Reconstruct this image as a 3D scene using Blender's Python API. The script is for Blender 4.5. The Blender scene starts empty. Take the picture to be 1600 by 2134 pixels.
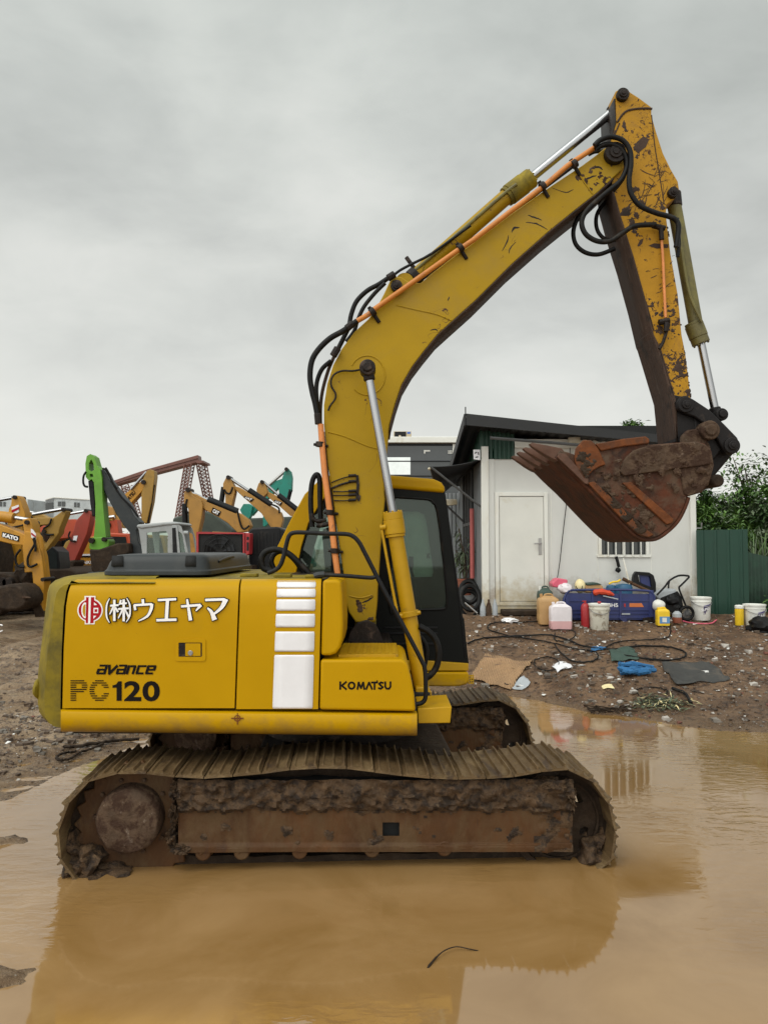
import bpy, bmesh, math, random
from mathutils import Vector, noise, Matrix
random.seed(7)
C = bpy.context.scene
COL = C.collection
# ------------------------------------------------------------------ camera, world, sun
F = 1600.0; CXP = 800.0; CYP = 1067.0; H = 2.05
PITCH = math.atan((1140.0 - CYP) / F)
cd = bpy.data.cameras.new('camera'); cam = bpy.data.objects.new('camera', cd); COL.objects.link(cam)
cam.location = (0, 0, H); cam.rotation_euler = (math.pi / 2 + PITCH, 0, 0)
cd.sensor_fit = 'VERTICAL'; cd.sensor_height = 36; cd.lens = F / 2134 * 36
cd.clip_end = 2000; cd.clip_start = 0.05
C.camera = cam
C.view_settings.view_transform = 'Standard'; C.view_settings.look = 'None'
C.view_settings.exposure = 0; C.view_settings.gamma = 1
W_ = bpy.data.worlds.new("World"); C.world = W_; W_.use_nodes = True

def node(nt, t, ins=None, **props):
    n = nt.nodes.new(t)
    for k, v in props.items(): setattr(n, k, v)
    for k, v in (ins or {}).items():
        if isinstance(v, bpy.types.NodeSocket): nt.links.new(v, n.inputs[k])
        else:
            if isinstance(v, (tuple, list)) and len(v) == 3 and n.inputs[k].type == 'RGBA': v = (*v, 1)
            n.inputs[k].default_value = v
    return n
def ramp(nt, fac, stops):
    n = nt.nodes.new('ShaderNodeValToRGB'); nt.links.new(fac, n.inputs[0])
    cr = n.color_ramp
    while len(cr.elements) < len(stops): cr.elements.new(0.5)
    for e, (p, c) in zip(cr.elements, stops):
        e.position = p; e.color = (c, c, c, 1) if not isinstance(c, (tuple, list)) else (*c, 1)
    return n.outputs[0]
def mix(nt, f, a, b, mode='MIX'):
    n = nt.nodes.new('ShaderNodeMix'); n.data_type = 'RGBA'; n.blend_type = mode
    for s, v in ((n.inputs[0], f), (n.inputs[6], a), (n.inputs[7], b)):
        if isinstance(v, bpy.types.NodeSocket): nt.links.new(v, s)
        elif isinstance(v, (tuple, list)): s.default_value = (*v[:3], 1)
        else: s.default_value = v
    return n.outputs[2]
def mth(nt, op, a, b=0.0, clamp=False):
    n = nt.nodes.new('ShaderNodeMath'); n.operation = op; n.use_clamp = clamp
    for s, v in ((n.inputs[0], a), (n.inputs[1], b)):
        if isinstance(v, bpy.types.NodeSocket): nt.links.new(v, s)
        else: s.default_value = v
    return n.outputs[0]

def make_world():
    nt = W_.node_tree; nt.nodes.clear()
    out = nt.nodes.new('ShaderNodeOutputWorld')
    sky = node(nt, 'ShaderNodeTexSky', sky_type='NISHITA', sun_disc=False, sun_elevation=math.radians(55), sun_rotation=math.radians(215))
    tc = nt.nodes.new('ShaderNodeTexCoord')
    mp = node(nt, 'ShaderNodeMapping', {'Vector': tc.outputs['Generated'], 'Scale': (1.5, 1.5, 2.9), 'Rotation': (0, math.radians(26), 0)})
    n1 = node(nt, 'ShaderNodeTexNoise', {'Vector': mp.outputs[0], 'Scale': 1.5, 'Detail': 5.0, 'Roughness': 0.5, 'Distortion': 0.35})
    n2 = node(nt, 'ShaderNodeTexNoise', {'Vector': mp.outputs[0], 'Scale': 4.2, 'Detail': 6.0, 'Roughness': 0.55, 'Distortion': 0.3})
    s = mth(nt, 'ADD', mth(nt, 'MULTIPLY', n1.outputs[0], 0.68), mth(nt, 'MULTIPLY', n2.outputs[0], 0.32))
    cl = ramp(nt, s, [(0.32, (0.46, 0.475, 0.45)), (0.45, (0.59, 0.605, 0.575)), (0.55, (0.70, 0.715, 0.675)), (0.66, (0.81, 0.815, 0.77))])
    sp = node(nt, 'ShaderNodeSeparateXYZ', {0: tc.outputs['Generated']})
    hz = ramp(nt, sp.outputs[2], [(0.0, 1.0), (0.10, 0.8), (0.26, 0.12), (0.45, 0.0)])
    c2 = mix(nt, hz, cl, (0.88, 0.88, 0.825))
    up = ramp(nt, sp.outputs[2], [(0.35, 0.0), (0.75, 0.45)])
    c3 = mix(nt, up, c2, (0.60, 0.665, 0.62))
    skyb = mix(nt, 1.0, sky.outputs[0], (0.1, 0.1, 0.1), 'MULTIPLY')
    c4 = mix(nt, 0.06, c3, skyb)
    # gain added to the unseen sky overhead and behind the camera, as fill light
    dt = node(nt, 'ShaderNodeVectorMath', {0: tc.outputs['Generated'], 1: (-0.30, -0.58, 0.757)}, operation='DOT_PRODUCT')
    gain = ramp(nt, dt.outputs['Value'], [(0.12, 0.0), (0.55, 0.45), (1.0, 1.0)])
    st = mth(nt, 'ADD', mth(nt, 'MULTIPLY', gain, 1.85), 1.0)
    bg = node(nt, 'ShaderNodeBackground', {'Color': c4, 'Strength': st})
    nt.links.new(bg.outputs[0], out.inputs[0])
make_world()
sl = bpy.data.lights.new('sun', 'SUN'); sl.energy = 0.9; sl.angle = math.radians(30); sl.color = (1, 0.96, 0.9)
so = bpy.data.objects.new('sun', sl); COL.objects.link(so); so.location = (-4, -6, 12)
so.rotation_euler = (math.radians(35), 0, math.radians(-35))

# ------------------------------------------------------------------ picture-to-place helpers
cp, sp_ = math.cos(PITCH), math.sin(PITCH)
def ray(px, py):
    u = CYP - py
    return Vector((px - CXP, F * cp - u * sp_, F * sp_ + u * cp))
def W(px, py, Y):
    d = ray(px, py); return Vector((0, 0, H)) + d * (Y / d.y)
def PL(px, py, a, b):
    d = ray(px, py); return Vector((0, 0, H)) + d * (a / (d.y - b * d.x))
def crop(x0, y0, s, pts): return [(x0 + x * s, y0 + y * s) for x, y in pts]

WL = {}
def wl(o): return WL.get(o.name, Vector((0, 0, 0))) if o else Vector((0, 0, 0))
class MB:
    def __init__(s): s.v = []; s.f = []; s.m = []
    def add(s, vs, fs, mi=0):
        b = len(s.v); s.v += [Vector(v) for v in vs]
        for f in fs: s.f.append(tuple(b + i for i in f)); s.m.append(mi)
    def build(s, name, mat, parent=None, bevel=0, smooth=40, seg=2, recalc=True, solid=0, origin=None):
        me = bpy.data.meshes.new(name)
        if parent is not None: off = wl(parent)
        elif origin is not None: off = Vector(origin)
        else:
            xs = [v.x for v in s.v]; ys = [v.y for v in s.v]; zs = [v.z for v in s.v]
            off = Vector(((min(xs) + max(xs)) / 2, (min(ys) + max(ys)) / 2, min(zs)))
        me.from_pydata([v - off for v in s.v], [], s.f)
        mats = mat if isinstance(mat, list) else [mat]
        for m in mats: me.materials.append(m)
        if len(mats) > 1: me.polygons.foreach_set('material_index', s.m)
        if recalc:
            bm = bmesh.new(); bm.from_mesh(me); bmesh.ops.recalc_face_normals(bm, faces=bm.faces); bm.to_mesh(me); bm.free()
        if smooth:
            me.polygons.foreach_set('use_smooth', [True] * len(me.polygons))
            me.set_sharp_from_angle(angle=math.radians(smooth))
        me.update()
        o = bpy.data.objects.new(name, me); COL.objects.link(o)
        if parent is not None: o.parent = parent; WL[o.name] = off
        else: o.location = off; WL[o.name] = off
        if solid:
            md = o.modifiers.new('solid', 'SOLIDIFY'); md.thickness = abs(solid); md.offset = -1 if solid > 0 else 1
        if bevel:
            md = o.modifiers.new('bevel', 'BEVEL'); md.width = bevel; md.segments = seg; md.limit_method = 'ANGLE'; md.angle_limit = math.radians(35)
        return o
def thing(name, label, cat, loc, group=None):
    o = bpy.data.objects.new(name, None); COL.objects.link(o); o.location = loc; WL[o.name] = Vector(loc)
    o.empty_display_size = 0.2
    return tag(o, label, cat, group)
def tag(o, label, cat, group=None, kind=None):
    if label: o['label'] = label
    if cat: o['category'] = cat
    if group: o['group'] = group
    if kind: o['kind'] = kind
    return o

def prism(mb, pts, ext, mi=0):
    n = len(pts); e = Vector(ext); pts = [Vector(p) for p in pts]
    fs = [tuple(range(n)), tuple(range(2 * n - 1, n - 1, -1))] + [(i, (i + 1) % n, n + (i + 1) % n, n + i) for i in range(n)]
    mb.add(pts + [p + e for p in pts], fs, mi)
def pprism(mb, px, Y, T, mi=0): prism(mb, [W(x, y, Y) for x, y in px], (0, T, 0), mi)
def box(mb, x0, x1, y0, y1, z0, z1, mi=0): prism(mb, [(x0, y0, z0), (x1, y0, z0), (x1, y0, z1), (x0, y0, z1)], (0, y1 - y0, 0), mi)
def frame_of(d):
    d = d.normalized(); a = Vector((0, 0, 1)) if abs(d.z) < 0.9 else Vector((0, 1, 0))
    u = d.cross(a).normalized(); return u, d.cross(u).normalized()
def cyl(mb, a, b, r, r2=None, n=20, mi=0, cap=True):
    a, b = Vector(a), Vector(b); r2 = r if r2 is None else r2; u, w = frame_of(b - a)
    vs = [a + (u * math.cos(t) + w * math.sin(t)) * r for t in [2 * math.pi * i / n for i in range(n)]]
    vs += [b + (u * math.cos(t) + w * math.sin(t)) * r2 for t in [2 * math.pi * i / n for i in range(n)]]
    fs = [(i, (i + 1) % n, n + (i + 1) % n, n + i) for i in range(n)]
    if cap: fs += [tuple(range(n)), tuple(range(2 * n - 1, n - 1, -1))]
    mb.add(vs, fs, mi)
def smoothpts(P, k=6):
    if len(P) < 3: return P
    out = []
    for i in range(len(P) - 1):
        p0 = P[max(i - 1, 0)]; p1 = P[i]; p2 = P[i + 1]; p3 = P[min(i + 2, len(P) - 1)]
        for j in range(k):
            t = j / k
            out.append(0.5 * ((2 * p1) + (p2 - p0) * t + (2 * p0 - 5 * p1 + 4 * p2 - p3) * t * t + (3 * p1 - p0 - 3 * p2 + p3) * t ** 3))
    out.append(P[-1]); return out
def tube(mb, P, r, n=8, k=5, mi=0):
    P = [Vector(p) for p in P]
    P = smoothpts(P, k) if k else P
    u = None; rings = []
    for i, p in enumerate(P):
        d = (P[min(i + 1, len(P) - 1)] - P[max(i - 1, 0)])
        if d.length < 1e-6: d = Vector((0, 0, 1))
        d.normalize()
        if u is None: u, _ = frame_of(d)
        u = (u - d * u.dot(d))
        if u.length < 1e-4: u, _ = frame_of(d)
        u.normalize(); w = d.cross(u); rr = r[min(i, len(r) - 1)] if isinstance(r, list) else r
        rings.append([p + (u * math.cos(2 * math.pi * j / n) + w * math.sin(2 * math.pi * j / n)) * rr for j in range(n)])
    vs = [v for R in rings for v in R]; fs = []
    for i in range(len(rings) - 1):
        for j in range(n):
            a = i * n + j; b = i * n + (j + 1) % n; fs.append((a, b, b + n, a + n))
    fs += [tuple(range(n)), tuple(range(len(vs) - 1, len(vs) - n - 1, -1))]
    mb.add(vs, fs, mi)
def ptube(mb, pts, r, Y=None, n=8, k=5, mi=0):
    tube(mb, [W(p[0], p[1], p[2] if len(p) > 2 else Y) for p in pts], r, n, k, mi)
def lathe(mb, prof, c, n=24, mi=0, axis='z', cap=True):
    c = Vector(c); vs = []; m = len(prof)
    for i in range(n):
        t = 2 * math.pi * i / n
        for r, z in prof:
            if axis == 'z': vs.append(c + Vector((r * math.cos(t), r * math.sin(t), z)))
            else: vs.append(c + Vector((r * math.cos(t), z, r * math.sin(t))))
    fs = [(i * m + j, ((i + 1) % n) * m + j, ((i + 1) % n) * m + j + 1, i * m + j + 1) for i in range(n) for j in range(m - 1)]
    if cap:
        fs.append(tuple(i * m for i in range(n))); fs.append(tuple(i * m + m - 1 for i in range(n)))
    mb.add(vs, fs, mi)
def gridm(mb, rows, mi=0):
    n = len(rows[0]); vs = [p for r in rows for p in r]
    mb.add(vs, [(i * n + j, i * n + j + 1, (i + 1) * n + j + 1, (i + 1) * n + j) for i in range(len(rows) - 1) for j in range(n - 1)], mi)
def lerp(a, b, t): return a + (b - a) * t
def interp(x, tab):
    if x <= tab[0][0]: return tab[0][1]
    for (a, b), (c, d) in zip(tab, tab[1:]):
        if x <= c: return b + (d - b) * (x - a) / (c - a)
    return tab[-1][1]
def blob(mb, c, r, seed=0, amp=0.35, sub=3, fr=3.0, mi=0):
    bm = bmesh.new(); bmesh.ops.create_icosphere(bm, subdivisions=sub, radius=1)
    r = r if isinstance(r, (tuple, list)) else (r, r, r); vs = []
    for v in bm.verts:
        k = 1 + amp * noise.fractal(v.co * fr * 0.6 + Vector((seed * 7.3, seed, 0)), 0.9, 2.1, 4)
        vs.append(Vector(c) + Vector((v.co.x * r[0], v.co.y * r[1], v.co.z * r[2])) * k)
    mb.add(vs, [tuple(x.index for x in f.verts) for f in bm.faces], mi); bm.free()
def curve_faces(curve):
    o = bpy.data.objects.new('tmp', curve); COL.objects.link(o)
    dg = bpy.context.evaluated_depsgraph_get(); ev = o.evaluated_get(dg)
    me = bpy.data.meshes.new_from_object(ev)
    vs = [v.co.copy() for v in me.vertices]; fs = [tuple(p.vertices) for p in me.polygons]
    bpy.data.objects.remove(o); bpy.data.curves.remove(curve); bpy.data.meshes.remove(me)
    return vs, fs
def holeplate(mb, loops, f, T, mi=0):
    # flat plate with holes, loops given in (u, v), depth w from 0 to T
    cu = bpy.data.curves.new('tmp', 'CURVE'); cu.dimensions = '2D'; cu.fill_mode = 'BOTH'; cu.extrude = 0.5
    for L in loops:
        s = cu.splines.new('POLY'); s.points.add(len(L) - 1); s.use_cyclic_u = True
        for i, (u, v) in enumerate(L): s.points[i].co = (u, v, 0, 1)
    vs, fs = curve_faces(cu)
    mb.add([f(v.x, v.y, (0.5 - v.z) * T) for v in vs], fs, mi)
def text(mb, s, rect, f, bold=0.0, shear=0.0, T=0.002, mi=0, spacing=1.0):
    cu = bpy.data.curves.new('tmp', 'FONT'); cu.body = s; cu.extrude = 0.5; cu.offset = bold; cu.shear = shear
    cu.space_character = spacing; cu.resolution_u = 4
    vs, fs = curve_faces(cu)
    x0 = min(v.x for v in vs); x1 = max(v.x for v in vs); y0 = min(v.y for v in vs); y1 = max(v.y for v in vs)
    X0, Y0, X1, Y1 = rect
    mb.add([f(lerp(X0, X1, (v.x - x0) / (x1 - x0)), lerp(Y1, Y0, (v.y - y0) / (y1 - y0)), -(v.z + 0.5) * T) for v in vs], fs, mi)
def inside(x, y, poly):
    c = False; j = len(poly) - 1
    for i in range(len(poly)):
        if (poly[i][1] > y) != (poly[j][1] > y) and x < (poly[j][0] - poly[i][0]) * (y - poly[i][1]) / (poly[j][1] - poly[i][1]) + poly[i][0]: c = not c
        j = i
    return c
def relief(name, poly, f, mat_, parent, thr=0.0, amp=0.012, sc=9.0, step=2.0, seed=0):
    # mud patches standing proud of a surface, placed where a noise field is high
    x0 = min(p[0] for p in poly); x1 = max(p[0] for p in poly); y0 = min(p[1] for p in poly); y1 = max(p[1] for p in poly)
    nx = int((x1 - x0) / step) + 2; ny = int((y1 - y0) / step) + 2; idx = {}; mb = MB(); hh = {}
    for j in range(ny):
        for i in range(nx):
            x, y = x0 + i * step, y0 + j * step; p = f(x, y, 0); q = p * sc + Vector((seed, seed * 2, 0))
            hh[i, j] = (noise.fractal(q, 0.8, 2.1, 5) - thr) if inside(x, y, poly) else -1
    def vid(i, j):
        if (i, j) not in idx:
            x, y = x0 + i * step, y0 + j * step; h = max(0, min(.6, hh[i, j])); q = f(x, y, 0)
            idx[i, j] = len(mb.v); mb.v.append(f(x, y, -(amp * (h * 1.8) ** .6 + amp * .5 * h * noise.noise(q * 60)) if h > 0 else 0.0015))
        return idx[i, j]
    for j in range(ny - 1):
        for i in range(nx - 1):
            c = [(i, j), (i + 1, j), (i + 1, j + 1), (i, j + 1)]
            if max(hh[k] for k in c) > 0: mb.f.append(tuple(vid(*k) for k in c)); mb.m.append(0)
    if mb.f: return mb.build(name, mat_, parent, smooth=60)
def on(Y): return lambda px, py, w: W(px, py, Y) + Vector((0, w, 0))
def ribbon(pts, ws):
    # outline polygon of a stroke whose width changes
    L = []; R = []
    for i, (x, y) in enumerate(pts):
        a = pts[max(i - 1, 0)]; b = pts[min(i + 1, len(pts) - 1)]
        dx, dy = b[0] - a[0], b[1] - a[1]; l = math.hypot(dx, dy) or 1; nx, ny = -dy / l, dx / l
        w = (ws[min(i, len(ws) - 1)] if isinstance(ws, list) else ws) / 2
        L.append((x + nx * w, y + ny * w)); R.append((x - nx * w, y - ny * w))
    return L + R[::-1]
def rrect(x0, y0, x1, y1, r, n=5):
    out = []
    for cx, cy, a0 in ((x1 - r, y0 + r, -90), (x1 - r, y1 - r, 0), (x0 + r, y1 - r, 90), (x0 + r, y0 + r, 180)):
        for i in range(n + 1):
            t = math.radians(a0 + 90 * i / n); out.append((cx + r * math.cos(t), cy + r * math.sin(t)))
    return out
def circ(cx, cy, r, n=24, ry=None):
    return [(cx + r * math.cos(2 * math.pi * i / n), cy + (ry or r) * math.sin(2 * math.pi * i / n)) for i in range(n)]

# ------------------------------------------------------------------ materials
def mat(name, col, rough=0.6, metal=0.0, var=0.12, vs=6.0, dirt=None, dirt2=None, scratch=None, spots=None, bump=(12, 0.15), spec=0.5, coat=0.0, stretch=None, glossvar=0.15, base=None):
    m = bpy.data.materials.new(name); m.use_nodes = True; nt = m.node_tree; nt.nodes.clear()
    out = nt.nodes.new('ShaderNodeOutputMaterial'); bs = nt.nodes.new('ShaderNodeBsdfPrincipled')
    tc = nt.nodes.new('ShaderNodeTexCoord'); P = tc.outputs['Object']
    if stretch: P = node(nt, 'ShaderNodeMapping', {'Vector': P, 'Scale': stretch}).outputs[0]
    nv = node(nt, 'ShaderNodeTexNoise', {'Vector': P, 'Scale': vs, 'Detail': 6.0, 'Roughness': 0.6})
    c = mix(nt, ramp(nt, nv.outputs[0], [(0.3, 0.0), (0.7, 1.0)]), tuple(x * (1 - var) for x in col), tuple(min(1, x * (1 + var)) for x in col))
    r = mth(nt, 'ADD', rough - glossvar / 2, mth(nt, 'MULTIPLY', nv.outputs[0], glossvar))
    for d in (dirt, dirt2):
        if d:
            dc, lo, hi, ds = d[:4]
            nd = node(nt, 'ShaderNodeTexNoise', {'Vector': P, 'Scale': ds, 'Detail': 9.0, 'Roughness': 0.68, 'Distortion': 0.4})
            fm = ramp(nt, nd.outputs[0], [(lo, 0.0), (hi, 1.0)])
            if len(d) > 4: fm = mth(nt, 'MULTIPLY', fm, d[4])
            c = mix(nt, fm, c, dc); r = mth(nt, 'MAXIMUM', r, mth(nt, 'MULTIPLY', fm, 0.75))
    if base:      # splashed dirt that climbs from the foot of a wall
        bc, bz0, bz1 = base; sz = node(nt, 'ShaderNodeSeparateXYZ', {0: tc.outputs['Object']}); bn = node(nt, 'ShaderNodeTexNoise', {'Vector': tc.outputs['Object'], 'Scale': 5.0, 'Detail': 8.0, 'Roughness': 0.7})
        hgt = mth(nt, 'DIVIDE', mth(nt, 'SUBTRACT', bz1, sz.outputs[2]), bz1 - bz0)
        fm = ramp(nt, mth(nt, 'ADD', mth(nt, 'MULTIPLY', hgt, 0.55), mth(nt, 'SUBTRACT', bn.outputs[0], 0.5)), [(0.12, 0.0), (0.5, 0.85)])
        c = mix(nt, fm, c, bc)
    if scratch:
        sc, amt, ss = scratch
        n1 = node(nt, 'ShaderNodeTexNoise', {'Vector': P, 'Scale': ss, 'Detail': 2.5, 'Roughness': 0.6, 'Distortion': 1.6})
        line = mth(nt, 'LESS_THAN', mth(nt, 'ABSOLUTE', mth(nt, 'SUBTRACT', n1.outputs[0], 0.5)), 0.006)
        n2 = node(nt, 'ShaderNodeTexNoise', {'Vector': P, 'Scale': ss * 0.9, 'Detail': 3.0})
        msk = ramp(nt, n2.outputs[0], [(0.62 - amt, 0.0), (0.66 - amt, 1.0)])
        c = mix(nt, mth(nt, 'MULTIPLY', line, msk), c, sc)
    if spots:
        pc, ps, pr, pd = spots
        vo = node(nt, 'ShaderNodeTexVoronoi', {'Vector': P, 'Scale': ps}, feature='F1')
        sepc = node(nt, 'ShaderNodeSeparateColor', {0: vo.outputs['Color']})
        f1 = mth(nt, 'LESS_THAN', mth(nt, 'ADD', vo.outputs['Distance'], mth(nt, 'MULTIPLY', nv.outputs[0], 0.15)), pr + 0.07)
        c = mix(nt, mth(nt, 'MULTIPLY', f1, mth(nt, 'LESS_THAN', sepc.outputs[0], pd)), c, pc)
    nt.links.new(c, bs.inputs['Base Color']); nt.links.new(r, bs.inputs['Roughness'])
    bs.inputs['Metallic'].default_value = metal; bs.inputs['Specular IOR Level'].default_value = spec
    bs.inputs['Coat Weight'].default_value = coat
    if bump:
        nb = node(nt, 'ShaderNodeTexNoise', {'Vector': P, 'Scale': bump[0], 'Detail': 7.0, 'Roughness': 0.6})
        b = node(nt, 'ShaderNodeBump', {'Height': nb.outputs[0], 'Strength': bump[1], 'Distance': 0.02})
        nt.links.new(b.outputs[0], bs.inputs['Normal'])
    nt.links.new(bs.outputs[0], out.inputs[0]); return m
def glass(name, tint, rough=0.03, alpha=0.4, dirty=0.1, dcol=(0.10, 0.13, 0.11)):
    m = bpy.data.materials.new(name); m.use_nodes = True; nt = m.node_tree; nt.nodes.clear()
    out = nt.nodes.new('ShaderNodeOutputMaterial')
    gl = node(nt, 'ShaderNodeBsdfGlossy', {'Roughness': rough, 'Color': (0.8, 0.85, 0.82)})
    tr = node(nt, 'ShaderNodeBsdfTransparent', {'Color': tint})
    df = node(nt, 'ShaderNodeBsdfTranslucent' if dirty > .5 else 'ShaderNodeBsdfDiffuse', {'Color': dcol})
    fr = node(nt, 'ShaderNodeFresnel', {'IOR': 1.5})
    tc = nt.nodes.new('ShaderNodeTexCoord')
    nz = node(nt, 'ShaderNodeTexNoise', {'Vector': tc.outputs['Object'], 'Scale': 3.0, 'Detail': 5.0})
    m0 = node(nt, 'ShaderNodeMixShader', {0: mth(nt, 'MULTIPLY', nz.outputs[0], dirty * 2), 1: tr.outputs[0], 2: df.outputs[0]})
    m1 = node(nt, 'ShaderNodeMixShader', {0: fr.outputs[0], 1: m0.outputs[0], 2: gl.outputs[0]})
    nt.links.new(m1.outputs[0], out.inputs[0]); return m
RUST = (0.05, 0.02, 0.012)
M = {}
M['yel'] = mat('yellow_paint', (0.450, 0.246, 0.000), 0.42, var=0.05, vs=2.5, dirt=((0.26, 0.17, 0.03), 0.60, 0.85, 1.6, 0.4), bump=(220, 0.02), spec=0.12, spots=((0.16, 0.09, 0.02), 28, 0.05, 0.10), dirt2=((0.20, 0.12, 0.04), 0.72, 0.76, 14, .7), base=((0.17, 0.105, 0.045), 0.72, 1.02))
M['yel_old'] = mat('weathered_yellow_paint', (0.24, 0.175, 0.014), 0.62, spec=.2, var=0.3, vs=3, dirt=((0.075, 0.062, 0.018), 0.44, 0.66, 4, 0.9), dirt2=((0.10, 0.04, 0.015), 0.66, 0.70, 18), bump=(30, 0.12), spots=((0.08, 0.04, 0.02), 14, 0.09, 0.3))
M['yel_boom'] = mat('boom_yellow_paint', (0.335, 0.203, 0.004), 0.5, spec=.18, var=0.10, vs=1.6, dirt=((0.24, 0.16, 0.05), 0.52, 0.8, 1.4, 0.6), dirt2=((0.13, 0.085, 0.05), 0.71, 0.76, 9), scratch=((0.06, 0.025, 0.015), 0.035, 4.0), spots=((0.10, 0.045, 0.02), 22, 0.07, 0.14), bump=(60, 0.04))
M['yel_cyl'] = mat('cylinder_yellow_paint', (0.43, 0.240, 0.003), 0.48, spec=.3, var=0.1, vs=5, dirt=((0.16, 0.10, 0.03), 0.60, 0.74, 9, 0.8), dirt2=((0.12, 0.05, 0.02), 0.69, 0.73, 20), bump=(60, 0.05))
M['yel_arm'] = mat('arm_orange_yellow_paint', (0.375, 0.190, 0.012), 0.55, spec=.18, var=0.13, vs=4, dirt=((0.22, 0.12, 0.035), 0.55, 0.72, 4, 0.75), dirt2=((0.055, 0.028, 0.016), 0.60, 0.64, 11), scratch=((0.05, 0.022, 0.012), 0.11, 6.5), spots=((0.06, 0.03, 0.015), 30, 0.12, 0.25), bump=(50, 0.08))
M['cyl_old'] = mat('faded_cylinder_paint', (0.15, 0.13, 0.035), 0.6, var=0.25, vs=8, dirt=((0.07, 0.055, 0.03), 0.45, 0.7, 7, 0.8), bump=(40, 0.12))
M['under'] = mat('brown_grimed_steel', (0.055, 0.034, 0.025), 0.75, spec=.2, var=0.3, vs=5, dirt=((0.14, 0.105, 0.085), 0.58, 0.72, 8, 0.7), dirt2=((0.03, 0.022, 0.018), 0.55, 0.62, 10), stretch=(1, 1, 0.35), bump=(25, 0.3))
M['orange'] = mat('orange_pipe_paint', (0.50, 0.17, 0.02), 0.5, var=0.12, vs=10, dirt=((0.22, 0.08, 0.03), 0.58, 0.7, 12, 0.8))
M['orange_l'] = mat('pale_orange_pipe_paint', (0.62, 0.22, 0.06), 0.5, var=0.1, vs=10, dirt=((0.25, 0.10, 0.05), 0.6, 0.72, 12, 0.8))
M['chrome'] = mat('chrome_rod', (0.36, 0.36, 0.37), 0.24, metal=1.0, var=0.08, vs=12, bump=None, stretch=(1, 1, 0.2))
M['black'] = mat('black_paint', (0.007, 0.007, 0.008), 0.42, spec=.22, var=0.25, vs=8, dirt=((0.07, 0.06, 0.045), 0.58, 0.8, 5, 0.5), bump=(60, 0.06))
M['cabblack'] = mat('cab_black_paint', (0.004, 0.0045, 0.004), 0.5, spec=.14, var=0.2, vs=2, dirt=((0.035, 0.03, 0.022), 0.5, 0.85, 1.5, 0.5), bump=(90, 0.03))
M['hood'] = mat('hood_grey_plastic', (0.026, 0.030, 0.032), 0.45, spec=.3, var=0.15, vs=3, dirt=((0.09, 0.085, 0.075), 0.5, 0.85, 4, 0.4), bump=(120, 0.04))
M['rubber'] = mat('hose_rubber', (0.005, 0.0045, 0.0045), 0.5, spec=.2, var=0.3, vs=12, dirt=((0.06, 0.045, 0.03), 0.55, 0.75, 10, 0.6), bump=(60, 0.1))
M['greasy'] = mat('greasy_dark_steel', (0.015, 0.010, 0.008), 0.5, spec=.2, var=0.4, vs=12, dirt=((0.09, 0.06, 0.045), 0.55, 0.7, 14, 0.8), bump=(40, 0.3))
M['link'] = mat('dark_linkage_steel', (0.012, 0.010, 0.010), 0.55, spec=.2, var=0.3, vs=10, dirt=((0.08, 0.055, 0.04), 0.6, 0.75, 9, 0.6), bump=(30, 0.15))
M['rust'] = mat('rusty_bucket_steel', (0.075, 0.022, 0.009), 0.72, spec=.25, var=0.5, vs=5, dirt=((0.095, 0.062, 0.040), 0.44, 0.62, 4, 0.9), dirt2=((0.025, 0.013, 0.009), 0.52, 0.64, 7, 0.9), bump=(22, 0.4))
M['rust_o'] = mat('orange_rust_steel', (0.135, 0.040, 0.010), 0.7, spec=.25, var=0.4, vs=9, dirt=((0.06, 0.030, 0.018), 0.48, 0.62, 6, 0.9), bump=(30, 0.3))
M['rust_shell'] = mat('bucket_shell_steel', (0.085, 0.027, 0.012), 0.7, spec=.25, var=0.4, vs=5, dirt=((0.035, 0.018, 0.011), 0.46, 0.64, 4, 0.9), bump=(20, 0.3))
M['mudplate'] = mat('mud_caked_steel', (0.085, 0.052, 0.032), 0.8, var=0.35, vs=9, dirt=((0.26, 0.20, 0.155), 0.61, 0.67, 11, 0.8), dirt2=((0.035, 0.016, 0.009), 0.46, 0.56, 9, 0.9), bump=(22, 0.9), spec=.25)
M['tooth'] = mat('worn_tooth_steel', (0.095, 0.045, 0.028), 0.55, spec=.3, var=0.3, vs=12, dirt=((0.08, 0.035, 0.02), 0.5, 0.65, 9, 0.9), bump=(30, 0.2))
M['shoe'] = mat('muddy_track_shoe', (0.105, 0.064, 0.027), 0.62, spec=.35, var=0.3, vs=5, dirt=((0.20, 0.135, 0.065), 0.48, 0.66, 6, 0.9), dirt2=((0.05, 0.03, 0.018), 0.56, 0.64, 8, 0.8), bump=(35, 0.6), stretch=(1, 0.4, 1), glossvar=0.35)
M['mud'] = mat('clumped_mud', (0.075, 0.042, 0.020), 0.72, spec=.35, var=0.4, vs=12, dirt=((0.020, 0.011, 0.006), 0.46, 0.58, 14, 0.95), dirt2=((0.13, 0.085, 0.045), 0.60, 0.70, 20, 0.8), bump=(34, 1.0), glossvar=0.4)
M['frame'] = mat('rusty_track_frame', (0.070, 0.030, 0.010), 0.62, spec=.25, var=0.4, vs=3, dirt=((0.088, 0.050, 0.022), 0.46, 0.62, 5, 0.9), dirt2=((0.04, 0.02, 0.012), 0.58, 0.68, 6, 0.8), stretch=(1, 1, 0.45), bump=(30, 0.35))
M['darkmud'] = mat('dark_wet_mud_steel', (0.026, 0.015, 0.008), 0.75, spec=.25, var=0.4, vs=6, dirt=((0.055, 0.036, 0.023), 0.48, 0.68, 8, 0.8), bump=(20, 0.6))
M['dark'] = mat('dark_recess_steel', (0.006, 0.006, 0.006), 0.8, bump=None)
M['white'] = mat('white_sticker', (0.74, 0.73, 0.76), 0.45, var=0.03, vs=10, dirt=((0.5, 0.48, 0.46), 0.55, 0.9, 6, 0.3), bump=None)
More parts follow.
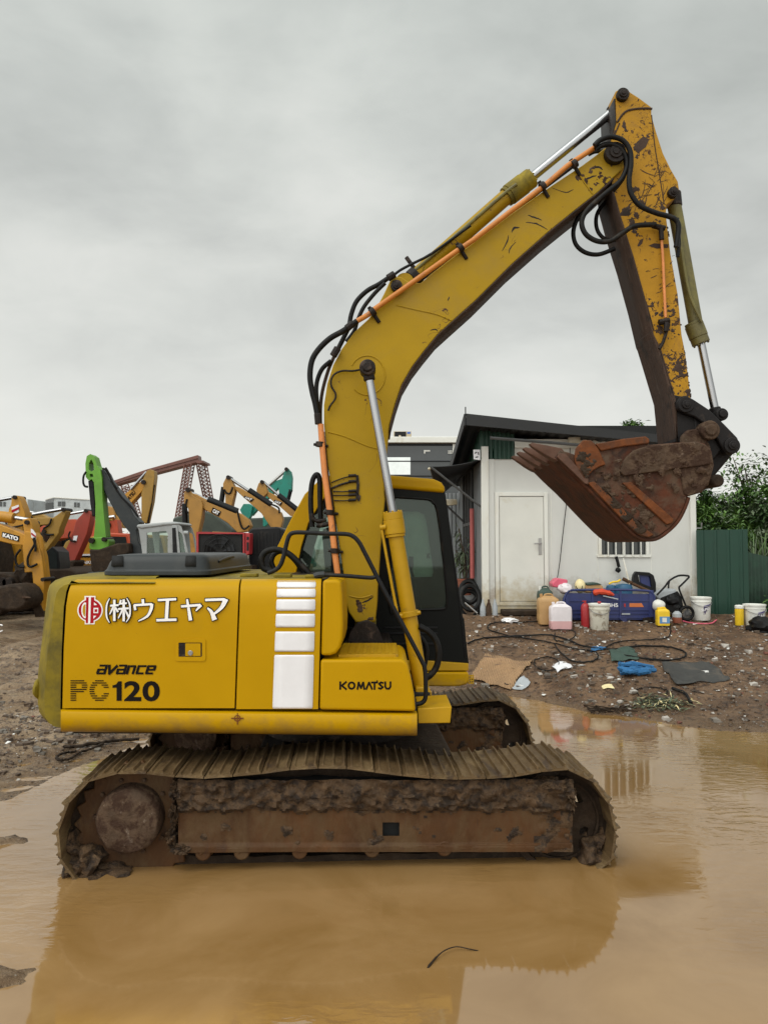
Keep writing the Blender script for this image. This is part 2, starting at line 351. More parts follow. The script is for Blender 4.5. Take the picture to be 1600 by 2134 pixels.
M['ltwhite'] = mat('white_lettering_film', (0.82, 0.80, 0.80), 0.4, var=0.02, bump=None)
M['ltblack'] = mat('black_lettering_film', (0.006, 0.004, 0.004), 0.5, spec=.12, var=0.1, bump=None)
M['ltred'] = mat('red_lettering_film', (0.36, 0.006, 0.012), 0.5, spec=.15, var=0.05, bump=None)
M['glass'] = glass('cab_glass', (0.50, 0.60, 0.54), 0.03, dirty=0.14)
M['film'] = glass('filmed_far_glass', (0.6, 0.7, 0.63), 0.05, dirty=0.85, dcol=(0.80, 0.92, 0.84))
M['glass2'] = glass('clear_cab_glass', (0.72, 0.80, 0.74), 0.03, dirty=0.10)
M['darkglass'] = mat('dark_window_glass', (0.02, 0.024, 0.024), 0.08, var=0.2, bump=None, spec=0.6, glossvar=0.02)
# ================================================================== the excavator
EXC = thing('excavator', 'large yellow crawler excavator standing in the brown puddle with its boom raised', 'excavator', (-0.5, 6.2, 0))
YB = 5.03
def fy(x, y): return (60 + x * 0.3125, 1140 + y * 0.3125)          # door-crop helper

# ---- crawler tracks
TA, TB = 4.93, 0.05
TN = Vector((-TB, 1, 0)).normalized(); TX = Vector((1, TB, 0)).normalized()
path = [(162, 1838), (143, 1822), (128, 1792), (121, 1762), (121, 1738), (126, 1712), (137, 1686), (152, 1660), (182, 1630), (235, 1613), (300, 1611), (380, 1620), (440, 1621), (500, 1616), (560, 1610), (620, 1602), (700, 1600), (760, 1606), (850, 1617), (925, 1623), (1000, 1623), (1080, 1617), (1150, 1604), (1195, 1606), (1232, 1626), (1258, 1656), (1273, 1690), (1281, 1728), (1280, 1765), (1268, 1800), (1240, 1818)]
P3 = [PL(x, y, TA, TB) for x, y in path]
P2 = [Vector(((p - P3[0]).dot(TX), p.z)) for p in P3]
P2 += [Vector((P2[-1].x - 0.35, -0.06)), Vector((P2[0].x + 0.9, -0.06)), Vector((P2[0].x + 0.12, 0.0))]
def closed_resample(P, n):
    Q = []
    m = len(P)
    for i in range(m):
        p0, p1, p2, p3 = P[i - 1], P[i], P[(i + 1) % m], P[(i + 2) % m]
        for j in range(8):
            t = j / 8; Q.append(0.5 * ((2 * p1) + (p2 - p0) * t + (2 * p0 - 5 * p1 + 4 * p2 - p3) * t * t + (3 * p1 - p0 - 3 * p2 + p3) * t ** 3))
    L = [0]
    for i in range(len(Q)): L.append(L[-1] + (Q[(i + 1) % len(Q)] - Q[i]).length)
    out = []; k = 0
    for i in range(n):
        s = L[-1] * i / n
        while L[k + 1] < s: k += 1
        t = (s - L[k]) / (L[k + 1] - L[k]); out.append(Q[k].lerp(Q[(k + 1) % len(Q)], t))
    return out, L[-1]
NSH = 44
NODES, PER = closed_resample(P2, NSH); PITCHL = PER / NSH
area = sum(a.x * b.y - b.x * a.y for a, b in zip(NODES, NODES[1:] + NODES[:1])); SGN = -1 if area > 0 else 1
O3 = P3[0]
def T3(s, z, w): return O3 + TX * s + Vector((0, 0, z - O3.z)) + TN * w
WID = 0.60
def shoes(parent, dw):
    for i in range(NSH):
        a, b = NODES[i], NODES[(i + 1) % NSH]; c = (a + b) / 2; t = (b - a).normalized(); nrm = Vector((-t.y, t.x)) * SGN
        L = PITCHL * 1.0; jit = random.uniform(-0.006, 0.006)
        prof = [(-.47, -.004), (.5, -.004), (.5, .008), (.45, .012), (.435, .036), (.39, .037), (.35, .014), (.20, .011), (.10, .012), (.055, .029), (.015, .029), (-.03, .012), (-.15, .011), (-.27, .012), (-.31, .025), (-.345, .024), (-.38, .010), (-.44, .004), (-.47, .002)]
        vs = []; NS = 12; K = len(prof)
        for j in range(NS + 1):
            w = WID * j / NS
            for (u, h) in prof:
                p = c + t * (u * L) + nrm * h
                q = T3(p.x, p.y, w + dw)
                k = noise.noise(q * 14) * 0.5 + noise.noise(q * 34) * 0.5
                if h > 0: q += Vector((TX * nrm.x + Vector((0, 0, nrm.y)))) * (0.006 * k + 0.008 * max(0, noise.noise(q * 5)))
                if j in (0, NS): q += TN * (0.005 * k + jit * .6)
                vs.append(q)
        fs = [tuple(range(K)), tuple(range(NS * K, NS * K + K))]
        for j in range(NS):
            for q in range(K): fs.append((j * K + q, j * K + (q + 1) % K, (j + 1) * K + (q + 1) % K, (j + 1) * K + q))
        mb = MB(); mb.add(vs, fs); mb.build('track_shoe', M['shoe'], parent, smooth=30)
def inner_ring(mb, off0, off1, w0, w1):
    """band that follows the track, between two inward offsets"""
    vs = []
    for i in range(NSH):
        t = (NODES[(i + 1) % NSH] - NODES[i - 1]).normalized(); n = Vector((-t.y, t.x)) * SGN
        for o_ in (off0, off1):
            for w in (w0, w1):
                p = NODES[i] - n * (o_ + (0.012 if i % 2 else 0) * (o_ == off1)); vs.append(T3(p.x, p.y, w))
    fs = []
    for i in range(NSH):
        a = i * 4; b = ((i + 1) % NSH) * 4
        fs += [(a, a + 1, b + 1, b), (a + 2, b + 2, b + 3, a + 3), (a, b, b + 2, a + 2), (a + 1, a + 3, b + 3, b + 1)]
    mb.add(vs, fs)
NEAR = []
mb = MB(); inner_ring(mb, 0.006, 0.10, 0.2, 0.4); chain = mb.build('crawler_track', M['darkmud'], EXC, smooth=0); NEAR.append(chain)
shoes(chain, 0.0)
def tp(px, py, w=0.0):
    p = PL(px, py, TA + w * 1.0, TB); return p
# track frame, near face at w=.07
mb = MB(); rows = []
WF = 0.07
xs = [372 + i * 5.0 for i in range(165)]; ys = [1622 + j * 4.0 for j in range(39)]
hole = (797, 831, 1712, 1744)
vs = []; idx = {}
for j, y in enumerate(ys):
    for i, x in enumerate(xs):
        base = tp(x, y, WF)
        mudf = max(0.0, min(1.0, (1690 + 14 * noise.fractal(Vector((x * .02, 3, 0)), .8, 2, 3) - y) / 8))
        q = base * 1.0
        k = noise.fractal(q * 9, 0.8, 2.2, 4); k2 = noise.noise(q * 30); cr = 1 - abs(noise.noise(q * 11)) * 2
        lump = noise.cell_vector(q * 22).x; k3 = noise.noise(q * 55)
        d = 0.004 * k + mudf * (0.024 + 0.030 * k + 0.018 * k2 + 0.012 * cr + 0.008 * k3 + 0.012 * (lump - .5))
        if x > 1120 and y > 1650: d += 0.018 * max(0, k) + .008 * k2
        if y > 1760: d += 0.012
        vs.append(base - TN * d)
fs = []; mis = []
nx = len(xs)
for j in range(len(ys) - 1):
    for i in range(nx - 1):
        cx, cy = xs[i] + 2.5, ys[j] + 2
        if hole[0] < cx < hole[1] and hole[2] < cy < hole[3]: continue
        fs.append((j * nx + i, j * nx + i + 1, (j + 1) * nx + i + 1, (j + 1) * nx + i))
        mis.append(1 if cy < 1692 + 14 * noise.fractal(Vector((cx * .02, 3, 0)), .8, 2, 3) or (cx > 1110 and noise.noise(Vector((cx * .03, cy * .03, 9))) > 0.05) else 0)
mb.v = vs; mb.f = fs; mb.m = mis
fr = mb.build('track_frame', [M['frame'], M['mud']], EXC, smooth=50); NEAR.append(fr)
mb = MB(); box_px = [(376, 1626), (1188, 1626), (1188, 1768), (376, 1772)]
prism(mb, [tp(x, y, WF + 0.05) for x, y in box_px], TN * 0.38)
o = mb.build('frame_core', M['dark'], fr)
relief('mud_splash', [(380, 1690), (1180, 1690), (1186, 1760), (380, 1768)], lambda x, y, w: tp(x, y, WF - .004 + w), M['mud'], fr, .50, .009, 6, 2.5, 3)
mb = MB(); prism(mb, [tp(x, y, WF - 0.012) for x, y in [(372, 1768), (1192, 1757), (1192, 1770), (372, 1779)]], TN * 0.45); mb.build('lower_flange', M['frame'], fr, bevel=0.006)
for x in (425, 505, 625, 775, 925):
    mb = MB(); c = tp(x, 1774 - (x - 425) * 0.018, 0.10); blob(mb, c + TN * .12, (0.072, 0.16, 0.062), x, 0.12, 3); cyl(mb, c - TN * 0.035, c + TN * 0.1, 0.05, n=12)
    NEAR.append(mb.build('track_roller', M['frame'], EXC, bevel=0.01))
# sprocket, drive hub
c = tp(285, 1716, 0.17)
mb = MB()
R1, R2 = 0.40, 0.355; n = 46
pts = []
for i in range(n):
    t = 2 * math.pi * i / n; r = R1 if i % 2 else R2; pts.append(c + TX * (r * math.cos(t)) + Vector((0, 0, r * math.sin(t))))
prism(mb, pts, TN * 0.05); spk = mb.build('sprocket', M['frame'], EXC, bevel=0.008); NEAR.append(spk)
mb = MB(); hc = tp(264, 1715, 0.03)
prof = [(0.0, 0.0), (0.12, 0.0), (0.185, 0.006), (0.200, 0.025), (0.203, 0.10), (0.21, 0.18)]
vs = []; n = 48
for i in range(n):
    t = 2 * math.pi * i / n
    for r, w in prof:
        q = hc + TX * (r * math.cos(t)) + Vector((0, 0, r * math.sin(t))) + TN * w
        q += (TN * -1) * (0.006 * noise.noise(q * 18)) + (q - hc) * 0.05 * noise.noise(q * 12); vs.append(q)
m_ = len(prof)
mb.add(vs, [(i * m_ + j, ((i + 1) % n) * m_ + j, ((i + 1) % n) * m_ + j + 1, i * m_ + j + 1) for i in range(n) for j in range(m_ - 1)])
for k in range(10):
    t = 2 * math.pi * k / 10; q = hc + TX * (0.235 * math.cos(t)) + Vector((0, 0, 0.235 * math.sin(t))) + TN * .12; cyl(mb, q, q + TN * 0.06, 0.014, n=6)
cyl(mb, hc + TN * 0.14, hc + TN * 0.2, 0.265, n=40)
NEAR.append(mb.build('drive_hub', M['mudplate'], EXC, smooth=45))
mb = MB()
blob(mb, tp(185, 1785, 0.25), (0.14, 0.24, 0.15), 3, 0.45, 4); blob(mb, tp(230, 1812, 0.2), (0.2, 0.2, 0.06), 8, 0.4, 4)
blob(mb, tp(165, 1735, 0.32), (0.07, 0.22, 0.14), 5, 0.4, 3)
NEAR.append(mb.build('mud_clump', M['mud'], EXC))
mb = MB(); blob(mb, tp(1228, 1768, 0.26), (0.12, 0.2, 0.13), 12, 0.45, 4); blob(mb, tp(1252, 1735, 0.34), (0.07, 0.2, 0.14), 15, 0.4, 3)
blob(mb, tp(1196, 1790, 0.25), (0.16, 0.2, 0.05), 17, 0.4, 3)
NEAR.append(mb.build('mud_clump', M['mud'], EXC))
for cl in ([(1172, 1640, .13, .07, .10, .05), (1186, 1668, .11, .03, .10, .07), (1150, 1630, .12, .10, .1, .035)], [(372, 1645, .12, .05, .1, .06), (368, 1690, .12, .03, .1, .07), (362, 1740, .14, .035, .1, .06), (380, 1766, .1, .07, .08, .03)]):
    mb = MB()
    for k_, (x, y, w_, rx, ry, rz) in enumerate(cl): blob(mb, tp(x, y, w_), (rx, ry, rz), 30 + x, .5, 4, 5)
    NEAR.append(mb.build('mud_clump', M['mud'], EXC))
# idler with round holes
ic = tp(1165, 1706, 0.2)
mb = MB()
holes = [circ(0.19 * math.cos(a), 0.19 * math.sin(a), 0.034, 16) for a in [math.radians(44 + 72 * k) for k in range(5)]]
holeplate(mb, [circ(0, 0, 0.30, 40)] + holes, lambda u, v, w: ic + TX * u + Vector((0, 0, v)) + TN * w, 0.025)
for r0, r1, w0, w1 in ((0.30, 0.34, -0.05, 0.16), (0.245, 0.26, -0.02, 0.0)):
    vs = []
    n = 40
    for i in range(n):
        t = 2 * math.pi * i / n
        for r, w in ((r0, w0), (r1, w0), (r1, w1), (r0, w1)): vs.append(ic + TX * (r * math.cos(t)) + Vector((0, 0, r * math.sin(t))) + TN * w)
    mb.add(vs, [(i * 4 + j, ((i + 1) % n) * 4 + j, ((i + 1) % n) * 4 + (j + 1) % 4, i * 4 + (j + 1) % 4) for i in range(n) for j in range(4)])
NEAR.append(mb.build('idler_wheel', M['darkmud'], EXC, smooth=35))
# the far track: the same parts, one gauge further in
DV = TN * 2.22 + Vector((0, 0, 0.0))
for o in NEAR:
    c2 = o.copy(); COL.objects.link(c2); c2.location = o.location + DV; WL[c2.name] = wl(o) + DV
    for ch in list(o.children):
        d2 = ch.copy(); COL.objects.link(d2); d2.parent = c2
# car body and slewing ring
mb = MB(); a = T3(1.35, 0.28, 0.45); b = T3(2.35, 0.62, 2.35)
prism(mb, [T3(1.2, 0.25, .5), T3(2.5, 0.25, .5), T3(2.4, 0.6, .5), T3(1.3, 0.6, .5)], TN * 1.9)
for s in (1.05, 2.25): prism(mb, [T3(s - .15, .22, .4), T3(s + .15, .22, .4), T3(s + .1, .42, .4), T3(s - .1, .42, .4)], TN * 2.1)
mb.build('undercarriage', M['darkmud'], EXC, bevel=0.02)
mb = MB(); sc = Vector((-0.35, 6.3, 0)); cyl(mb, sc + Vector((0, 0, .6)), sc + Vector((0, 0, .8)), 0.62, n=48); cyl(mb, sc + Vector((0, 0, .7)), sc + Vector((0, 0, .76)), 0.7, n=48)
mb.build('slewing_ring', M['greasy'], EXC)
# ---- revolving platform
mb = MB(); z0 = 0.80
x0 = W(150, 1500, 5.1).x; x1 = W(868, 1500, 5.1).x
box(mb, x0, x1, 5.12, 7.35, 0.82, 1.02)
box(mb, x1 - .02, x1 + 0.12, 5.6, 6.4, .86, 1.0)
mb.build('platform_deck', M['dark'], EXC, bevel=.01)
mb = MB(); x1b = W(505, 1300, 5.1).x
box(mb, x0 + .05, W(672, 1300, 5.1).x, 5.22, 7.25, 1.02, 1.83); mb.build('engine_bay', M['dark'], EXC)
# counterweight
mb = MB(); cw = [(150, 1202), (134, 1203), (120, 1206), (110, 1213), (103, 1224), (99, 1240), (91, 1310), (84.5, 1360), (79.5, 1410), (77, 1450), (77.5, 1478), (81, 1495), (88, 1506), (99, 1513), (127, 1519)]
rows = []; base = [W(x, y, 5.06) for x, y in cw]; NT = 16
xr = base[0].x
for k in range(NT + 1):
    t = k / NT; Y = lerp(5.06, 7.5, t); bul = 0.30 * (1 - (2 * t - 1) ** 2)
    ins = 0.05 * max(0, 1 - min(t, 1 - t) * 9) ** 2
    row = []
    for p in base:
        f_ = min(1.0, max(0.0, (xr - p.x) / 0.15))
        q = Vector((p.x - bul * f_ + ins, Y, p.z - (ins * 0.8 if p.z > 1.7 else 0))); q += Vector((1, 1, 1)) * 0.004 * noise.noise(q * 6); row.append(q)
    rows.append([Vector((row[0].x + .03, Y, 0.88))] * 0 + row)
gridm(mb, rows)
capr = [W(x, y, 5.06) for x, y in ((126.5, 1476), (129, 1359), (133.5, 1265), (139, 1232), (144, 1218), (150, 1210))]; mb.add(rows[0] + capr, [tuple(range(len(rows[0]) + len(capr)))]); mb.add(rows[-1] + [rows[-1][0] + Vector((0, 0, -1.3))], [tuple(range(len(rows[-1]) + 1))])
tp_ = [r[0] for r in rows]; tq = [Vector((p.x + 0.5, p.y, p.z)) for p in tp_]; gridm(mb, [tp_, tq])
cwt = mb.build('counterweight', M['yel_old'], EXC, smooth=35, bevel=0.012)
mb = MB(); lug = W(78, 1432, 5.6); lug = W(83, 1434, 5.25); blob(mb, lug, (0.03, 0.08, 0.07), 2, 0.1, 3); mb.build('lifting_lug', M['yel_old'], cwt)
# curved side panels
def panel(name, rows, mname, parent=EXC, n=14, thick=0.025, dY=0.0, slope=0.0, bev=0.004, smooth=50):
    mb = MB(); g = []
    for (py, Y, xl, xr_) in rows:
        g.append([W(lerp(xl, xr_, i / n), py + slope * (lerp(xl, xr_, i / n) - 130), Y + dY) for i in range(n + 1)])
    gridm(mb, g)
    e = [[p + Vector((0, thick, 0)) for p in r] for r in g]; R, K = len(g), n + 1
    b0 = len(mb.v); mb.v += [p for r in e for p in r]
    for i in range(R - 1):
        for j in range(K - 1): mb.f.append((b0 + i * K + j, b0 + (i + 1) * K + j, b0 + (i + 1) * K + j + 1, b0 + i * K + j + 1)); mb.m.append(0)
    ring = [j for j in range(K)] + [i * K + K - 1 for i in range(1, R)] + [(R - 1) * K + j for j in range(K - 2, -1, -1)] + [i * K for i in range(R - 2, 0, -1)]
    for a_, b_ in zip(ring, ring[1:] + ring[:1]): mb.f.append((a_, b_, b0 + b_, b0 + a_)); mb.m.append(0)
    return mb.build(name, M[mname], parent, smooth=smooth, bevel=bev)
PROF = [(1476, 5.03), (1440, 5.03), (1400, 5.028), (1350, 5.026), (1300, 5.025), (1262, 5.026), (1248, 5.030), (1236, 5.038), (1226, 5.050), (1218, 5.068), (1212, 5.092), (1208.5, 5.125), (1206.5, 5.17), (1205.5, 5.25)]
LEFT = [(1205, 168), (1209, 157), (1218, 149), (1232, 143.5), (1265, 138), (1359, 133), (1476, 130.5)]
SEAM = [(1205, 502), (1221, 499), (1327, 495), (1477, 490)]
SEAM2 = [(1205, 671), (1300, 669), (1479, 664.5)]
pf = lambda py, Y: interp(py, sorted([(a, b) for a, b in PROF]))
door = panel('rear_door', [(py - 0, Y, interp(py, LEFT), interp(py, SEAM) - 1.3) for py, Y in PROF], 'yel')
mid = panel('side_door', [(py + (2 if py > 1470 else 0), Y, interp(py, SEAM) + 2.2, interp(py, SEAM2) - 1.5) for py, Y in PROF], 'yel')
prof_tab = sorted(PROF)
def surf(px, py, w): return W(px, py, interp(py, prof_tab)) + Vector((0, w, 0))
for (ya, yb) in ((1210.3, 1224.2), (1226.8, 1244.4), (1249, 1272.5), (1279.3, 1307), (1316, 1357.6), (1364.7, 1476.5)):
    mb = MB(); g = []; nn = max(3, int((yb - ya) / 4)); rws = [ya + (yb - ya) * k / nn for k in range(nn + 1)]
    for py in rws:
        xl = lerp(577.8, 568.0, (py - 1210) / 268); xr_ = lerp(658.5, 651.5, (py - 1210) / 268)
        e = 1.2 if py in (rws[0], rws[-1]) else 0
        g.append([surf(lerp(xl + e, xr_ - e, i / 4), py, -0.0045) for i in range(5)])
    gridm(mb, g); mb.build('white_stripe', M['white'], mid, solid=0.002)
# writing on the rear door
def strokes(mb, L, scale_w, z, extra=0.0, mi=0):
    for k, (pts, ws) in enumerate(L):
        ws_ = [w + extra for w in ws] if isinstance(ws, list) else ws + extra
        P = [Vector((x, y, 0)) for x, y in pts]
        if extra:
            d0 = (P[0] - P[1]).normalized() * extra / 2; d1 = (P[-1] - P[-2]).normalized() * extra / 2; P[0] += d0; P[-1] += d1
        pts2 = [(p.x, p.y) for p in P]
        if len(pts2) > 2:
            S_ = smoothpts([Vector((x, y, 0)) for x, y in pts2], 5); n0 = len(pts2)
            if isinstance(ws_, list): ws_ = [interp(i / (len(S_) - 1), [(j / (n0 - 1), w) for j, w in enumerate(ws_)]) for i in range(len(S_))]
            pts2 = [(p.x, p.y) for p in S_]
        poly = [fy(x, y) for x, y in ribbon(pts2, ws_)]
        prism(mb, [surf(x, y, z - 0.0002 * k) for x, y in poly], (0, 0.0015, 0), mi)
KATA = [
 ([(765, 347), (768, 380)], 17), ([(706, 387), (826, 380)], 15), ([(826, 378), (820, 415), (795, 460), (735, 493)], [20, 20, 16, 6]), ([(709, 385), (716, 420)], 16),
 ([(866, 353), (988, 347)], 15), ([(930, 352), (922, 486)], 22), ([(856, 487), (990, 483)], 17),
 ([(1020, 395), (1150, 385)], 16), ([(1152, 385), (1118, 425)], [22, 8]), ([(1060, 347), (1083, 488)], [14, 24]),
 ([(1180, 352), (1305, 348)], 17), ([(1318, 345), (1290, 400), (1240, 445)], [34, 24, 12]), ([(1195, 405), (1222, 432), (1243, 485)], [10, 22, 34]),
 ([(577, 350), (577, 492)], 16), ([(549, 390), (606, 386)], 13), ([(572, 395), (546, 448)], [14, 8]), ([(584, 402), (602, 432)], [10, 14]),
 ([(622, 352), (610, 384)], [14, 8]), ([(618, 376), (660, 373)], 12), ([(602, 412), (674, 407)], 13), ([(640, 348), (640, 494)], 16), ([(632, 416), (604, 474)], [13, 7]), ([(648, 414), (674, 466)], [8, 15]),
 ([(546, 342), (527, 385), (526, 460), (546, 503)], [4, 11, 11, 4]), ([(660, 340), (680, 385), (680, 455), (656, 500)], [4, 11, 11, 4])]
mb = MB(); strokes(mb, KATA, 1, -0.0045, 11); lb = mb.build('lettering_outline', M['ltblack'], door, smooth=0)
mb = MB(); strokes(mb, KATA, 1, -0.0115); mb.build('company_lettering', M['ltwhite'], door, smooth=0)
# round emblem
def flat(mb, poly, z, mi): prism(mb, [W(*fy(x, y), 5.0262) + Vector((0, z, 0)) for x, y in poly], (0, 0.0012, 0), mi)

mb = MB(); cx, cy = 412, 421
flat(mb, circ(cx, cy, 85, 40, 80), -0.003, 0); flat(mb, [(375, 326), (448, 326), (442, 515), (377, 515)], -0.0034, 0)
flat(mb, circ(cx, cy, 76, 40, 71), -0.0050, 1); flat(mb, [(386, 334), (440, 334), (435, 507), (384, 507)], -0.0054, 1)
flat(mb, [(405, 330), (419, 330), (414, 511), (400, 511)], -0.0072, 0)
lf = [(383 - 28 * math.cos(math.radians(a)), 421 + 54 * math.sin(math.radians(a))) for a in range(-75, 76, 10)] + [(384, 474), (387, 370)]
flat(mb, lf, -0.0072, 0)
lf2 = [(381 - 17 * math.cos(math.radians(a)), 421 + 40 * math.sin(math.radians(a))) for a in range(-75, 76, 15)] + [(381, 462), (383, 381)]
flat(mb, lf2, -0.0088, 2)
flat(mb, [(439, 368), (460, 385), (439, 388)], -0.0072, 0); flat(mb, [(437, 405), (468, 405), (467, 440), (436, 440)], -0.0072, 0); flat(mb, [(444, 414), (461, 414), (460, 432), (443, 432)], -0.0088, 1); flat(mb, [(436, 458), (455, 458), (436, 478)], -0.0072, 0)
mb.build('company_emblem', [M['ltwhite'], M['ltred'], M['yel_cyl']], door, smooth=0)
# avance
LET = {'a': [[(0.1, 1), (0.95, 1), (0.95, 0)], [(0.95, 0.07), (0.02, 0.07), (0.02, 0.52), (0.9, 0.52)]], 'v': [[(0.0, 1), (0.32, 0.05), (1.02, 0.95)]],
       'n': [[(0.05, 0), (0.05, 1)], [(0.05, 0.93), (0.85, 0.93), (0.85, 0)]], 'c': [[(0.95, 0.93), (0.05, 0.93), (0.05, 0.07), (0.85, 0.07)]],
       'e': [[(0.8, 0.07), (0.03, 0.07), (0.03, 0.93), (0.93, 0.93), (0.93, 0.5), (0.1, 0.5)]]}
mb = MB(); k = 0
for i, ch in enumerate('avance'):
    for st in LET[ch]:
        for a_, b_ in zip(st, st[1:]):
            f2 = lambda p: (458 + i * 65 + p[0] * 50 + (p[1] - .0) * 18, 846 - p[1] * 56)
            A, B = Vector((*f2(a_), 0)), Vector((*f2(b_), 0)); d = (B - A).normalized() * 6.0
            if abs(a_[1] - b_[1]) < 0.01 or ch == 'v': pass
            else: d = d * 0.3
            A -= d; B += d; w = 13 if abs(a_[1] - b_[1]) < .1 else 17
            poly = [fy(x, y) for x, y in ribbon([(A.x, A.y), (B.x, B.y)], w)]
            prism(mb, [surf(x, y, -0.003 - 0.0003 * (k % 7)) for x, y in poly], (0, 0.001, 0)); k += 1
mb.build('series_lettering', M['ltblack'], door, smooth=0)
# PC in stripes, 120 solid
mb = MB()
def bar(x0_, x1_, y0_, y1_): prism(mb, [surf(*fy(x, y), -0.003) for x, y in ((x0_, y0_), (x1_, y0_), (x1_, y1_), (x0_, y1_))], (0, 0.0012, 0))
for r_ in range(10):
    ya = 888 + r_ * 14.4; yb = ya + 6.5; ym = (ya + yb) / 2
    if r_ == 0: iv = [(281, 372)]
    elif r_ == 1: iv = [(281, 388)]
    elif r_ in (2, 3): iv = [(281, 320), (356, 393)]
    elif r_ == 4: iv = [(281, 388)]
    elif r_ == 5: iv = [(281, 370)]
    else: iv = [(281, 319)]
    for a_, b_ in iv: bar(a_, b_, ya, yb)
    dy = (ym - 956) / 72.0; xo = 66 * math.sqrt(max(0, 1 - dy * dy)); di = (ym - 956) / 40.0; xi = 34 * math.sqrt(max(0, 1 - di * di)) if abs(di) < 1 else 0
    if xi: bar(473 - xo, 473 - xi, ya, yb); (bar(473 + xi, min(473 + xo, 538), ya, yb) if abs(ym - 956) > 20 else None)
    else: bar(473 - xo, 473 + xo, ya, yb)
text(mb, '20', (638, 893, 876, 1029), lambda x, y, w: surf(*fy(x, y), w - 0.001), bold=0.03, spacing=1.06)
prism(mb, [surf(*fy(x, y), -0.003) for x, y in ((561, 921), (561, 938), (588, 938), (588, 1025), (622, 1025), (622, 895), (598, 895), (588, 912), (576, 919))], (0, 0.0012, 0))
mb.build('model_lettering', M['ltblack'], door, smooth=0)
# door handle
mb = MB()
holeplate(mb, [rrect(978, 612, 1182, 760, 18), rrect(1000, 636, 1158, 732, 6)], lambda x, y, w: surf(*fy(x, y), -0.006 + w), 0.01)
h_ = mb.build('door_handle', M['yel'], door, bevel=0.003)
mb = MB(); flat(mb, rrect(1002, 638, 1156, 730, 5), -0.0015, 0); mb.build('handle_recess', M['greasy'], h_)
mb = MB(); prism(mb, [surf(*fy(x, y), -0.006) for x, y in ((1046, 642), (1148, 642), (1148, 726), (1046, 726))], (0, 0.003, 0)); mb.build('latch', M['yel'], h_, bevel=.001)
mb = MB(); p = surf(*fy(1081, 706), -0.006); cyl(mb, p, p - Vector((0, 0.006, 0)), 0.017, n=16); mb.build('lock', M['chrome'], h_, bevel=.002)
# lower skirt
sk = [(1477.5, 5.05), (1479.5, 5.025), (1483, 5.008), (1490, 4.998), (1500, 4.993), (1510, 4.997), (1517, 5.01), (1521.5, 5.03), (1524, 5.06), (1525, 5.10)]
skirt = panel('lower_skirt', [(py, Y, 127 + (3 if i in (0, 9) else 0), 869 - (4 if i in (0, 9) else 0)) for i, (py, Y) in enumerate(sk)], 'yel', n=30, slope=0.0115, thick=.1, bev=0.008)
mb = MB()
def sm(x, y): return W(x, y, 4.989)
for (a_, b_) in (((482, 1497), (508, 1497)), ((495, 1486), (495, 1510))):
    d = 1.1; q = ribbon([a_, b_], 2.2); prism(mb, [sm(x, y) for x, y in q], (0, 0.002, 0))
vs = []; 
for i in range(20):
    t = 2 * math.pi * i / 20
    for r in (5.0, 7.0): vs.append(sm(495 + r * math.cos(t), 1497 + r * math.sin(t)) - Vector((0, .001, 0)))
mb.add(vs, [(2 * i, 2 * i + 1, (2 * i + 3) % 40, (2 * i + 2) % 40) for i in range(20)])
mb.build('target_mark', M['rust_o'], skirt, smooth=0)
# corner block over the tool box, tool box, step
mb = MB(); cbl = [(672.5, 1209), (700, 1208), (710, 1212), (713, 1240), (715, 1300), (714, 1330), (709, 1350), (700, 1362), (688, 1366.5), (668.5, 1366.5)]
pprism(mb, cbl, 5.028, 0.62); mb.build('corner_cover', M['yel'], EXC, bevel=0.02, seg=4)
mb = MB(); tb = [(668, 1375), (834, 1374.5), (843, 1377), (849, 1385), (858, 1420), (863, 1448), (866, 1483), (666, 1479.5)]
pprism(mb, tb, 5.02, 0.76); tbx = mb.build('tool_box', M['yel'], EXC, bevel=0.018, seg=4)
mb = MB(); zt = W(750, 1374, 5.02).z
xa, xb = W(706, 1360, 5.2).x, W(829, 1360, 5.2).x
box(mb, xa, xb, 5.14, 5.76, zt - .01, zt + .014)
for i in range(7): box(mb, xa + .06 + i * .05, xa + .085 + i * .05, 5.2, 5.7, zt + .016, zt + .020)
mb.build('lid', M['yel_cyl'], tbx, bevel=0.005)
mb = MB(); kk = 0
BRAND = [('K', 709, 12.5, [[(0, 0), (0, 1)], [(1, 1), (.25, .5), (1, 0)]]), ('O', 725, 15, [[(.5 + .42 * math.cos(t), .5 + .42 * math.sin(t)) for t in [2 * math.pi * i / 16 for i in range(17)]]]),
 ('M', 743.5, 17, [[(.08, 0), (.22, .95), (.5, .15), (.78, .95), (.92, 0)]]), ('A', 762, 14, [[(.05, 0), (.5, .93), (.95, 0)]]), ('T', 774, 12.5, [[(0, .92), (1, .92)], [(.5, .95), (.5, 0)]]),
 ('S', 788, 10.5, [[(.95, .84), (.55, .93), (.15, .75), (.5, .52), (.9, .28), (.5, .07), (.05, .16)]]), ('U', 801.5, 13, [[(.08, 1), (.08, .35), (.3, .08), (.7, .08), (.92, .35), (.92, 1)]])]
for ch, x_, w_, sts in BRAND:
    for st in sts:
        for a_, b_ in zip(st, st[1:]):
            A_ = Vector((x_ + a_[0] * w_, 1436.5 - a_[1] * 15.5, 0)); B_ = Vector((x_ + b_[0] * w_, 1436.5 - b_[1] * 15.5, 0)); d_ = (B_ - A_).normalized() * 0.9; A_ -= d_; B_ += d_
            prism(mb, [W(x, y, 5.0185 - 0.0002 * (kk % 6)) for x, y in ribbon([(A_.x, A_.y), (B_.x, B_.y)], 3.9)], (0, 0.001, 0)); kk += 1
cyl(mb, W(785.5, 1419, 5.017), W(785.5, 1419, 5.019), .005, n=8)
mb.build('brand_lettering', M['ltblack'], tbx, smooth=0)
mb = MB(); st = [(870, 1477), (941, 1472.5), (938, 1507), (871, 1508)]
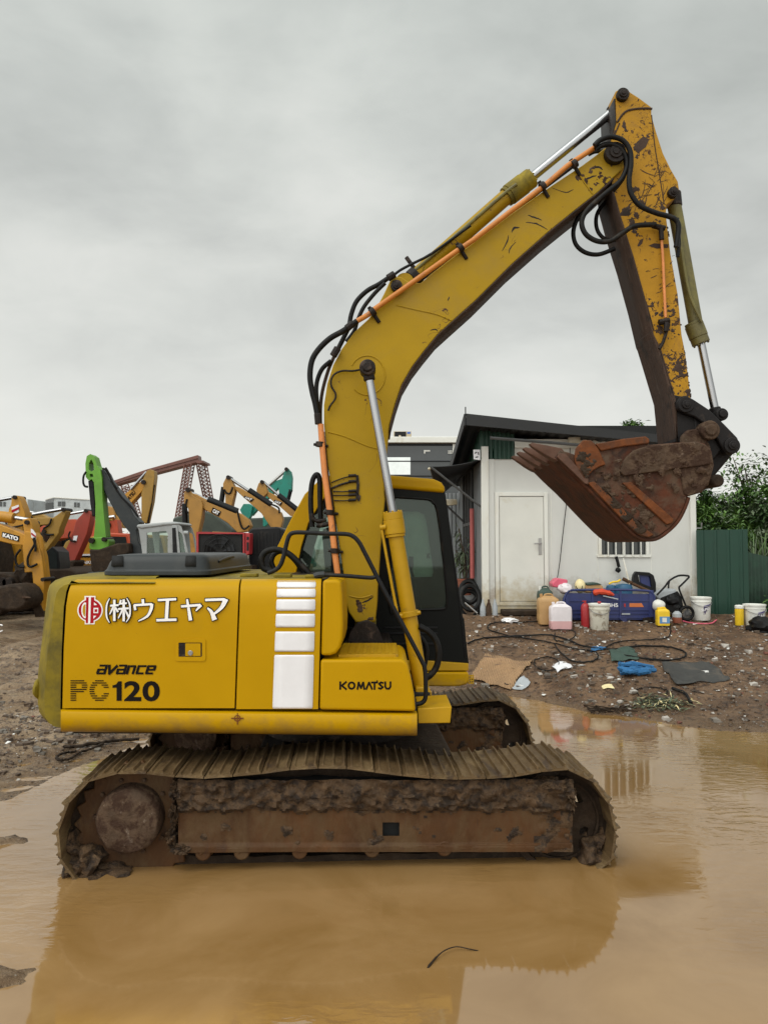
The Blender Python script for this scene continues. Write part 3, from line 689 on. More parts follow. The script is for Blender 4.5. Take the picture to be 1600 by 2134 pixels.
pprism(mb, st, 5.16, 0.42); mb.build('front_step', M['yel_cyl'], EXC, bevel=0.006)
mb = MB(); pprism(mb, [(866, 1432), (893, 1432), (905, 1478), (866, 1480)], 5.62, 0.28); mb.build('cylinder_bracket', M['yel_cyl'], EXC, bevel=0.01)
# hood with vents
mb = MB(); xl = W(209, 1196, 5.3).x; xrr = W(435, 1196, 5.3).x; zb = W(300, 1199, 5.3).z; zt = W(300, 1157, 5.34).z
def ringr(ins, z, ins2=None):
    x_0, x_1, y_0, y_1 = xl + ins, xrr - ins * .6, 5.3 + ins * .6, 7.1 - ins; r = 0.10; out = []
    for cx_, cy_, a0 in ((x_1 - r, y_0 + r, -90), (x_1 - r, y_1 - r, 0), (x_0 + r, y_1 - r, 90), (x_0 + r, y_0 + r, 180)):
        for i in range(6):
            t = math.radians(a0 + 18 * i); out.append(Vector((cx_ + r * math.cos(t), cy_ + r * math.sin(t), z)))
    return out
levels = [(0, zb), (0.0, zb + 0.03), (0.012, zb + 0.036), (0.03, lerp(zb, zt, .6)), (0.05, lerp(zb, zt, .88)), (0.075, zt), (0.14, zt + .008)]
R = [ringr(i, z) for i, z in levels]
vs = [p for r in R for p in r]; n = len(R[0])
mb.add(vs, [(i * n + j, i * n + (j + 1) % n, (i + 1) * n + (j + 1) % n, (i + 1) * n + j) for i in range(len(R) - 1) for j in range(n)] + [tuple(range(n)), tuple(range(len(vs) - n, len(vs)))])
hood = mb.build('engine_hood', M['hood'], EXC, smooth=35, bevel=0.004)
for xa_, xb_ in ((233, 258), (386, 409)):
    mb = MB(); mb.add([W(xa_ + 1, 1181, 5.316), W(xb_, 1181, 5.316), W(xb_, 1160, 5.343), W(xa_ + 3, 1160, 5.343)], [(0, 1, 2, 3)]); mb.build('vent_opening', M['dark'], hood, solid=0.02)
mb = MB(); ptube(mb, [(455, 1171, 5.7), (470, 1164, 5.9), (486, 1160, 6.2), (478, 1162, 6.1)], 0.012); mb.build('hood_handle', M['black'], hood)
# top deck plate, worn
mb = MB(); za = 1.842; box(mb, W(152, 1205, 5.15).x, W(668, 1205, 5.15).x, 5.18, 7.3, za - .03, za - 0.004); mb.build('top_plate', M['yel_old'], EXC, bevel=0.004)
mb = MB()
for px, Y in ((590, 5.4), (655, 5.28), (520, 5.5)):
    mb = MB(); p = W(px, 1200, Y); box(mb, p.x - .06, p.x + .06, Y - .05, Y + .05, za - .004, za + .02); mb.build('rail_foot', M['yel_old'], EXC, bevel=0.006)
# ---- cab (beyond the boom)
YC = 6.5
mb = MB()
side = [(563, 1200), (567, 1172), (578, 1142), (606, 1085), (636, 1030), (672, 996), (720, 986), (812, 992), (900, 999), (921, 1008), (928, 1030), (950, 1190), (966, 1300), (976, 1379), (976, 1383), (600, 1383), (563, 1300)]
w1 = [(822, 1036), (888, 1040), (902, 1047), (911, 1065), (921, 1140), (931, 1240), (929, 1264), (914, 1270), (830, 1270), (812, 1262)]
w2 = [(700, 1040), (790, 1044), (790, 1195), (700, 1195)]
w3 = [(652, 1075), (690, 1052), (690, 1195), (620, 1195), (632, 1140)]
holeplate(mb, [side, w1, w2, w3], on(YC), 0.05)
cab = mb.build('cab', M['cabblack'], EXC, smooth=0, bevel=0.008)
off = Vector((0, 0.98, 0))
w1n = [(836, 1066), (872, 1066), (884, 1072), (888, 1085), (903, 1190), (900, 1202), (845, 1203), (834, 1195)]
mb = MB(); sidew = [tuple((lambda q: (q.x, q.z))(W(x, y, YC))) for x, y in side]; w1w = [tuple((lambda q: (q.x, q.z))(W(x, y, YC + .98))) for x, y in w1n]; w2w, w3w = [[tuple((lambda q: (q.x, q.z))(W(x, y, YC))) for x, y in L_] for L_ in (w2, w3)]
holeplate(mb, [sidew, w1w, w2w, w3w], lambda u, v, w: Vector((u, YC + .98 + w, v)), 0.05); mb.build('far_wall', M['cabblack'], cab, smooth=0)
mb = MB(); prism(mb, [W(x, y, YC) + Vector((0, .05, 0)) for x, y in ((600, 1383), (976, 1383), (976, 1372), (600, 1372))], (0, .93, 0))
prism(mb, [W(x, y, YC) + Vector((0, .05, 0)) for x, y in ((563, 1300), (563, 1200), (578, 1142), (582, 1142), (568, 1200), (570, 1300))], (0, .93, 0))
prism(mb, [W(x, y, YC) + Vector((0, .05, 0)) for x, y in ((950, 1290), (968, 1290), (976, 1379), (956, 1379))], (0, .93, 0)); mb.build('cab_floor', M['dark'], cab)
mb = MB(); roof = [(660, 1006), (674, 995), (720, 985), (812, 990), (903, 997.5), (920, 1005), (926, 1014), (928, 1027), (812, 1017), (700, 1015)]
prism(mb, [W(x, y, YC - 0.03) for x, y in roof], (0, 1.12, 0)); mb.build('cab_roof', M['yel'], cab, bevel=0.03, seg=4)
mb = MB(); rp = [(562, 1200), (566, 1172), (577, 1142), (605, 1085), (635, 1030), (671, 995), (700, 988), (700, 1012), (682, 1030), (664, 1055), (643, 1090), (628, 1140), (616, 1200)]
prism(mb, [W(x, y, YC - 0.02) for x, y in rp], (0, 0.06, 0)); prism(mb, [W(x, y, YC) + Vector((0, 1.0, 0)) for x, y in rp], (0, 0.06, 0))
back = [W(x, y, YC) for x, y in rp[:6]]
gridm(mb, [back, [p + Vector((0, 1.0, 0)) for p in back]])
mb.build('rear_pillar', M['yel'], cab, smooth=30, bevel=0.006)
for L_, nm, g_ in ((w1, 'window', 'glass'), (w2, 'window', 'glass'), (w3, 'window', 'glass')):
    mb = MB(); cx_ = sum(p[0] for p in L_) / len(L_); cy_ = sum(p[1] for p in L_) / len(L_)
    prism(mb, [W(cx_ + (x - cx_) * 1.02, cy_ + (y - cy_) * 1.01, YC + .02) for x, y in L_], (0, 0.006, 0)); mb.build(nm, M[g_], cab, smooth=0)
w1f = w1
mb = MB(); prism(mb, [W(x, y, YC + .99) for x, y in w1n], (0, 0.006, 0)); fw = mb.build('window', M['film'], cab, smooth=0)
mb = MB(); text(mb, 'K', (889, 1153, 897, 1164), lambda x, y, w: W(x, y, YC + 1.0) + Vector((0, w - .01, 0)), bold=.05); mb.build('brand_lettering', M['ltblack'], cab, smooth=0)
# window gasket
mb = MB(); tube(mb, [W(x, y, YC - 0.004) for x, y in w1 + [w1[0]]], 0.010, 6, 2); mb.build('window_seal', M['rubber'], cab)
mb = MB(); tube(mb, [W(x, y, YC - 0.002) for x, y in [(938, 1110), (948, 1190), (962, 1300), (969, 1372)]], 0.006, 6, 2)
for yy in (1306, 1318, 1340): prism(mb, [W(x, y, YC - .012) for x, y in ((800, yy), (912, yy), (912, yy + 4), (800, yy + 4))], (0, .02, 0))
mb.build('door_trim', M['black'], cab, bevel=.003)
mb = MB(); prism(mb, [W(x, y, YC - 0.03) for x, y in ((700, 1376), (887, 1377), (976, 1383), (976, 1398), (700, 1398))], (0, 1.1, 0)); mb.build('cab_trim', M['yel_cyl'], cab, bevel=.006)
mb = MB(); prism(mb, [W(x, y, YC - 0.05) for x, y in ((860, 1401), (976, 1401), (977, 1420), (972, 1427), (955, 1431), (860, 1431))], (0, 1.1, 0)); mb.build('cab_base', M['yel'], cab, bevel=.02, seg=3)
mb = MB(); holeplate(mb, [[(975, 1407), (987, 1407), (987, 1425), (975, 1425)]] + [circ(979 + 5 * i, 1411 + 5 * j, 1.6, 8) for i in (0, 1) for j in (0, 1, 2)], on(YC), .02); mb.build('step_bracket', M['yel_cyl'], cab, smooth=0)
mb = MB(); s0 = W(760, 1240, 7.0); box(mb, s0.x - .3, s0.x + .12, 6.8, 7.25, s0.z - .3, s0.z - .1); prism(mb, [(s0.x - .32, 6.8, s0.z - .1), (s0.x - .18, 6.8, s0.z - .1), (s0.x - .27, 6.8, s0.z + .62), (s0.x - .38, 6.8, s0.z + .6)], (0, .45, 0)); mb.build('operator_seat', M['black'], cab, bevel=.04)
mb = MB(); p = W(880, 1290, 6.8); cyl(mb, p, p + Vector((-.1, 0, .45)), .012, n=8); cyl(mb, p + Vector((-.1, 0, .45)), p + Vector((-.1, 0, .55)), .024, n=8); mb.build('control_lever', M['rubber'], cab)
# grille / dark machinery between platform and cab
mb = MB(); pprism(mb, [(600, 1196), (700, 1196), (700, 1345), (600, 1345)], 5.9, .5); pprism(mb, [(700, 1300), (815, 1330), (840, 1440), (700, 1440)], 6.42, .05)
mb.build('pump_bay', M['greasy'], EXC, bevel=.01)
# ---- boom
YN, TBM = 5.95, 0.42
boom_top = [(1243, 322), (1212, 345), (1174, 370), (1126, 402), (1055, 452), (974, 514), (950, 530), (897, 571), (876, 590), (850, 586), (836, 577), (824, 576), (812, 586), (800, 612), (785, 640), (768, 664), (738, 692), (712, 727), (694, 761), (682, 799), (675, 844), (675, 885), (678, 917), (683, 970), (692, 1022), (698, 1075), (706, 1127), (716, 1197), (720, 1252), (727, 1276), (741, 1297)]
boom_bot = [(782, 1296), (786, 1260), (787, 1225), (789, 1204), (793, 1140), (799, 1069), (802, 1040), (800, 1022), (803, 975), (806, 940), (810, 900), (812, 885), (823, 844), (837, 802), (859, 764), (884, 731), (911, 698), (944, 668), (991, 626), (1060, 569), (1067, 550), (1067, 550), (1145, 481), (1197, 439), (1245, 401), (1276, 372)]
boom_bot = [p for i, p in enumerate(boom_bot) if i not in (19, 20)] 
tip = [(1297, 352), (1304, 333), (1300, 312), (1287, 302), (1270, 303), (1257, 310)]
def densify(L): return L
def decal(mb, px, Y, mi=1):
    P = [W(x, y, Y) for x, y in px]; n = len(P) // 2   # ribbon: two sides
    mb.add(P, [(i, i + 1, 2 * n - 2 - i, 2 * n - 1 - i) for i in range(n - 1)], mi)
mb = MB(); pprism(mb, boom_top + boom_bot + tip, YN, TBM)
for pts, w in (([(1100, 448), (1112, 452), (1128, 459)], 2.5), ([(1095, 463), (1118, 466), (1140, 478)], 2.2), ([(1065, 483), (1072, 475), (1082, 474)], 3.5), ([(1058, 490), (1056, 502), (1046, 524)], 2.2), ([(1075, 505), (1062, 516), (1060, 528)], 1.8), ([(1150, 390), (1178, 400), (1195, 395)], 1.5), ([(1213, 377), (1225, 372), (1243, 366)], 3), ([(1228, 352), (1245, 348), (1256, 355)], 3), ([(755, 1256), (765, 1252), (778, 1244)], 3.5), ([(932, 627), (935, 622), (936, 617)], 2), ([(896, 688), (905, 687), (912, 689)], 2)):
    S_ = smoothpts([Vector((x + random.uniform(-1, 1), y + random.uniform(-1, 1), 0)) for x, y in pts], 4); n0 = len(S_)
    decal(mb, ribbon([(p.x, p.y + random.uniform(-.7, .7)) for p in S_], [w * (0.35 + math.sin(math.pi * i / (n0 - 1)) * random.uniform(.6, 1.1)) for i in range(n0)]), YN - .0012)
boom = mb.build('boom', [M['yel_boom'], M['greasy']], EXC, bevel=0.008)
# edge flange strips and underside plate (browned)
mb = MB()
ub = [W(x, y, YN) for x, y in boom_bot[10:]]
gridm(mb, [[p + Vector((0, -0.012, 0)) for p in ub], [p + Vector((0, TBM + .012, 0)) for p in ub]])
mb.build('underside_plate', M['under'], boom, solid=0.012, smooth=30)
WELDS = []
def weld(mbx, pts, Y=YN, r=0.006): m_ = MB(); tube(m_, [W(x, y, Y - 0.001) for x, y in pts], r, 6, 4); WELDS.append(m_)
def build_welds(mname, parent):
    for m_ in WELDS: m_.build('weld_seam', M[mname], parent)
    WELDS.clear()
mb = MB(); weld(mb, [(826, 636), (870, 646), (910, 655), (940, 668)]); weld(mb, [(684, 900), (720, 910), (762, 928), (787, 935)]); weld(mb, [(1205, 362), (1219, 383), (1234, 404)])
weld(mb, circ(765, 782, 37, 24, 41)[14:] + circ(765, 782, 37, 24, 41)[:10], r=.006); weld(mb, [(728, 1242), (752, 1246), (776, 1240)])
build_welds('yel_boom', boom)
def pin(px, py, r, Yf, Yb_, name, mname, parent, r2=None, collar=True):
    mb = MB(); a = W(px, py, YN); a = Vector((a.x, Yf, a.z)); b = Vector((a.x, Yb_, a.z))
    cyl(mb, a, b, r, n=28)
    if collar: cyl(mb, a - Vector((0, .012, 0)), a, r * .62, n=20); cyl(mb, a - Vector((0, .02, 0)), a - Vector((0, .012, 0)), r * .35, n=6)
    return mb.build(name, M[mname], parent, bevel=0.006)
pin(1278, 324, 0.082, YN - 0.06, YN + TBM + .06, 'boom_tip_pin', 'greasy', boom)
relief('grime', [(1195, 365), (1275, 330), (1275, 372), (1245, 400), (1218, 402)], on(YN - .001), M['mudplate'], boom, .28, .003, 16, 1.2, 2)
relief('grime', [(728, 1250), (782, 1250), (780, 1292), (742, 1294)], on(YN - .001), M['mudplate'], boom, .35, .003, 14, 1.2, 4)
pin(826, 598, 0.045, YN - 0.04, YN + TBM + .04, 'cylinder_pin', 'greasy', boom)
mb = MB(); c = W(762, 1318, 6.16)
cyl(mb, c - Vector((0, .3, 0)), c + Vector((0, .3, 0)), 0.065, n=24); fb = mb.build('boom_foot_pin', M['greasy'], boom, bevel=.01)
mb = MB(); pprism(mb, [(738, 1294), (784, 1294), (782, 1315), (770, 1330), (752, 1330), (741, 1312)], 5.98, .36); mb.build('boom_foot', M['yel_old'], boom, bevel=.02)
for Y in (5.84, 6.42):
    mb = MB(); pprism(mb, [(722, 1345), (728, 1318), (745, 1298), (764, 1292), (782, 1300), (792, 1320), (802, 1348)], Y, 0.045); mb.build('boom_bracket', M['greasy'], EXC, bevel=.008)
mb = MB(); pprism(mb, [(715, 1344), (812, 1344), (818, 1372), (712, 1372)], 5.7, 0.9); mb.build('bracket_base', M['greasy'], EXC, bevel=.01)
# scrape marks (bare steel patches) and grease manifold on the boom side
mb = MB()
for pts, ws in (([(744, 990), (746, 1010), (744, 1040)], [5, 6, 5]), ([(741, 1026), (750, 1034), (747, 1044)], [3, 4, 4])): pprism(mb, ribbon(pts, ws), YN - .012, .012)
for y0_, xa_ in ((1000, 690), (1012, 690), (1024, 694), (1032, 694), (1043, 696)):
    y1_ = y0_ - (9 if y0_ < 1015 else 1)
    tube(mb, [W(xa_, y0_ + 6 if y0_ < 1015 else y0_, YN - .008), W(lerp(xa_, 738, .5), (y0_ + y1_) / 2 + 1, YN - .012), W(738, y1_, YN - .01)], 0.005 if y0_ != 1012 else .009, 6, 3)
    cyl(mb, W(726, y1_ + .5, YN - .014), W(742, y1_ - .5, YN - .014), .011, n=8)
mb.build('grease_manifold', M['greasy'], boom)

# ---- cylinders
def ram(name, label, p0, p1, ph0, ph1, pe, rb, rh, rr, Y, mb_col, head_col, parent=EXC, eye=0.075, eye_col='greasy', yw=0.11, base_eye=True):
    A, B, H0, H1, E = [W(p[0], p[1], Y) for p in (p0, p1, ph0, ph1, pe)]
    mb = MB(); d = (B - A).normalized(); cyl(mb, A, B, rb, n=28)
    if base_eye: cyl(mb, A - d * 0.02 - Vector((0, yw, 0)), A - d * 0.02 + Vector((0, yw, 0)), rb * 1.15, n=24)
    barrel = mb.build(name, M[mb_col], parent, bevel=.006, smooth=40)
    mb = MB(); d = (H1 - H0); cyl(mb, H0, H0 + d * .12, rh * .93, n=30); cyl(mb, H0 + d * .12, H0 + d * .7, rh, n=30); cyl(mb, H0 + d * .7, H1, rh * .95, n=30)
    dn = d.normalized(); u, w = frame_of(dn)
    for k in range(8):
        t = 2 * math.pi * k / 8; q = H1 + (u * math.cos(t) + w * math.sin(t)) * rh * .8; cyl(mb, q, q + dn * .012, .009, n=6)
    mb.build('cylinder_head', M[head_col], barrel, bevel=.003, smooth=40)
    mb = MB(); cyl(mb, H1, E, rr, n=24); mb.build('rod', M['chrome'], barrel)
    mb = MB(); cyl(mb, E - Vector((0, yw, 0)), E + Vector((0, yw, 0)), eye, n=28); cyl(mb, E - (E - H1).normalized() * eye * 1.5, E, rr * 1.4, n=20)
    cyl(mb, E - Vector((0, yw + .02, 0)), E - Vector((0, yw, 0)), eye * .62, n=20); mb.build('rod_eye', M[eye_col], barrel, bevel=.008)
    return barrel
bc = ram('boom_cylinder', '', (879, 1440), (823, 1108), (824, 1119), (818, 1068), (766, 769), 0.057, 0.078, 0.031, 5.74, 'yel_cyl', 'yel_cyl', eye=.060, yw=.07)
mb = MB(); a_, b_ = W(796, 1107, 5.70), W(828, 1279, 5.70); tube(mb, [W(806, 1098, 5.72), W(797, 1100, 5.7), a_, b_, W(836, 1284, 5.7)], .011, 8, 3); cyl(mb, W(792, 1100, 5.7), W(804, 1098, 5.7), .02, n=10); mb.build('oil_pipe', M['yel_cyl'], bc)
mb = MB(); d = (W(824, 1119, 5.74) - W(879, 1440, 5.74)).normalized(); c = W(852, 1279, 5.74); cyl(mb, c - d * .02, c + d * .02, .072, n=28); cyl(mb, W(832, 1283, 5.70), W(876, 1276, 5.72), .016, n=6); mb.build('pipe_clamp', M['yel_cyl'], bc, bevel=.003)
# far boom cylinder, the other side of the boom
def cptree(o, dv):
    c2 = o.copy(); COL.objects.link(c2); c2.location = o.location + dv; WL[c2.name] = wl(o) + dv
    for ch in list(o.children):
        d2 = ch.copy(); COL.objects.link(d2); d2.parent = c2
    return c2
cptree(bc, Vector((0, 0.84, 0)))
YM = YN + TBM / 2
ac = ram('arm_cylinder', '', (846, 594), (1056, 409), (1054, 411), (1106, 371), (1290, 221), 0.064, 0.086, 0.038, YM, 'yel_boom', 'yel_old', eye=.065, yw=.12)
mb = MB(); tube(mb, [W(862, 566, YM - .05), W(900, 533, YM - .07), W(980, 464, YM - .07), W(1048, 405, YM - .07), W(1076, 384, YM - .09)], .014, 8, 3)
mb.build('oil_pipe', M['cyl_old'], ac)
mb = MB(); c = W(861, 566, YM); d = (W(1056, 409, YM) - W(846, 594, YM)).normalized(); c = W(864, 578, YM); cyl(mb, c - d * .03, c + d * .03, .08, n=24); cyl(mb, c + Vector((0, -.02, .06)), c + Vector((-.07, -.02, .16)), .018, n=8); mb.build('pipe_clamp', M['greasy'], ac, bevel=.004)
# ---- arm
arm_o = [(1282, 190), (1293, 184), (1305, 187), (1330, 203), (1357, 223), (1357, 240), (1366, 272), (1381, 319), (1397, 352), (1412, 378), (1415, 397), (1407, 413), (1389, 426), (1387, 445), (1397, 530), (1412, 614), (1420, 698), (1428, 738), (1439, 829), (1446, 878), (1446, 905), (1425, 921), (1408, 921), (1404, 836), (1400, 822), (1372, 727), (1358, 700), (1341, 628), (1316, 538), (1291, 459), (1274, 397), (1271, 361), (1262, 319), (1274, 279), (1281, 257), (1279, 206)]
YA, TAM = 5.975, 0.37
mb = MB(); pprism(mb, arm_o, YA, TAM)

# bare scratches, as the photo's worn patches
rr = random.Random(3)
def scr(x0_, y0_, x1_, y1_, n_, lmin, lmax, amin, amax, wmin=0.8, wmax=2.0):
    for _ in range(n_):
        x, y = rr.uniform(x0_, x1_), rr.uniform(y0_, y1_); l = rr.uniform(lmin, lmax); a = math.radians(rr.uniform(amin, amax)); w = rr.uniform(wmin, wmax); ph = rr.uniform(-.3, .3)
        pts = [(x + l * t * math.cos(a + ph * t) , y - l * t * math.sin(a + ph * t) + rr.uniform(-.8, .8)) for t in (0, .25, .5, .75, 1)]
        decal(mb, ribbon(pts, [w * .3, w, w * rr.uniform(.5, 1), w * .8, w * .2]), YA - .0012 - rr.random() * .002)
scr(1325, 350, 1375, 410, 16, 12, 38, -80, 60); scr(1300, 405, 1370, 460, 26, 8, 26, 10, 80); scr(1330, 240, 1358, 300, 8, 5, 12, -40, 60); scr(1330, 400, 1395, 440, 14, 15, 40, 40, 80)
scr(1340, 520, 1400, 690, 16, 6, 16, 0, 70); scr(1385, 740, 1425, 800, 26, 5, 16, 20, 70, 1, 3)
mb.add([W(x, y, YA - .0025) for x, y in [(1350, 512), (1362, 507), (1392, 509), (1392, 516), (1368, 518)]], [tuple(range(5))], 1)
mb.add([W(x, y, YA - .0025) for x, y in [(1327, 512), (1333, 500), (1340, 497), (1337, 508), (1330, 514)]], [tuple(range(5))], 1)
mb.add([W(x, y, YA - .0025) for x, y in [(1319, 310), (1326, 296), (1340, 284), (1352, 290), (1345, 306), (1330, 318)]], [tuple(range(6))], 1)
arm = mb.build('arm', [M['yel_arm'], M['under']], EXC, bevel=0.008)
mb = MB(); ins = [W(x, y, YA) for x, y in [(1408, 921), (1404, 836), (1400, 822), (1372, 727), (1358, 700), (1341, 628), (1316, 538), (1291, 459), (1274, 397)]]
gridm(mb, [[p + Vector((-.001, -0.012, 0)) for p in ins], [p + Vector((-.001, TAM + .012, 0)) for p in ins]]); mb.build('underside_plate', M['under'], arm, solid=-0.012, smooth=30)
mb = MB(); ins = [(1282, 206), (1284, 257), (1266, 319), (1275, 361)]
mb2 = [W(x, y, YA) for x, y in [(1279, 206), (1281, 257), (1274, 279), (1262, 319), (1271, 361), (1274, 397)]]
gridm(mb, [[p + Vector((-.002, -.004, 0)) for p in mb2], [p + Vector((-.002, TAM + .004, 0)) for p in mb2]]); mb.build('front_plate', M['greasy'], arm, solid=-.01, smooth=30)
mb = MB(); tail = [(1400, 822), (1440, 829), (1449, 880), (1450, 905), (1425, 922), (1407, 922)]; pprism(mb, tail, YA - .006, TAM + .012); mb.build('arm_end', M['link'], arm, bevel=.008)
mb = MB(); pprism(mb, [(1356, 688), (1378, 735), (1404, 822), (1413, 915), (1407, 915), (1398, 826), (1372, 740)], YA - .012, TAM + .024); mb.build('wear_strip', M['under'], arm, bevel=.006)
mb = MB(); weld(mb, [(1285, 255), (1300, 235), (1318, 228), (1345, 226), (1358, 227)], YA, .009); weld(mb, [(1281, 272), (1275, 285), (1280, 280), (1290, 257)], YA, .006); weld(mb, [(1357, 240), (1363, 300), (1371, 350), (1383, 425)], YA, .004); weld(mb, [(1345, 628), (1362, 690)], YA, .005)
build_welds('under', arm)
relief('grime', [(1272, 365), (1320, 372), (1385, 430), (1395, 500), (1310, 520), (1290, 455)], on(YA - .001), M['under'], arm, .30, .003, 13, 1.2, 2)
relief('grime', [(1375, 725), (1427, 740), (1440, 828), (1402, 820)], on(YA - .001), M['under'], arm, .06, .003, 20, 1.1, 5)
relief('grime', [(1345, 620), (1418, 640), (1427, 740), (1375, 725)], on(YA - .001), M['under'], arm, .36, .003, 20, 1.1, 7)
relief('grime', [(1283, 215), (1345, 228), (1380, 330), (1330, 350), (1290, 300)], on(YA - .001), M['under'], arm, .48, .003, 16, 1.2, 9)
pin(1297, 197, 0.05, YA - .04, YA + TAM + .04, 'arm_cylinder_pin', 'greasy', arm)
pin(1402, 401, 0.042, YA - .04, YA + TAM + .04, 'bucket_cylinder_pin', 'greasy', arm)

# ---- bucket cylinder and linkage
kc = ram('bucket_cylinder', '', (1404, 428), (1448, 672), (1443, 672), (1460, 716), (1492, 868), 0.055, 0.074, 0.032, YM, 'cyl_old', 'cyl_old', eye=.05, base_eye=False, eye_col='link')
mb = MB(); cyl(mb, W(1402, 401, YM), W(1405, 432, YM), .06, n=20); mb.build('base_eye', M['greasy'], kc, bevel=.01)
mb = MB(); tube(mb, [W(1415, 485, YM - .07), W(1425, 560, YM - .075), W(1438, 620, YM - .08), W(1462, 672, YM - .09)], .012, 8, 3); mb.build('oil_pipe', M['cyl_old'], kc)
hl = [(1409, 836), (1416, 826), (1430, 824), (1446, 833), (1478, 854), (1509, 884), (1536, 912), (1541, 926), (1538, 940), (1527, 947), (1512, 945), (1506, 936), (1492, 912), (1470, 885), (1446, 868), (1424, 861), (1411, 852)]
for Y in (YM - .24, YM + .19):
    mb = MB(); pprism(mb, hl, Y, .05); lk = mb.build('link_arm', M['link'], EXC, bevel=.01)
    for x, y in ((1427, 844), (1523, 929)):
        mb = MB(); p = W(x, y, Y); cyl(mb, p - Vector((0, .02, 0)), p + Vector((0, .07, 0)), .062, n=24); cyl(mb, p - Vector((0, .035, 0)), p - Vector((0, .02, 0)), .035, n=20); cyl(mb, p - Vector((0, .045, 0)), p - Vector((0, .035, 0)), .02, n=6); mb.build('link_pin', M['link'], lk, bevel=.006)
mb = MB(); cyl(mb, W(1523, 929, YM - .2), W(1523, 929, YM + .2), .05, n=20); cyl(mb, W(1427, 844, YM - .2), W(1427, 844, YM + .2), .04, n=20); mb.build('link_shaft', M['link'], EXC)
mb = MB(); pprism(mb, [(1506, 925), (1520, 912), (1534, 928), (1528, 946), (1495, 985), (1470, 1012), (1452, 1000), (1478, 960)], YM - .13, .26); mb.build('bucket_link', M['link'], EXC, bevel=.02)
mb = MB(); pprism(mb, [(1446, 872), (1462, 880), (1490, 915), (1503, 936), (1480, 965), (1450, 930)], YM - .2, .4); mb.build('linkage_plate', M['link'], EXC, bevel=.01)
# ---- bucket
BN, BF = 5.70, 6.62
prof_b = [(1160, 948), (1190, 978), (1224, 1010), (1258, 1046), (1290, 1079), (1318, 1106), (1335, 1118), (1352, 1122), (1370, 1118), (1392, 1102), (1410, 1083), (1424, 1056), (1431, 1035)]
top_b = [(1431, 1035), (1462, 1026), (1478, 1004), (1487, 970), (1482, 940), (1468, 925), (1450, 920), (1400, 923), (1352, 927), (1351, 914), (1342, 911), (1300, 917), (1252, 930), (1262, 966), (1246, 934), (1231, 917), (1216, 919), (1203, 934), (1199, 950), (1188, 944), (1166, 938)]
top_b = [(1431, 1035), (1462, 1026), (1478, 1004), (1487, 970), (1482, 940), (1468, 925), (1450, 920), (1400, 923), (1352, 927), (1351, 914), (1342, 911), (1300, 917), (1262, 928), (1250, 934), (1231, 917), (1216, 919), (1203, 934), (1199, 950), (1188, 944), (1166, 938)]
mb = MB(); P_ = [W(x, y, BN) for x, y in prof_b]
P_ = smoothpts(P_, 4)
gridm(mb, [[p + Vector((0, (BF - BN) * k / 12, 0)) for p in P_] for k in range(13)])
bucket = mb.build('bucket', M['rust_shell'], EXC, smooth=50, solid=-0.025)
for Y, nm in ((BN - .008, 'side_plate'), (BF - .02, 'side_plate')):
    mb = MB(); pprism(mb, prof_b[:-1] + top_b, Y, .03)
    spn = mb.build(nm, M['rust'], bucket, bevel=.006)
    if Y < 6:
        mb = MB()
        pprism(mb, [(1224, 1006), (1238, 1003), (1334, 1096), (1362, 1114), (1350, 1120), (1330, 1114), (1290, 1076)], BN - .03, .025)
        pprism(mb, [(1296, 1006), (1314, 1004), (1404, 1082), (1400, 1090), (1388, 1093)], BN - .03, .025)
        mb.build('side_rib', M['rust_o'], spn, bevel=.006)
        mb = MB(); pts = [(1298, 962), (1306, 950), (1320, 938), (1345, 930), (1400, 924), (1450, 920), (1470, 927), (1482, 942), (1487, 966), (1450, 972), (1400, 978), (1300, 992), (1292, 985)]
        pprism(mb, pts, BN - .036, .03); pprism(mb, [(1415, 975), (1486, 965), (1478, 1004), (1462, 1024), (1434, 1034), (1425, 1030)], BN - .02, .02)
        mb.build('mount_plate', M['mudplate'], spn, bevel=.008)
        mb = MB(); pprism(mb, [(1199, 935), (1214, 917), (1231, 917), (1246, 934), (1262, 968), (1250, 972), (1236, 980), (1216, 1000), (1203, 980), (1197, 955)], BN - .034, .03)
        pprism(mb, [(1240, 925), (1300, 914), (1345, 909), (1353, 915), (1352, 924), (1300, 930), (1252, 940)], BN - .028, .05)
        mb.build('side_cutter', M['rust_o'], spn, bevel=.008)
        mb = MB(); pprism(mb, [(1166, 944), (1178, 946), (1226, 998), (1226, 1010), (1218, 1008), (1160, 952)], BN - .034, .03); mb.build('cutting_edge', M['tooth'], spn, bevel=.005)
relief('caked_mud', [(1240, 982), (1290, 990), (1300, 1004), (1398, 1084), (1392, 1098), (1362, 1112), (1335, 1092), (1240, 1004)], on(BN - .009), M['mudplate'], bucket, .02, .014, 14, 1.3, 1)
relief('caked_mud', [(1262, 965), (1300, 955), (1440, 930), (1484, 950), (1480, 1000), (1440, 1030), (1420, 1050), (1330, 1010), (1262, 985)], on(BN - .037), M['mudplate'], bucket, .32, .010, 12, 1.3, 4)
relief('caked_mud', [(1200, 935), (1215, 920), (1245, 938), (1260, 968), (1222, 1000), (1200, 960)], on(BN - .036), M['darkmud'], bucket, .2, .007, 14, 1.3, 8)
relief('caked_mud', [(1240, 1010), (1250, 1010), (1350, 1108), (1330, 1114), (1285, 1070)], on(BN - .031), M['darkmud'], bucket, .1, .007, 14, 1.3, 11)
mb = MB(); pprism(mb, [(1162, 940), (1196, 946), (1212, 966), (1205, 972), (1160, 950)], BN, BF - BN); mb.build('bucket_lip', M['rust'], bucket, bevel=.01)
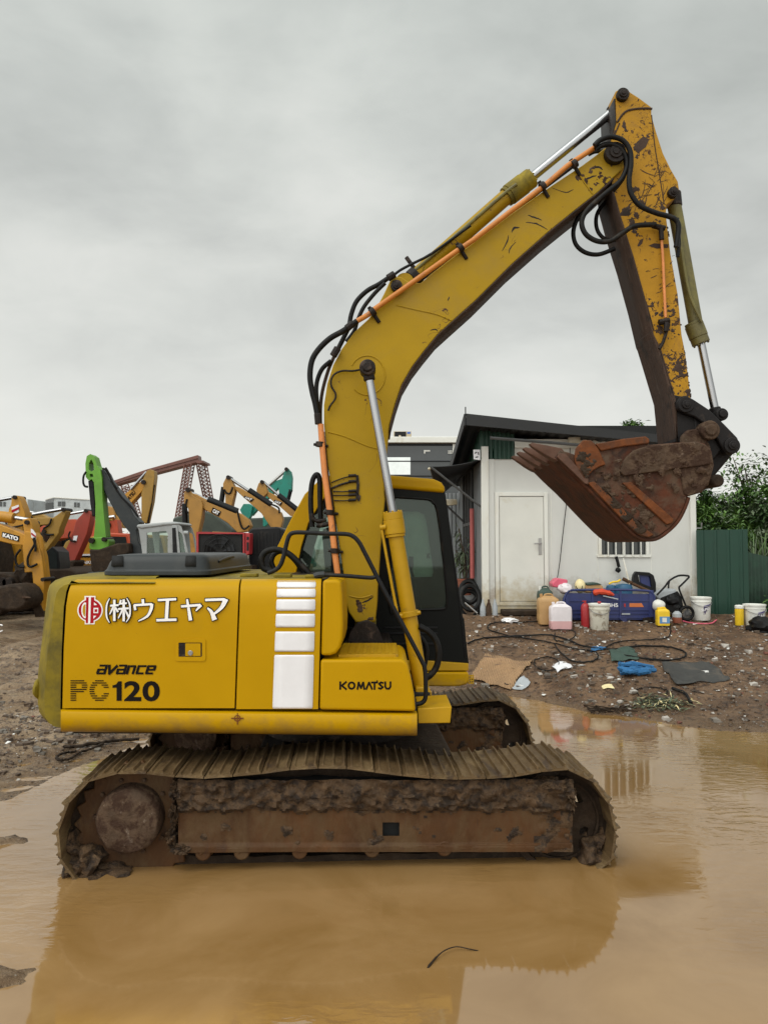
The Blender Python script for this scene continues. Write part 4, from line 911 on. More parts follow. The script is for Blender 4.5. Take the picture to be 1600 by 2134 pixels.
# bottom wear strips (seen from below)
mb = MB()
for k in range(9):
    yy = 0.06 + k * 0.1; Q = P_[1:38]
    a_ = [p + Vector((-.012, yy, -.016)) for p in Q]; gridm(mb, [a_, [p + Vector((0, .022, 0)) for p in a_]])
mb.build('wear_strips', M['darkmud'], bucket, solid=0.012)
for k in range(4):
    mb = MB(); dy = 0.0 + k * 0.27
    A = [W(x, y, BN) + Vector((0, dy, 0)) for x, y in ((1170, 934), (1178, 944), (1168, 962), (1156, 958))]
    B_ = [W(x, y, BN) + Vector((0, dy + .03, 0)) for x, y in ((1110, 921), (1112, 924), (1107, 928), (1104, 924))]
    mid_ = [W(x, y, BN) + Vector((0, dy + .01, 0)) for x, y in ((1142, 928), (1146, 934), (1138, 948), (1130, 940))]
    rr_ = [A, mid_, B_]; wd = [.12, .10, .045]; vs = []
    for R_, w_ in zip(rr_, wd):
        for p in R_: vs.append(p)
        for p in R_: vs.append(p + Vector((0, w_, 0)))
    fs = []
    for i in range(2):
        a0, b0 = i * 8, (i + 1) * 8
        for j in range(4): fs.append((a0 + j, a0 + (j + 1) % 4, b0 + (j + 1) % 4, b0 + j)); fs.append((a0 + 4 + j, a0 + 4 + (j + 1) % 4, b0 + 4 + (j + 1) % 4, b0 + 4 + j))
    # build as hull for a clean solid
    bm = bmesh.new(); [bm.verts.new(v) for v in vs]; bmesh.ops.convex_hull(bm, input=bm.verts); bm.verts.index_update()
    mb.v = [v.co.copy() for v in bm.verts]; mb.f = [tuple(v.index for v in f.verts) for f in bm.faces]; mb.m = [0] * len(mb.f); bm.free()
    tt = mb.build('bucket_tooth', M['tooth'], bucket, bevel=.008)
    mb = MB(); p = W(1171, 946, BN) + Vector((0, dy, 0)); cyl(mb, p - Vector((0, .012, 0)), p + Vector((0, .13, 0)), .018, n=12); mb.build('tooth_pin', M['rust'], tt)
for Y in (YM - .26, YM + .22):
    mb = MB(); pprism(mb, [(1418, 925), (1420, 908), (1432, 896), (1450, 893), (1466, 902), (1480, 930), (1486, 965), (1478, 1010), (1440, 1030), (1430, 960)], Y, .045); mb.build('bucket_ear', M['mudplate'], bucket, bevel=.012)
mb = MB(); p = W(1446, 908, YM); cyl(mb, p - Vector((0, .31, 0)), p + Vector((0, .3, 0)), .075, n=26); cyl(mb, p - Vector((0, .33, 0)), p - Vector((0, .31, 0)), .045, n=20)
mb.build('bucket_pin', M['mudplate'], bucket, bevel=.015)
mb = MB(); p = W(1462, 1008, YM); cyl(mb, p - Vector((0, .3, 0)), p + Vector((0, .3, 0)), .05, n=26); mb.build('bucket_pin', M['darkmud'], bucket, bevel=.015)
# ---- pipes and hoses
def hose(pts, r=0.018, Y=5.9, mname='rubber', name='hydraulic_hose', k=6, parent=EXC, n=10):
    mb = MB(); ptube(mb, pts, r, Y, n, k); return mb.build(name, M[mname], parent, smooth=60)
YP = 5.91
pp = [(744, 669), (768, 655), (782, 643), (870, 581), (953, 522), (986, 500), (1060, 443), (1130, 390), (1180, 347), (1212, 325), (1245, 303)]
op = hose(pp, 0.020, YP, 'orange', 'orange_pipe', 2, boom)
hose([(668, 884), (676, 985), (690, 1085), (697, 1148), (706, 1215)], 0.023, YP, 'orange_l', 'orange_pipe', 2, boom)
hose([(672, 900), (681, 985), (695, 1085), (702, 1148), (712, 1280)], 0.016, YP + .05, 'under', 'steel_pipe', 2, boom)
hose([(776, 652), (870, 588), (953, 529), (1126, 398), (1190, 350)], 0.012, YP + .06, 'greasy', 'steel_pipe', 2, boom)
for x, y, a in ((1130, 388, -36), (959, 517, -36), (776, 650, -36), (1196, 342, -36)):
    mb = MB(); c = W(x, y, YP); t = Vector((math.cos(math.radians(a)), 0, -math.sin(math.radians(a)))); u = Vector((t.z, 0, -t.x))
    cyl(mb, c - t * .02, c + t * .02, .034, n=12); cyl(mb, c + u * .09 + Vector((0, .04, 0)), c - u * .05 + Vector((0, 0, 0)), .016, n=8); mb.build('pipe_clamp', M['greasy'], boom, bevel=.003)
for x, y in ((667, 926), (698, 1148), (688, 1068)):
    mb = MB(); c = W(x, y, YP); cyl(mb, c - Vector((.003, 0, .02)), c + Vector((0, 0, .02)), .033, n=12); cyl(mb, c - Vector((.05, 0, 0)), c + Vector((.06, .03, -.01)), .012, n=8); mb.build('pipe_clamp', M['greasy'], boom, bevel=.003)
hose([(744, 669), (716, 689), (688, 705), (664, 728), (650, 752), (646, 785), (651, 818), (657, 842), (664, 880)], 0.0225, YP, parent=boom)
hose([(690, 752), (672, 768), (662, 790), (659, 812), (661, 842), (665, 870)], 0.018, YP + .1, parent=boom)
hose([(815, 575), (790, 592), (765, 606), (743, 628), (732, 655), (727, 680), (718, 700), (704, 728)], 0.019, YP + .12, parent=boom)
hose([(802, 590), (780, 612), (758, 640), (745, 668), (738, 690), (722, 712)], 0.016, YP + .08, parent=boom)
hose([(818, 575), (834, 563), (858, 550), (900, 528), (980, 470)], 0.011, YP + .12, parent=boom, k=3)
hose([(704, 728), (694, 748), (683, 775), (672, 815), (668, 850), (668, 890)], 0.014, YP + .13, 'under', 'steel_pipe', parent=boom)
for (x, y), (x2, y2) in (((735, 674), (722, 685)), ((662, 862), (664, 884)), ((808, 580), (822, 571)), ((704, 725), (694, 742))):
    mb = MB(); cyl(mb, W(x, y, YP), W(x2, y2, YP), .03, n=8); mb.build('hose_fitting', M['greasy'], boom, bevel=.004)
hose([(752, 770), (735, 773), (713, 773), (697, 780), (690, 792), (691, 806), (699, 820), (698, 832), (688, 846), (684, 856)], 0.008, YN - .03, 'greasy', 'grease_line', parent=boom)
# tip hoses
YH = 5.86
hose([(1238, 303), (1250, 292), (1271, 285), (1296, 292), (1311, 312), (1314, 341), (1310, 375), (1314, 403), (1332, 428), (1364, 443), (1389, 450), (1407, 458), (1413, 475), (1408, 515)], 0.020, YH, parent=boom)
hose([(1240, 312), (1254, 303), (1274, 301), (1296, 313), (1306, 341), (1293, 375), (1262, 402), (1228, 432), (1213, 455), (1213, 475), (1224, 492), (1246, 503), (1271, 502), (1296, 486), (1322, 471), (1366, 468)], 0.020, YH + .03, parent=boom)
hose([(1290, 345), (1278, 376), (1246, 408), (1214, 440), (1198, 466), (1194, 490), (1201, 512), (1221, 527), (1248, 530), (1280, 518)], 0.018, YM - .05, parent=boom)
hose([(1262, 420), (1246, 440), (1241, 462), (1246, 484), (1262, 499), (1285, 500)], 0.016, YM + .02, parent=boom)
hose([(1226, 322), (1240, 316), (1262, 318), (1285, 340), (1290, 365)], 0.016, YM, parent=boom)
hose([(1300, 330), (1303, 350), (1298, 372), (1278, 398)], 0.014, YN - .03, parent=boom)
hose([(1376, 482), (1380, 530), (1383, 600), (1386, 662)], 0.011, YA - .03, 'orange_l', 'orange_pipe', 2, arm)
hose([(1375, 668), (1392, 672), (1388, 690), (1380, 715), (1373, 727)], 0.013, YA - .04, 'greasy', 'grease_line', 3, arm)
for cy_ in ([(1372, 672, .04), (1394, 668, .04), .025], [(1388, 672, .05), (1386, 692, .05), .02], [(1358, 470, .04), (1385, 476, .04), .022], [(1376, 470, .04), (1378, 500, .04), .02]):
    mb = MB(); a_, b_, r_ = cy_; cyl(mb, W(a_[0], a_[1], YA - a_[2]), W(b_[0], b_[1], YA - b_[2]), r_, n=8); mb.build('hose_fitting', M['greasy'], arm, bevel=.004)
hose([(1410, 455), (1412, 480), (1414, 505), (1411, 535)], 0.015, YA - .03, parent=arm)
# by the cab and the platform
hose([(651, 1098), (648, 1060), (648, 1025), (652, 1000), (660, 989), (666, 1000), (667, 1040), (668, 1080)], 0.021, 6.05)
hose([(650, 1070), (652, 1080), (662, 1086), (680, 1083)], 0.016, 6.0, 'greasy')
hose([(660, 1095), (675, 1094), (690, 1090)], 0.02, 6.0, 'greasy', 'hose_fitting')
hose([(566, 1190), (549, 1184), (545, 1165), (554, 1150), (575, 1145), (600, 1153), (622, 1172), (645, 1196)], 0.024, 6.0)
hose([(572, 1188), (566, 1170), (573, 1154), (590, 1150), (612, 1165), (636, 1198)], 0.020, 6.12)
hose([(873, 1305), (895, 1318), (909, 1337), (914, 1362), (909, 1390), (895, 1408), (880, 1416)], 0.024, 5.72)
hose([(866, 1318), (884, 1338), (889, 1362), (884, 1390)], 0.018, 5.85)
# handrail
mb = MB(); YR = 5.2
ptube(mb, [(864, 1468), (878, 1465), (886, 1455), (887, 1430), (885, 1395), (877, 1374), (840, 1304), (800, 1230), (759, 1150), (748, 1130), (736, 1118), (720, 1113), (680, 1112), (640, 1110), (614, 1110), (603, 1116), (597, 1134), (591, 1160), (583, 1180), (570, 1190), (558, 1194)], 0.0155, YR, 10, 4)
rail = mb.build('handrail', M['black'], EXC, smooth=60)
mb = MB(); ptube(mb, [(655, 1200), (672, 1198), (720, 1200), (772, 1204), (784, 1200)], 0.0145, YR, 10, 4); mb.build('rail_crossbar', M['black'], rail)
mb = MB(); ptube(mb, [(655, 1201), (663, 1198), (676, 1197)], 0.021, YR, 8, 3); mb.build('rail_lug', M['hood'], rail)
# ================================================================== ground and water
SH = [(-14, -10), (-9, -6), (-6, 3.2), (-3.6, 5.4), (-3.05, 6.2), (-2.85, 7.2), (-2.5, 8.1), (-1.5, 9.4), (0.5, 11.0), (1.5, 10.75), (2.1, 10.2), (2.6, 9.45), (3.4, 8.9), (4.2, 8.55), (5.5, 8.3), (7.5, 8.0), (10, 0), (13, -10)]
def fbm(x, y, s, o=4, z=0.0): return noise.fractal(Vector((x * s, y * s, z)), 0.9, 2.1, o)
def ground_h(X, Y):
    s = interp(X, SH)
    if Y < -4: return 0.3
    d = (Y - s) * 0.8 + 0.25 * noise.noise(Vector((X * 1.1, Y * 1.1, 5))) + 0.10 * noise.noise(Vector((X * 3.7, Y * 3.7, 9)))
    right = min(1.0, max(0.0, (X + 0.3) / 1.6))
    right = right * right * (3 - 2 * right)
    top = lerp(0.11, 0.92, right)
    far = min(1.0, max(0.0, (Y - 18) / 12)); top = lerp(top, 0.2, far * right)
    if d < 0:
        h = max(-0.14, d * 0.13 - 0.004)
        # bars of mud that just break the surface
        for (cx, cy, rx, ry, a) in ((-2.75, 5.45, 0.60, 0.16, 0.172), (-2.0, 3.72, 0.70, 0.36, 0.168), (-3.4, 4.6, .6, .3, .12)):
            q = ((X - cx) / rx) ** 2 + ((Y - cy) / ry) ** 2
            if q < 3: h += a * math.exp(-q) * (1.0 + 0.22 * fbm(X, Y, 7, 5))
        h += 0.012 * fbm(X, Y, 9, 3)
    else:
        L = max(1.5, 14.1 - s) * 0.8
        tl = min(1.0, d / 2.5) ** 0.8 * 0.075
        f = min(1.0, max(0.0, d / L))
        tr = interp(f, [(0, 0), (.18, .10), (.45, .36), (.70, .53), (.86, .63), (.96, .73), (1.0, .80)])
        tr = lerp(tr, 0.2, far)
        h = lerp(tl, tr, right)
        rough = min(1.0, d / 0.5)
        h += rough * (0.035 * fbm(X, Y, 1.3, 4) + 0.016 * fbm(X, Y, 6, 4)) + 0.006 * fbm(X, Y, 22, 3)
        if X < 0.5:
            h += 0.055 * min(1, d) * noise.noise(Vector((X * 0.45, Y * 2.6 - X * 0.7, 2))) + 0.02 * min(1, d) * noise.noise(Vector((X * 1.5, Y * 9 - X * 2.4, 7))) + (0.05 * max(0, fbm(X, Y, 2.2, 4)) * math.exp(-((X + 3.4) ** 2 + (Y - 8.6) ** 2) / 1.5))
    if X < 0.5 and d > 0:
        w = min(1.0, d / 0.6) * min(1.0, (0.5 - X))
        r = 1 - abs(2 * noise.noise(Vector((X * 0.55 + 3, Y * 1.9 - X * 0.9, 11))))          # ridge lines along the tyre tracks
        h += w * 0.06 * (r * r - 0.55)
        h -= w * 0.11 * max(0.0, noise.noise(Vector((X * 0.7, Y * 0.9, 21))) - 0.12)
        h += w * 0.03 * fbm(X, Y, 3.0, 4)
        if Y > 8.2: h += w * 0.016 * math.sin((Y + 0.22 * X + 0.12 * fbm(X, Y, .8, 2)) * 26) * max(0.0, min(1.0, (Y - 8.2)))
    return h
def coords(lo, hi, st, far, n):
    mid = [lo + st * i for i in range(int((hi - lo) / st) + 1)]
    a = [lo - (abs(far[0]) - abs(lo)) * (i / n) ** 2.5 for i in range(n, 0, -1)]; b = [mid[-1] + (far[1] - mid[-1]) * (i / n) ** 2.5 for i in range(1, n + 1)]
    return a + mid + b
GX = coords(-8.0, 8.0, 0.036, (-400, 400), 16)
GY = coords(2.6, 15.2, 0.036, (-60, 600), 22)
mb = MB(); g = [[Vector((x, y, ground_h(x, y))) for x in GX] for y in GY]
gridm(mb, g)
def ground_mat():
    m = bpy.data.materials.new('wet_mud_ground'); m.use_nodes = True; nt = m.node_tree; nt.nodes.clear()
    out = nt.nodes.new('ShaderNodeOutputMaterial'); bs = nt.nodes.new('ShaderNodeBsdfPrincipled')
    ge = nt.nodes.new('ShaderNodeNewGeometry'); P = ge.outputs['Position']
    sp = node(nt, 'ShaderNodeSeparateXYZ', {0: P})
    side = mth(nt, 'ADD', mth(nt, 'MULTIPLY', sp.outputs[0], 0.3), 0.4, True)
    n1 = node(nt, 'ShaderNodeTexNoise', {'Vector': P, 'Scale': 1.6, 'Detail': 9.0, 'Roughness': 0.65})
    n2 = node(nt, 'ShaderNodeTexNoise', {'Vector': P, 'Scale': 11.0, 'Detail': 8.0, 'Roughness': 0.7})
    left = mix(nt, ramp(nt, n1.outputs[0], [(0.35, 0), (0.65, 1)]), (0.165, 0.102, 0.056), (0.38, 0.27, 0.17))
    left = mix(nt, ramp(nt, n2.outputs[0], [(0.50, 0), (0.60, 1)]), left, (0.075, 0.046, 0.030))
    right = mix(nt, ramp(nt, n1.outputs[0], [(0.4, 0), (0.62, 1)]), (0.115, 0.063, 0.033), (0.24, 0.142, 0.077))
    right = mix(nt, ramp(nt, n2.outputs[0], [(0.50, 0), (0.64, 1)]), right, (0.045, 0.025, 0.016))
    c = mix(nt, side, left, right)
    sandy = ramp(nt, sp.outputs[2], [(0.0, 0), (0.012, 1), (0.05, 0)])   # silt along the waterline
    c = mix(nt, mth(nt, 'MULTIPLY', sandy, 0.8), c, (0.19, 0.115, 0.06))
    for sc, r0, cut, cc in ((38, 0.17, 0.10, (0.42, 0.38, 0.33)), (60, 0.22, 0.12, (0.22, 0.15, 0.11)), (24, 0.12, 0.03, (0.16, 0.07, 0.05))):
        vo = node(nt, 'ShaderNodeTexVoronoi', {'Vector': P, 'Scale': float(sc)}, feature='F1'); se = node(nt, 'ShaderNodeSeparateColor', {0: vo.outputs['Color']})
        c = mix(nt, mth(nt, 'MULTIPLY', mth(nt, 'LESS_THAN', vo.outputs['Distance'], r0), mth(nt, 'LESS_THAN', se.outputs[1], cut)), c, cc)
    nt.links.new(c, bs.inputs['Base Color']); bs.inputs['Specular IOR Level'].default_value = 0.35
    low = ramp(nt, sp.outputs[2], [(0.0, 0.22), (0.16, 0.50), (0.5, 0.75)])
    r = mth(nt, 'ADD', mth(nt, 'MULTIPLY', ramp(nt, n1.outputs[0], [(0.38, -0.0), (0.62, 1)]), 0.28), mth(nt, 'SUBTRACT', low, 0.16))
    nt.links.new(r, bs.inputs['Roughness'])
    nb = node(nt, 'ShaderNodeTexNoise', {'Vector': P, 'Scale': 22.0, 'Detail': 9.0, 'Roughness': 0.68})
    b = node(nt, 'ShaderNodeBump', {'Height': nb.outputs[0], 'Strength': 1.0, 'Distance': 0.06}); nt.links.new(b.outputs[0], bs.inputs['Normal'])
    nt.links.new(bs.outputs[0], out.inputs[0]); return m
M['ground'] = ground_mat()
tag(mb.build('ground', M['ground'], smooth=180, recalc=False, origin=(0, 0, 0)), 'wet brown mud ground of the yard', None, kind='structure')
def water_mat():
    m = bpy.data.materials.new('muddy_water'); m.use_nodes = True; nt = m.node_tree; nt.nodes.clear()
    out = nt.nodes.new('ShaderNodeOutputMaterial'); bs = nt.nodes.new('ShaderNodeBsdfPrincipled')
    ge = nt.nodes.new('ShaderNodeNewGeometry'); P = ge.outputs['Position']
    n1 = node(nt, 'ShaderNodeTexNoise', {'Vector': P, 'Scale': 0.9, 'Detail': 7.0, 'Roughness': 0.6, 'Distortion': 1.0})
    c = mix(nt, ramp(nt, n1.outputs[0], [(0.35, 0), (0.68, 1)]), (0.238, 0.130, 0.042), (0.320, 0.190, 0.078))
    n3 = node(nt, 'ShaderNodeTexNoise', {'Vector': P, 'Scale': 7.0, 'Detail': 8.0, 'Roughness': 0.7, 'Distortion': 1.2})
    c = mix(nt, ramp(nt, n3.outputs[0], [(0.64, 0), (0.72, 0.3)]), c, (0.36, 0.235, 0.11))
    nt.links.new(c, bs.inputs['Base Color']); bs.inputs['IOR'].default_value = 2.0; bs.inputs['Specular IOR Level'].default_value = 0.5
    bs.inputs['Roughness'].default_value = 0.045
    mp = node(nt, 'ShaderNodeMapping', {'Vector': P, 'Scale': (1.0, 2.4, 1.0), 'Rotation': (0, 0, 0.25)})
    w1 = node(nt, 'ShaderNodeTexNoise', {'Vector': mp.outputs[0], 'Scale': 5.5, 'Detail': 3.0, 'Roughness': 0.5, 'Distortion': 0.5})
    n2 = node(nt, 'ShaderNodeTexNoise', {'Vector': P, 'Scale': 0.55, 'Detail': 2.0})
    msk = ramp(nt, n2.outputs[0], [(0.50, 0.02), (0.62, 1.0)])
    b = node(nt, 'ShaderNodeBump', {'Height': w1.outputs[0], 'Strength': mth(nt, 'MULTIPLY', msk, 0.24), 'Distance': 0.03}); nt.links.new(b.outputs[0], bs.inputs['Normal'])
    nt.links.new(bs.outputs[0], out.inputs[0]); return m
M['water'] = water_mat()
mb = MB(); gridm(mb, [[Vector((x, y, 0)) for x in (-13, 0, 12)] for y in (-9, 0, 6, 24)])
tag(mb.build('water', M['water'], smooth=0, recalc=False, origin=(0, 0, 0)), 'brown rain puddle filling the foreground', None, kind='structure')
def hit(px, py):
    d = ray(px, py); Y = 3.0
    while Y < 60:
        p = Vector((0, 0, H)) + d * (Y / d.y)
        if p.z < max(0.0, ground_h(p.x, p.y)): return Vector((p.x, p.y, max(0, ground_h(p.x, p.y))))
        Y += 0.02
    return p
# loose stones and scraps over the bank: nobody could count them
mb = MB(); rr = random.Random(11)
def stone(p, s, mi):
    vs = []
    for dx in (-1, 1):
        for dy in (-1, 1):
            for dz in (-1, 1): vs.append(p + Vector((dx * s * rr.uniform(.4, 1), dy * s * rr.uniform(.4, 1), s * (0.25 + 0.55 * dz * rr.uniform(.3, 1)))))
    mb.add(vs, [(0, 1, 3, 2), (4, 6, 7, 5), (0, 4, 5, 1), (2, 3, 7, 6), (0, 2, 6, 4), (1, 5, 7, 3)], mi)
n_ = 0
while n_ < 10500:
    if rr.random() < 0.72: X, Y = rr.uniform(0.8, 7.5), rr.uniform(8.3, 14.3)
    else: X, Y = rr.uniform(-8, -1.2), rr.uniform(5.6, 15)
    h = ground_h(X, Y)
    if h < 0.004: continue
    if noise.noise(Vector((X * 1.3, Y * 1.3, 40))) + rr.uniform(-.5, .5) < -.05: continue
    s = min(0.06, 0.0062 * math.exp(rr.gauss(0, 0.75)) * (1.2 if X > 0 else .9))
    stone(Vector((X, Y, h)), s, rr.choices([0, 1, 2, 3, 4], [46, 22, 14, 5 if X > 0 else 2, 3 if X > 0 else 1])[0]); n_ += 1
for k in range(2600):
    X, Y = rr.gauss(-3.9, .8), rr.gauss(8.2, .8); h = ground_h(X, Y)
    if h > .01: stone(Vector((X, Y, h)), min(.05, .007 * math.exp(rr.gauss(0, .7))), rr.choices([0, 1, 2, 3, 4], [50, 20, 12, 4, 2])[0])
for k in range(300):
    X, Y = rr.uniform(1.2, 7.2), rr.uniform(9, 14.2); h = ground_h(X, Y)
    if h < .02: continue
    s_ = rr.uniform(.015, .06); p = Vector((X, Y, h + .004)); a = rr.uniform(0, 6); q = [p + Vector((math.cos(a + i * 1.25) * s_ * rr.uniform(.4, 1), math.sin(a + i * 1.25) * s_ * rr.uniform(.4, 1), rr.uniform(0, .4) * s_)) for i in range(5)]
    mb.add(q, [(0, 1, 2, 3, 4)], rr.choice([0, 0, 2, 2, 4, 4, 1]))
# larger clods at the shore and by the left bank
for k in range(260):
    X, Y = (rr.gauss(-3.3, .55), rr.gauss(8.7, .7)) if k % 2 else (rr.uniform(1.5, 7), rr.uniform(8.6, 12.5))
    h = ground_h(X, Y)
    if h > 0.02: stone(Vector((X, Y, h - .01)), rr.uniform(.02, .055), rr.choice([0, 0, 0, 1]))
SM = [mat('brown_clod', (0.09, 0.06, 0.04), .8, var=.4, vs=3), mat('grey_stone', (0.17, 0.145, 0.12), .7, var=.4, vs=3), mat('pale_scrap', (0.42, 0.38, 0.34), .6, var=.25, vs=3), mat('red_brick_bit', (0.19, 0.075, 0.05), .8, var=.3, vs=3), mat('white_scrap', (0.75, 0.73, 0.70), .5, var=.1, vs=3)]
tag(mb.build('rubble', SM, smooth=0, origin=(0, 0, 0)), 'loose stones, clods and small scraps scattered on the mud', 'rubble', kind='stuff')
# ================================================================== white cabin with lean-to roof
M['panel'] = mat('white_sandwich_panel', (0.60, 0.595, 0.565), 0.5, var=0.05, vs=1.5, dirt=((0.42, 0.38, 0.30), 0.58, 0.85, 1.8, 0.5), dirt2=((0.34, 0.26, 0.17), 0.74, 0.80, 6, .7), stretch=(1, 1, .5), bump=(3, 0.05), base=((0.26, 0.19, 0.12), -0.1, 0.75))
M['post'] = mat('white_steel_post', (0.70, 0.69, 0.64), 0.45, var=0.05, vs=2, dirt=((0.50, 0.42, 0.26), 0.55, 0.75, 2.5, 0.6), stretch=(1, 1, .35), bump=None, base=((0.40, 0.31, 0.17), -0.1, 0.9))
M['doorp'] = mat('stained_door_panel', (0.66, 0.65, 0.60), 0.5, var=0.05, vs=2, dirt=((0.50, 0.42, 0.26), 0.60, 0.8, 2.5, 0.6), dirt2=((0.16, 0.11, 0.07), 0.72, 0.76, 7), bump=None, base=((0.42, 0.33, 0.19), 0, 0.8))
M['roofd'] = mat('dark_roof_sheet', (0.010, 0.010, 0.011), 0.6, var=0.3, vs=3, bump=(10, .2))
M['green'] = mat('green_corrugated_sheet', (0.006, 0.042, 0.025), 0.5, var=0.25, vs=2, dirt=((0.01, 0.03, 0.02), 0.5, 0.75, 4, 0.7), stretch=(1, 1, .3), bump=(30, 0.1))
M['wallg'] = mat('grey_corrugated_wall', (0.20, 0.21, 0.215), 0.5, var=0.12, vs=3, bump=None)
M['awn'] = mat('black_awning_sheet', (0.006, 0.006, 0.007), 0.55, var=0.3, vs=4)
M['strut'] = mat('grey_metal_strut', (0.07, 0.07, 0.07), 0.5, var=0.2)
M['silver'] = mat('brushed_handle_metal', (0.35, 0.34, 0.33), 0.35, metal=.8, bump=None)
YS = 14.5
def ws(px, py, dy=0.0): return W(px, py, YS) + Vector((0, dy, 0))
cab0 = ws(1230, 1270)
SHED = thing('site_cabin', 'white panel site cabin with a dark lean-to roof behind the bucket', 'cabin', (cab0.x, YS + 1, 0.9))
x0, x1 = ws(1003, 1100).x, ws(1449, 1100).x; zt = ws(1100, 934).z; zb = 0.84
wl_, wr_ = 1233, 1354
mb = MB(); zw0, zw1 = ws(1300, 1157).z, ws(1300, 1075).z; xw0, xw1 = ws(1248, 1150).x, ws(1349, 1150).x
holeplate(mb, [[(x0, zb), (x1, zb), (x1, zt), (x0, zt)], [(xw0, zw0), (xw1, zw0), (xw1, zw1), (xw0, zw1)]], lambda u, v, w: Vector((u, YS + w, v)), 0.06)
wall = mb.build('front_wall', M['panel'], SHED, smooth=0)
mb = MB()
for px in (1148, 1244, 1355): p = ws(px, 1100); box(mb, p.x - .006, p.x + .006, YS - .006, YS, zb + .1, zt - .1)
mb.build('panel_seam', M['post'], wall)
mb = MB(); box(mb, x0 + .01, x0 + .07, YS + .06, YS + 4.6, zb, zt + .3); sw = mb.build('side_wall', M['wallg'], SHED)
mb = MB(); 
for k in range(40): y = YS + .1 + k * .11; box(mb, x0 - .005, x0 + .01, y, y + .045, zb, zt)
mb.build('wall_ribs', M['wallg'], sw)
mb = MB(); box(mb, x0 - .03, x0 + .012, YS + 1.3, YS + 2.9, zb + .3, zt - .2); dk = mb.build('window', M['darkglass'], sw)
mb = MB()
for y in (1.3, 1.85, 2.35, 2.9): box(mb, x0 - .06, x0 - .031, YS + y - .03, YS + y + .03, zb + .3, zt - .2)
for z in (zb + .3, lerp(zb, zt, .55), zt - .2): box(mb, x0 - .055, x0 - .032, YS + 1.3, YS + 2.9, z - .03, z + .03)
mb.build('window_frame', M['strut'], dk)
mb = MB(); box(mb, x1 - .07, x1 - .01, YS + .06, YS + 4.6, zb, zt); mb.build('side_wall', M['panel'], SHED)
mb = MB(); box(mb, x0 + .1, x1 - .1, YS + 4.5, YS + 4.56, zb, zt); mb.build('back_wall', M['panel'], SHED)
mb = MB(); box(mb, x0 + .08, x1 - .08, YS + .08, YS + 4.5, zt - .08, zt - .02); mb.build('cabin_ceiling', M['roofd'], SHED)
for a, b in ((1003, 1018), (1437, 1449)):
    mb = MB(); box(mb, ws(a, 1140).x, ws(b, 1140).x, YS - .05, YS + .05, zb - .05, zt + .03 if a < 1100 else ws(1440, 1040).z + .9); mb.build('corner_post', M['post'], SHED, bevel=.008)
mb = MB(); box(mb, ws(1018, 1140).x + .002, ws(1030, 1140).x, YS - .02, YS, zb, zt - .02); mb.build('post_infill', M['panel'], SHED)
mb = MB(); box(mb, ws(1073, 1140).x, x1, YS - .07, YS + .03, zt - .0, ws(1100, 934).z + .165); mb.build('top_rail', M['post'], SHED, bevel=.006)
mb = MB(); box(mb, x0, x1, YS - .03, YS + .04, zb - .03, ws(1100, 1262).z); mb.build('skirting', M['post'], SHED)
# door
dx0, dx1, dz0, dz1 = ws(1031, 1140).x, ws(1141, 1140).x, ws(1, 1262).z, ws(1, 1026).z
mb = MB(); f = .075
for a in ((dx0, dx0 + f, dz0, dz1), (dx1 - f, dx1, dz0, dz1), (dx0 + f, dx1 - f, dz1 - f, dz1), (dx0 + f, dx1 - f, dz0, dz0 + f)): box(mb, a[0], a[1], YS - .045, YS - .001, a[2], a[3])
fr_ = mb.build('door_frame', M['post'], SHED, bevel=.006)
mb = MB(); box(mb, dx0 + f + .01, dx1 - f - .01, YS - .03, YS - .002, dz0 + f + .01, dz1 - f - .012); dr = mb.build('door', M['doorp'], SHED, bevel=.004)
mb = MB(); p = ws(1124, 1139, -.035); box(mb, p.x - .028, p.x + .028, p.y - .01, p.y + .01, p.z - .15, p.z + .16); cyl(mb, p + Vector((0, 0, .06)), p + Vector((0, -.07, .06)), .016); cyl(mb, p + Vector((0.02, -.065, .06)), p + Vector((-.12, -.065, .055)), .013); mb.build('door_handle', M['silver'], dr, bevel=.003)
# small window with bars
mb = MB(); box(mb, xw0 + .02, xw1 - .02, YS + .03, YS + .036, zw0 + .02, zw1 - .02); wn = mb.build('window', M['darkglass'], SHED)
mb = MB(); f = .04
for a in ((xw0 - .02, xw0 + f, zw0, zw1), (xw1 - f, xw1 + .02, zw0, zw1), (xw0 + f, xw1 - f, zw1 - f, zw1), (xw0 - .05, xw1 + .05, zw0 - f, zw0 + .01), ((xw0 + xw1) / 2 - .02, (xw0 + xw1) / 2 + .02, zw0 + .012, zw1 - f - .002)): box(mb, a[0], a[1], YS - .03, YS + .02, a[2], a[3])
mb.build('window_frame', M['post'], wn, bevel=.004)
for px in (1265, 1281, 1299, 1316, 1333):
    mb = MB(); p = ws(px, 1140); cyl(mb, (p.x, YS - .05, zw0 - .02), (p.x, YS - .05, zw1), .013, n=8); mb.build('window_bar', M['post'], wn)
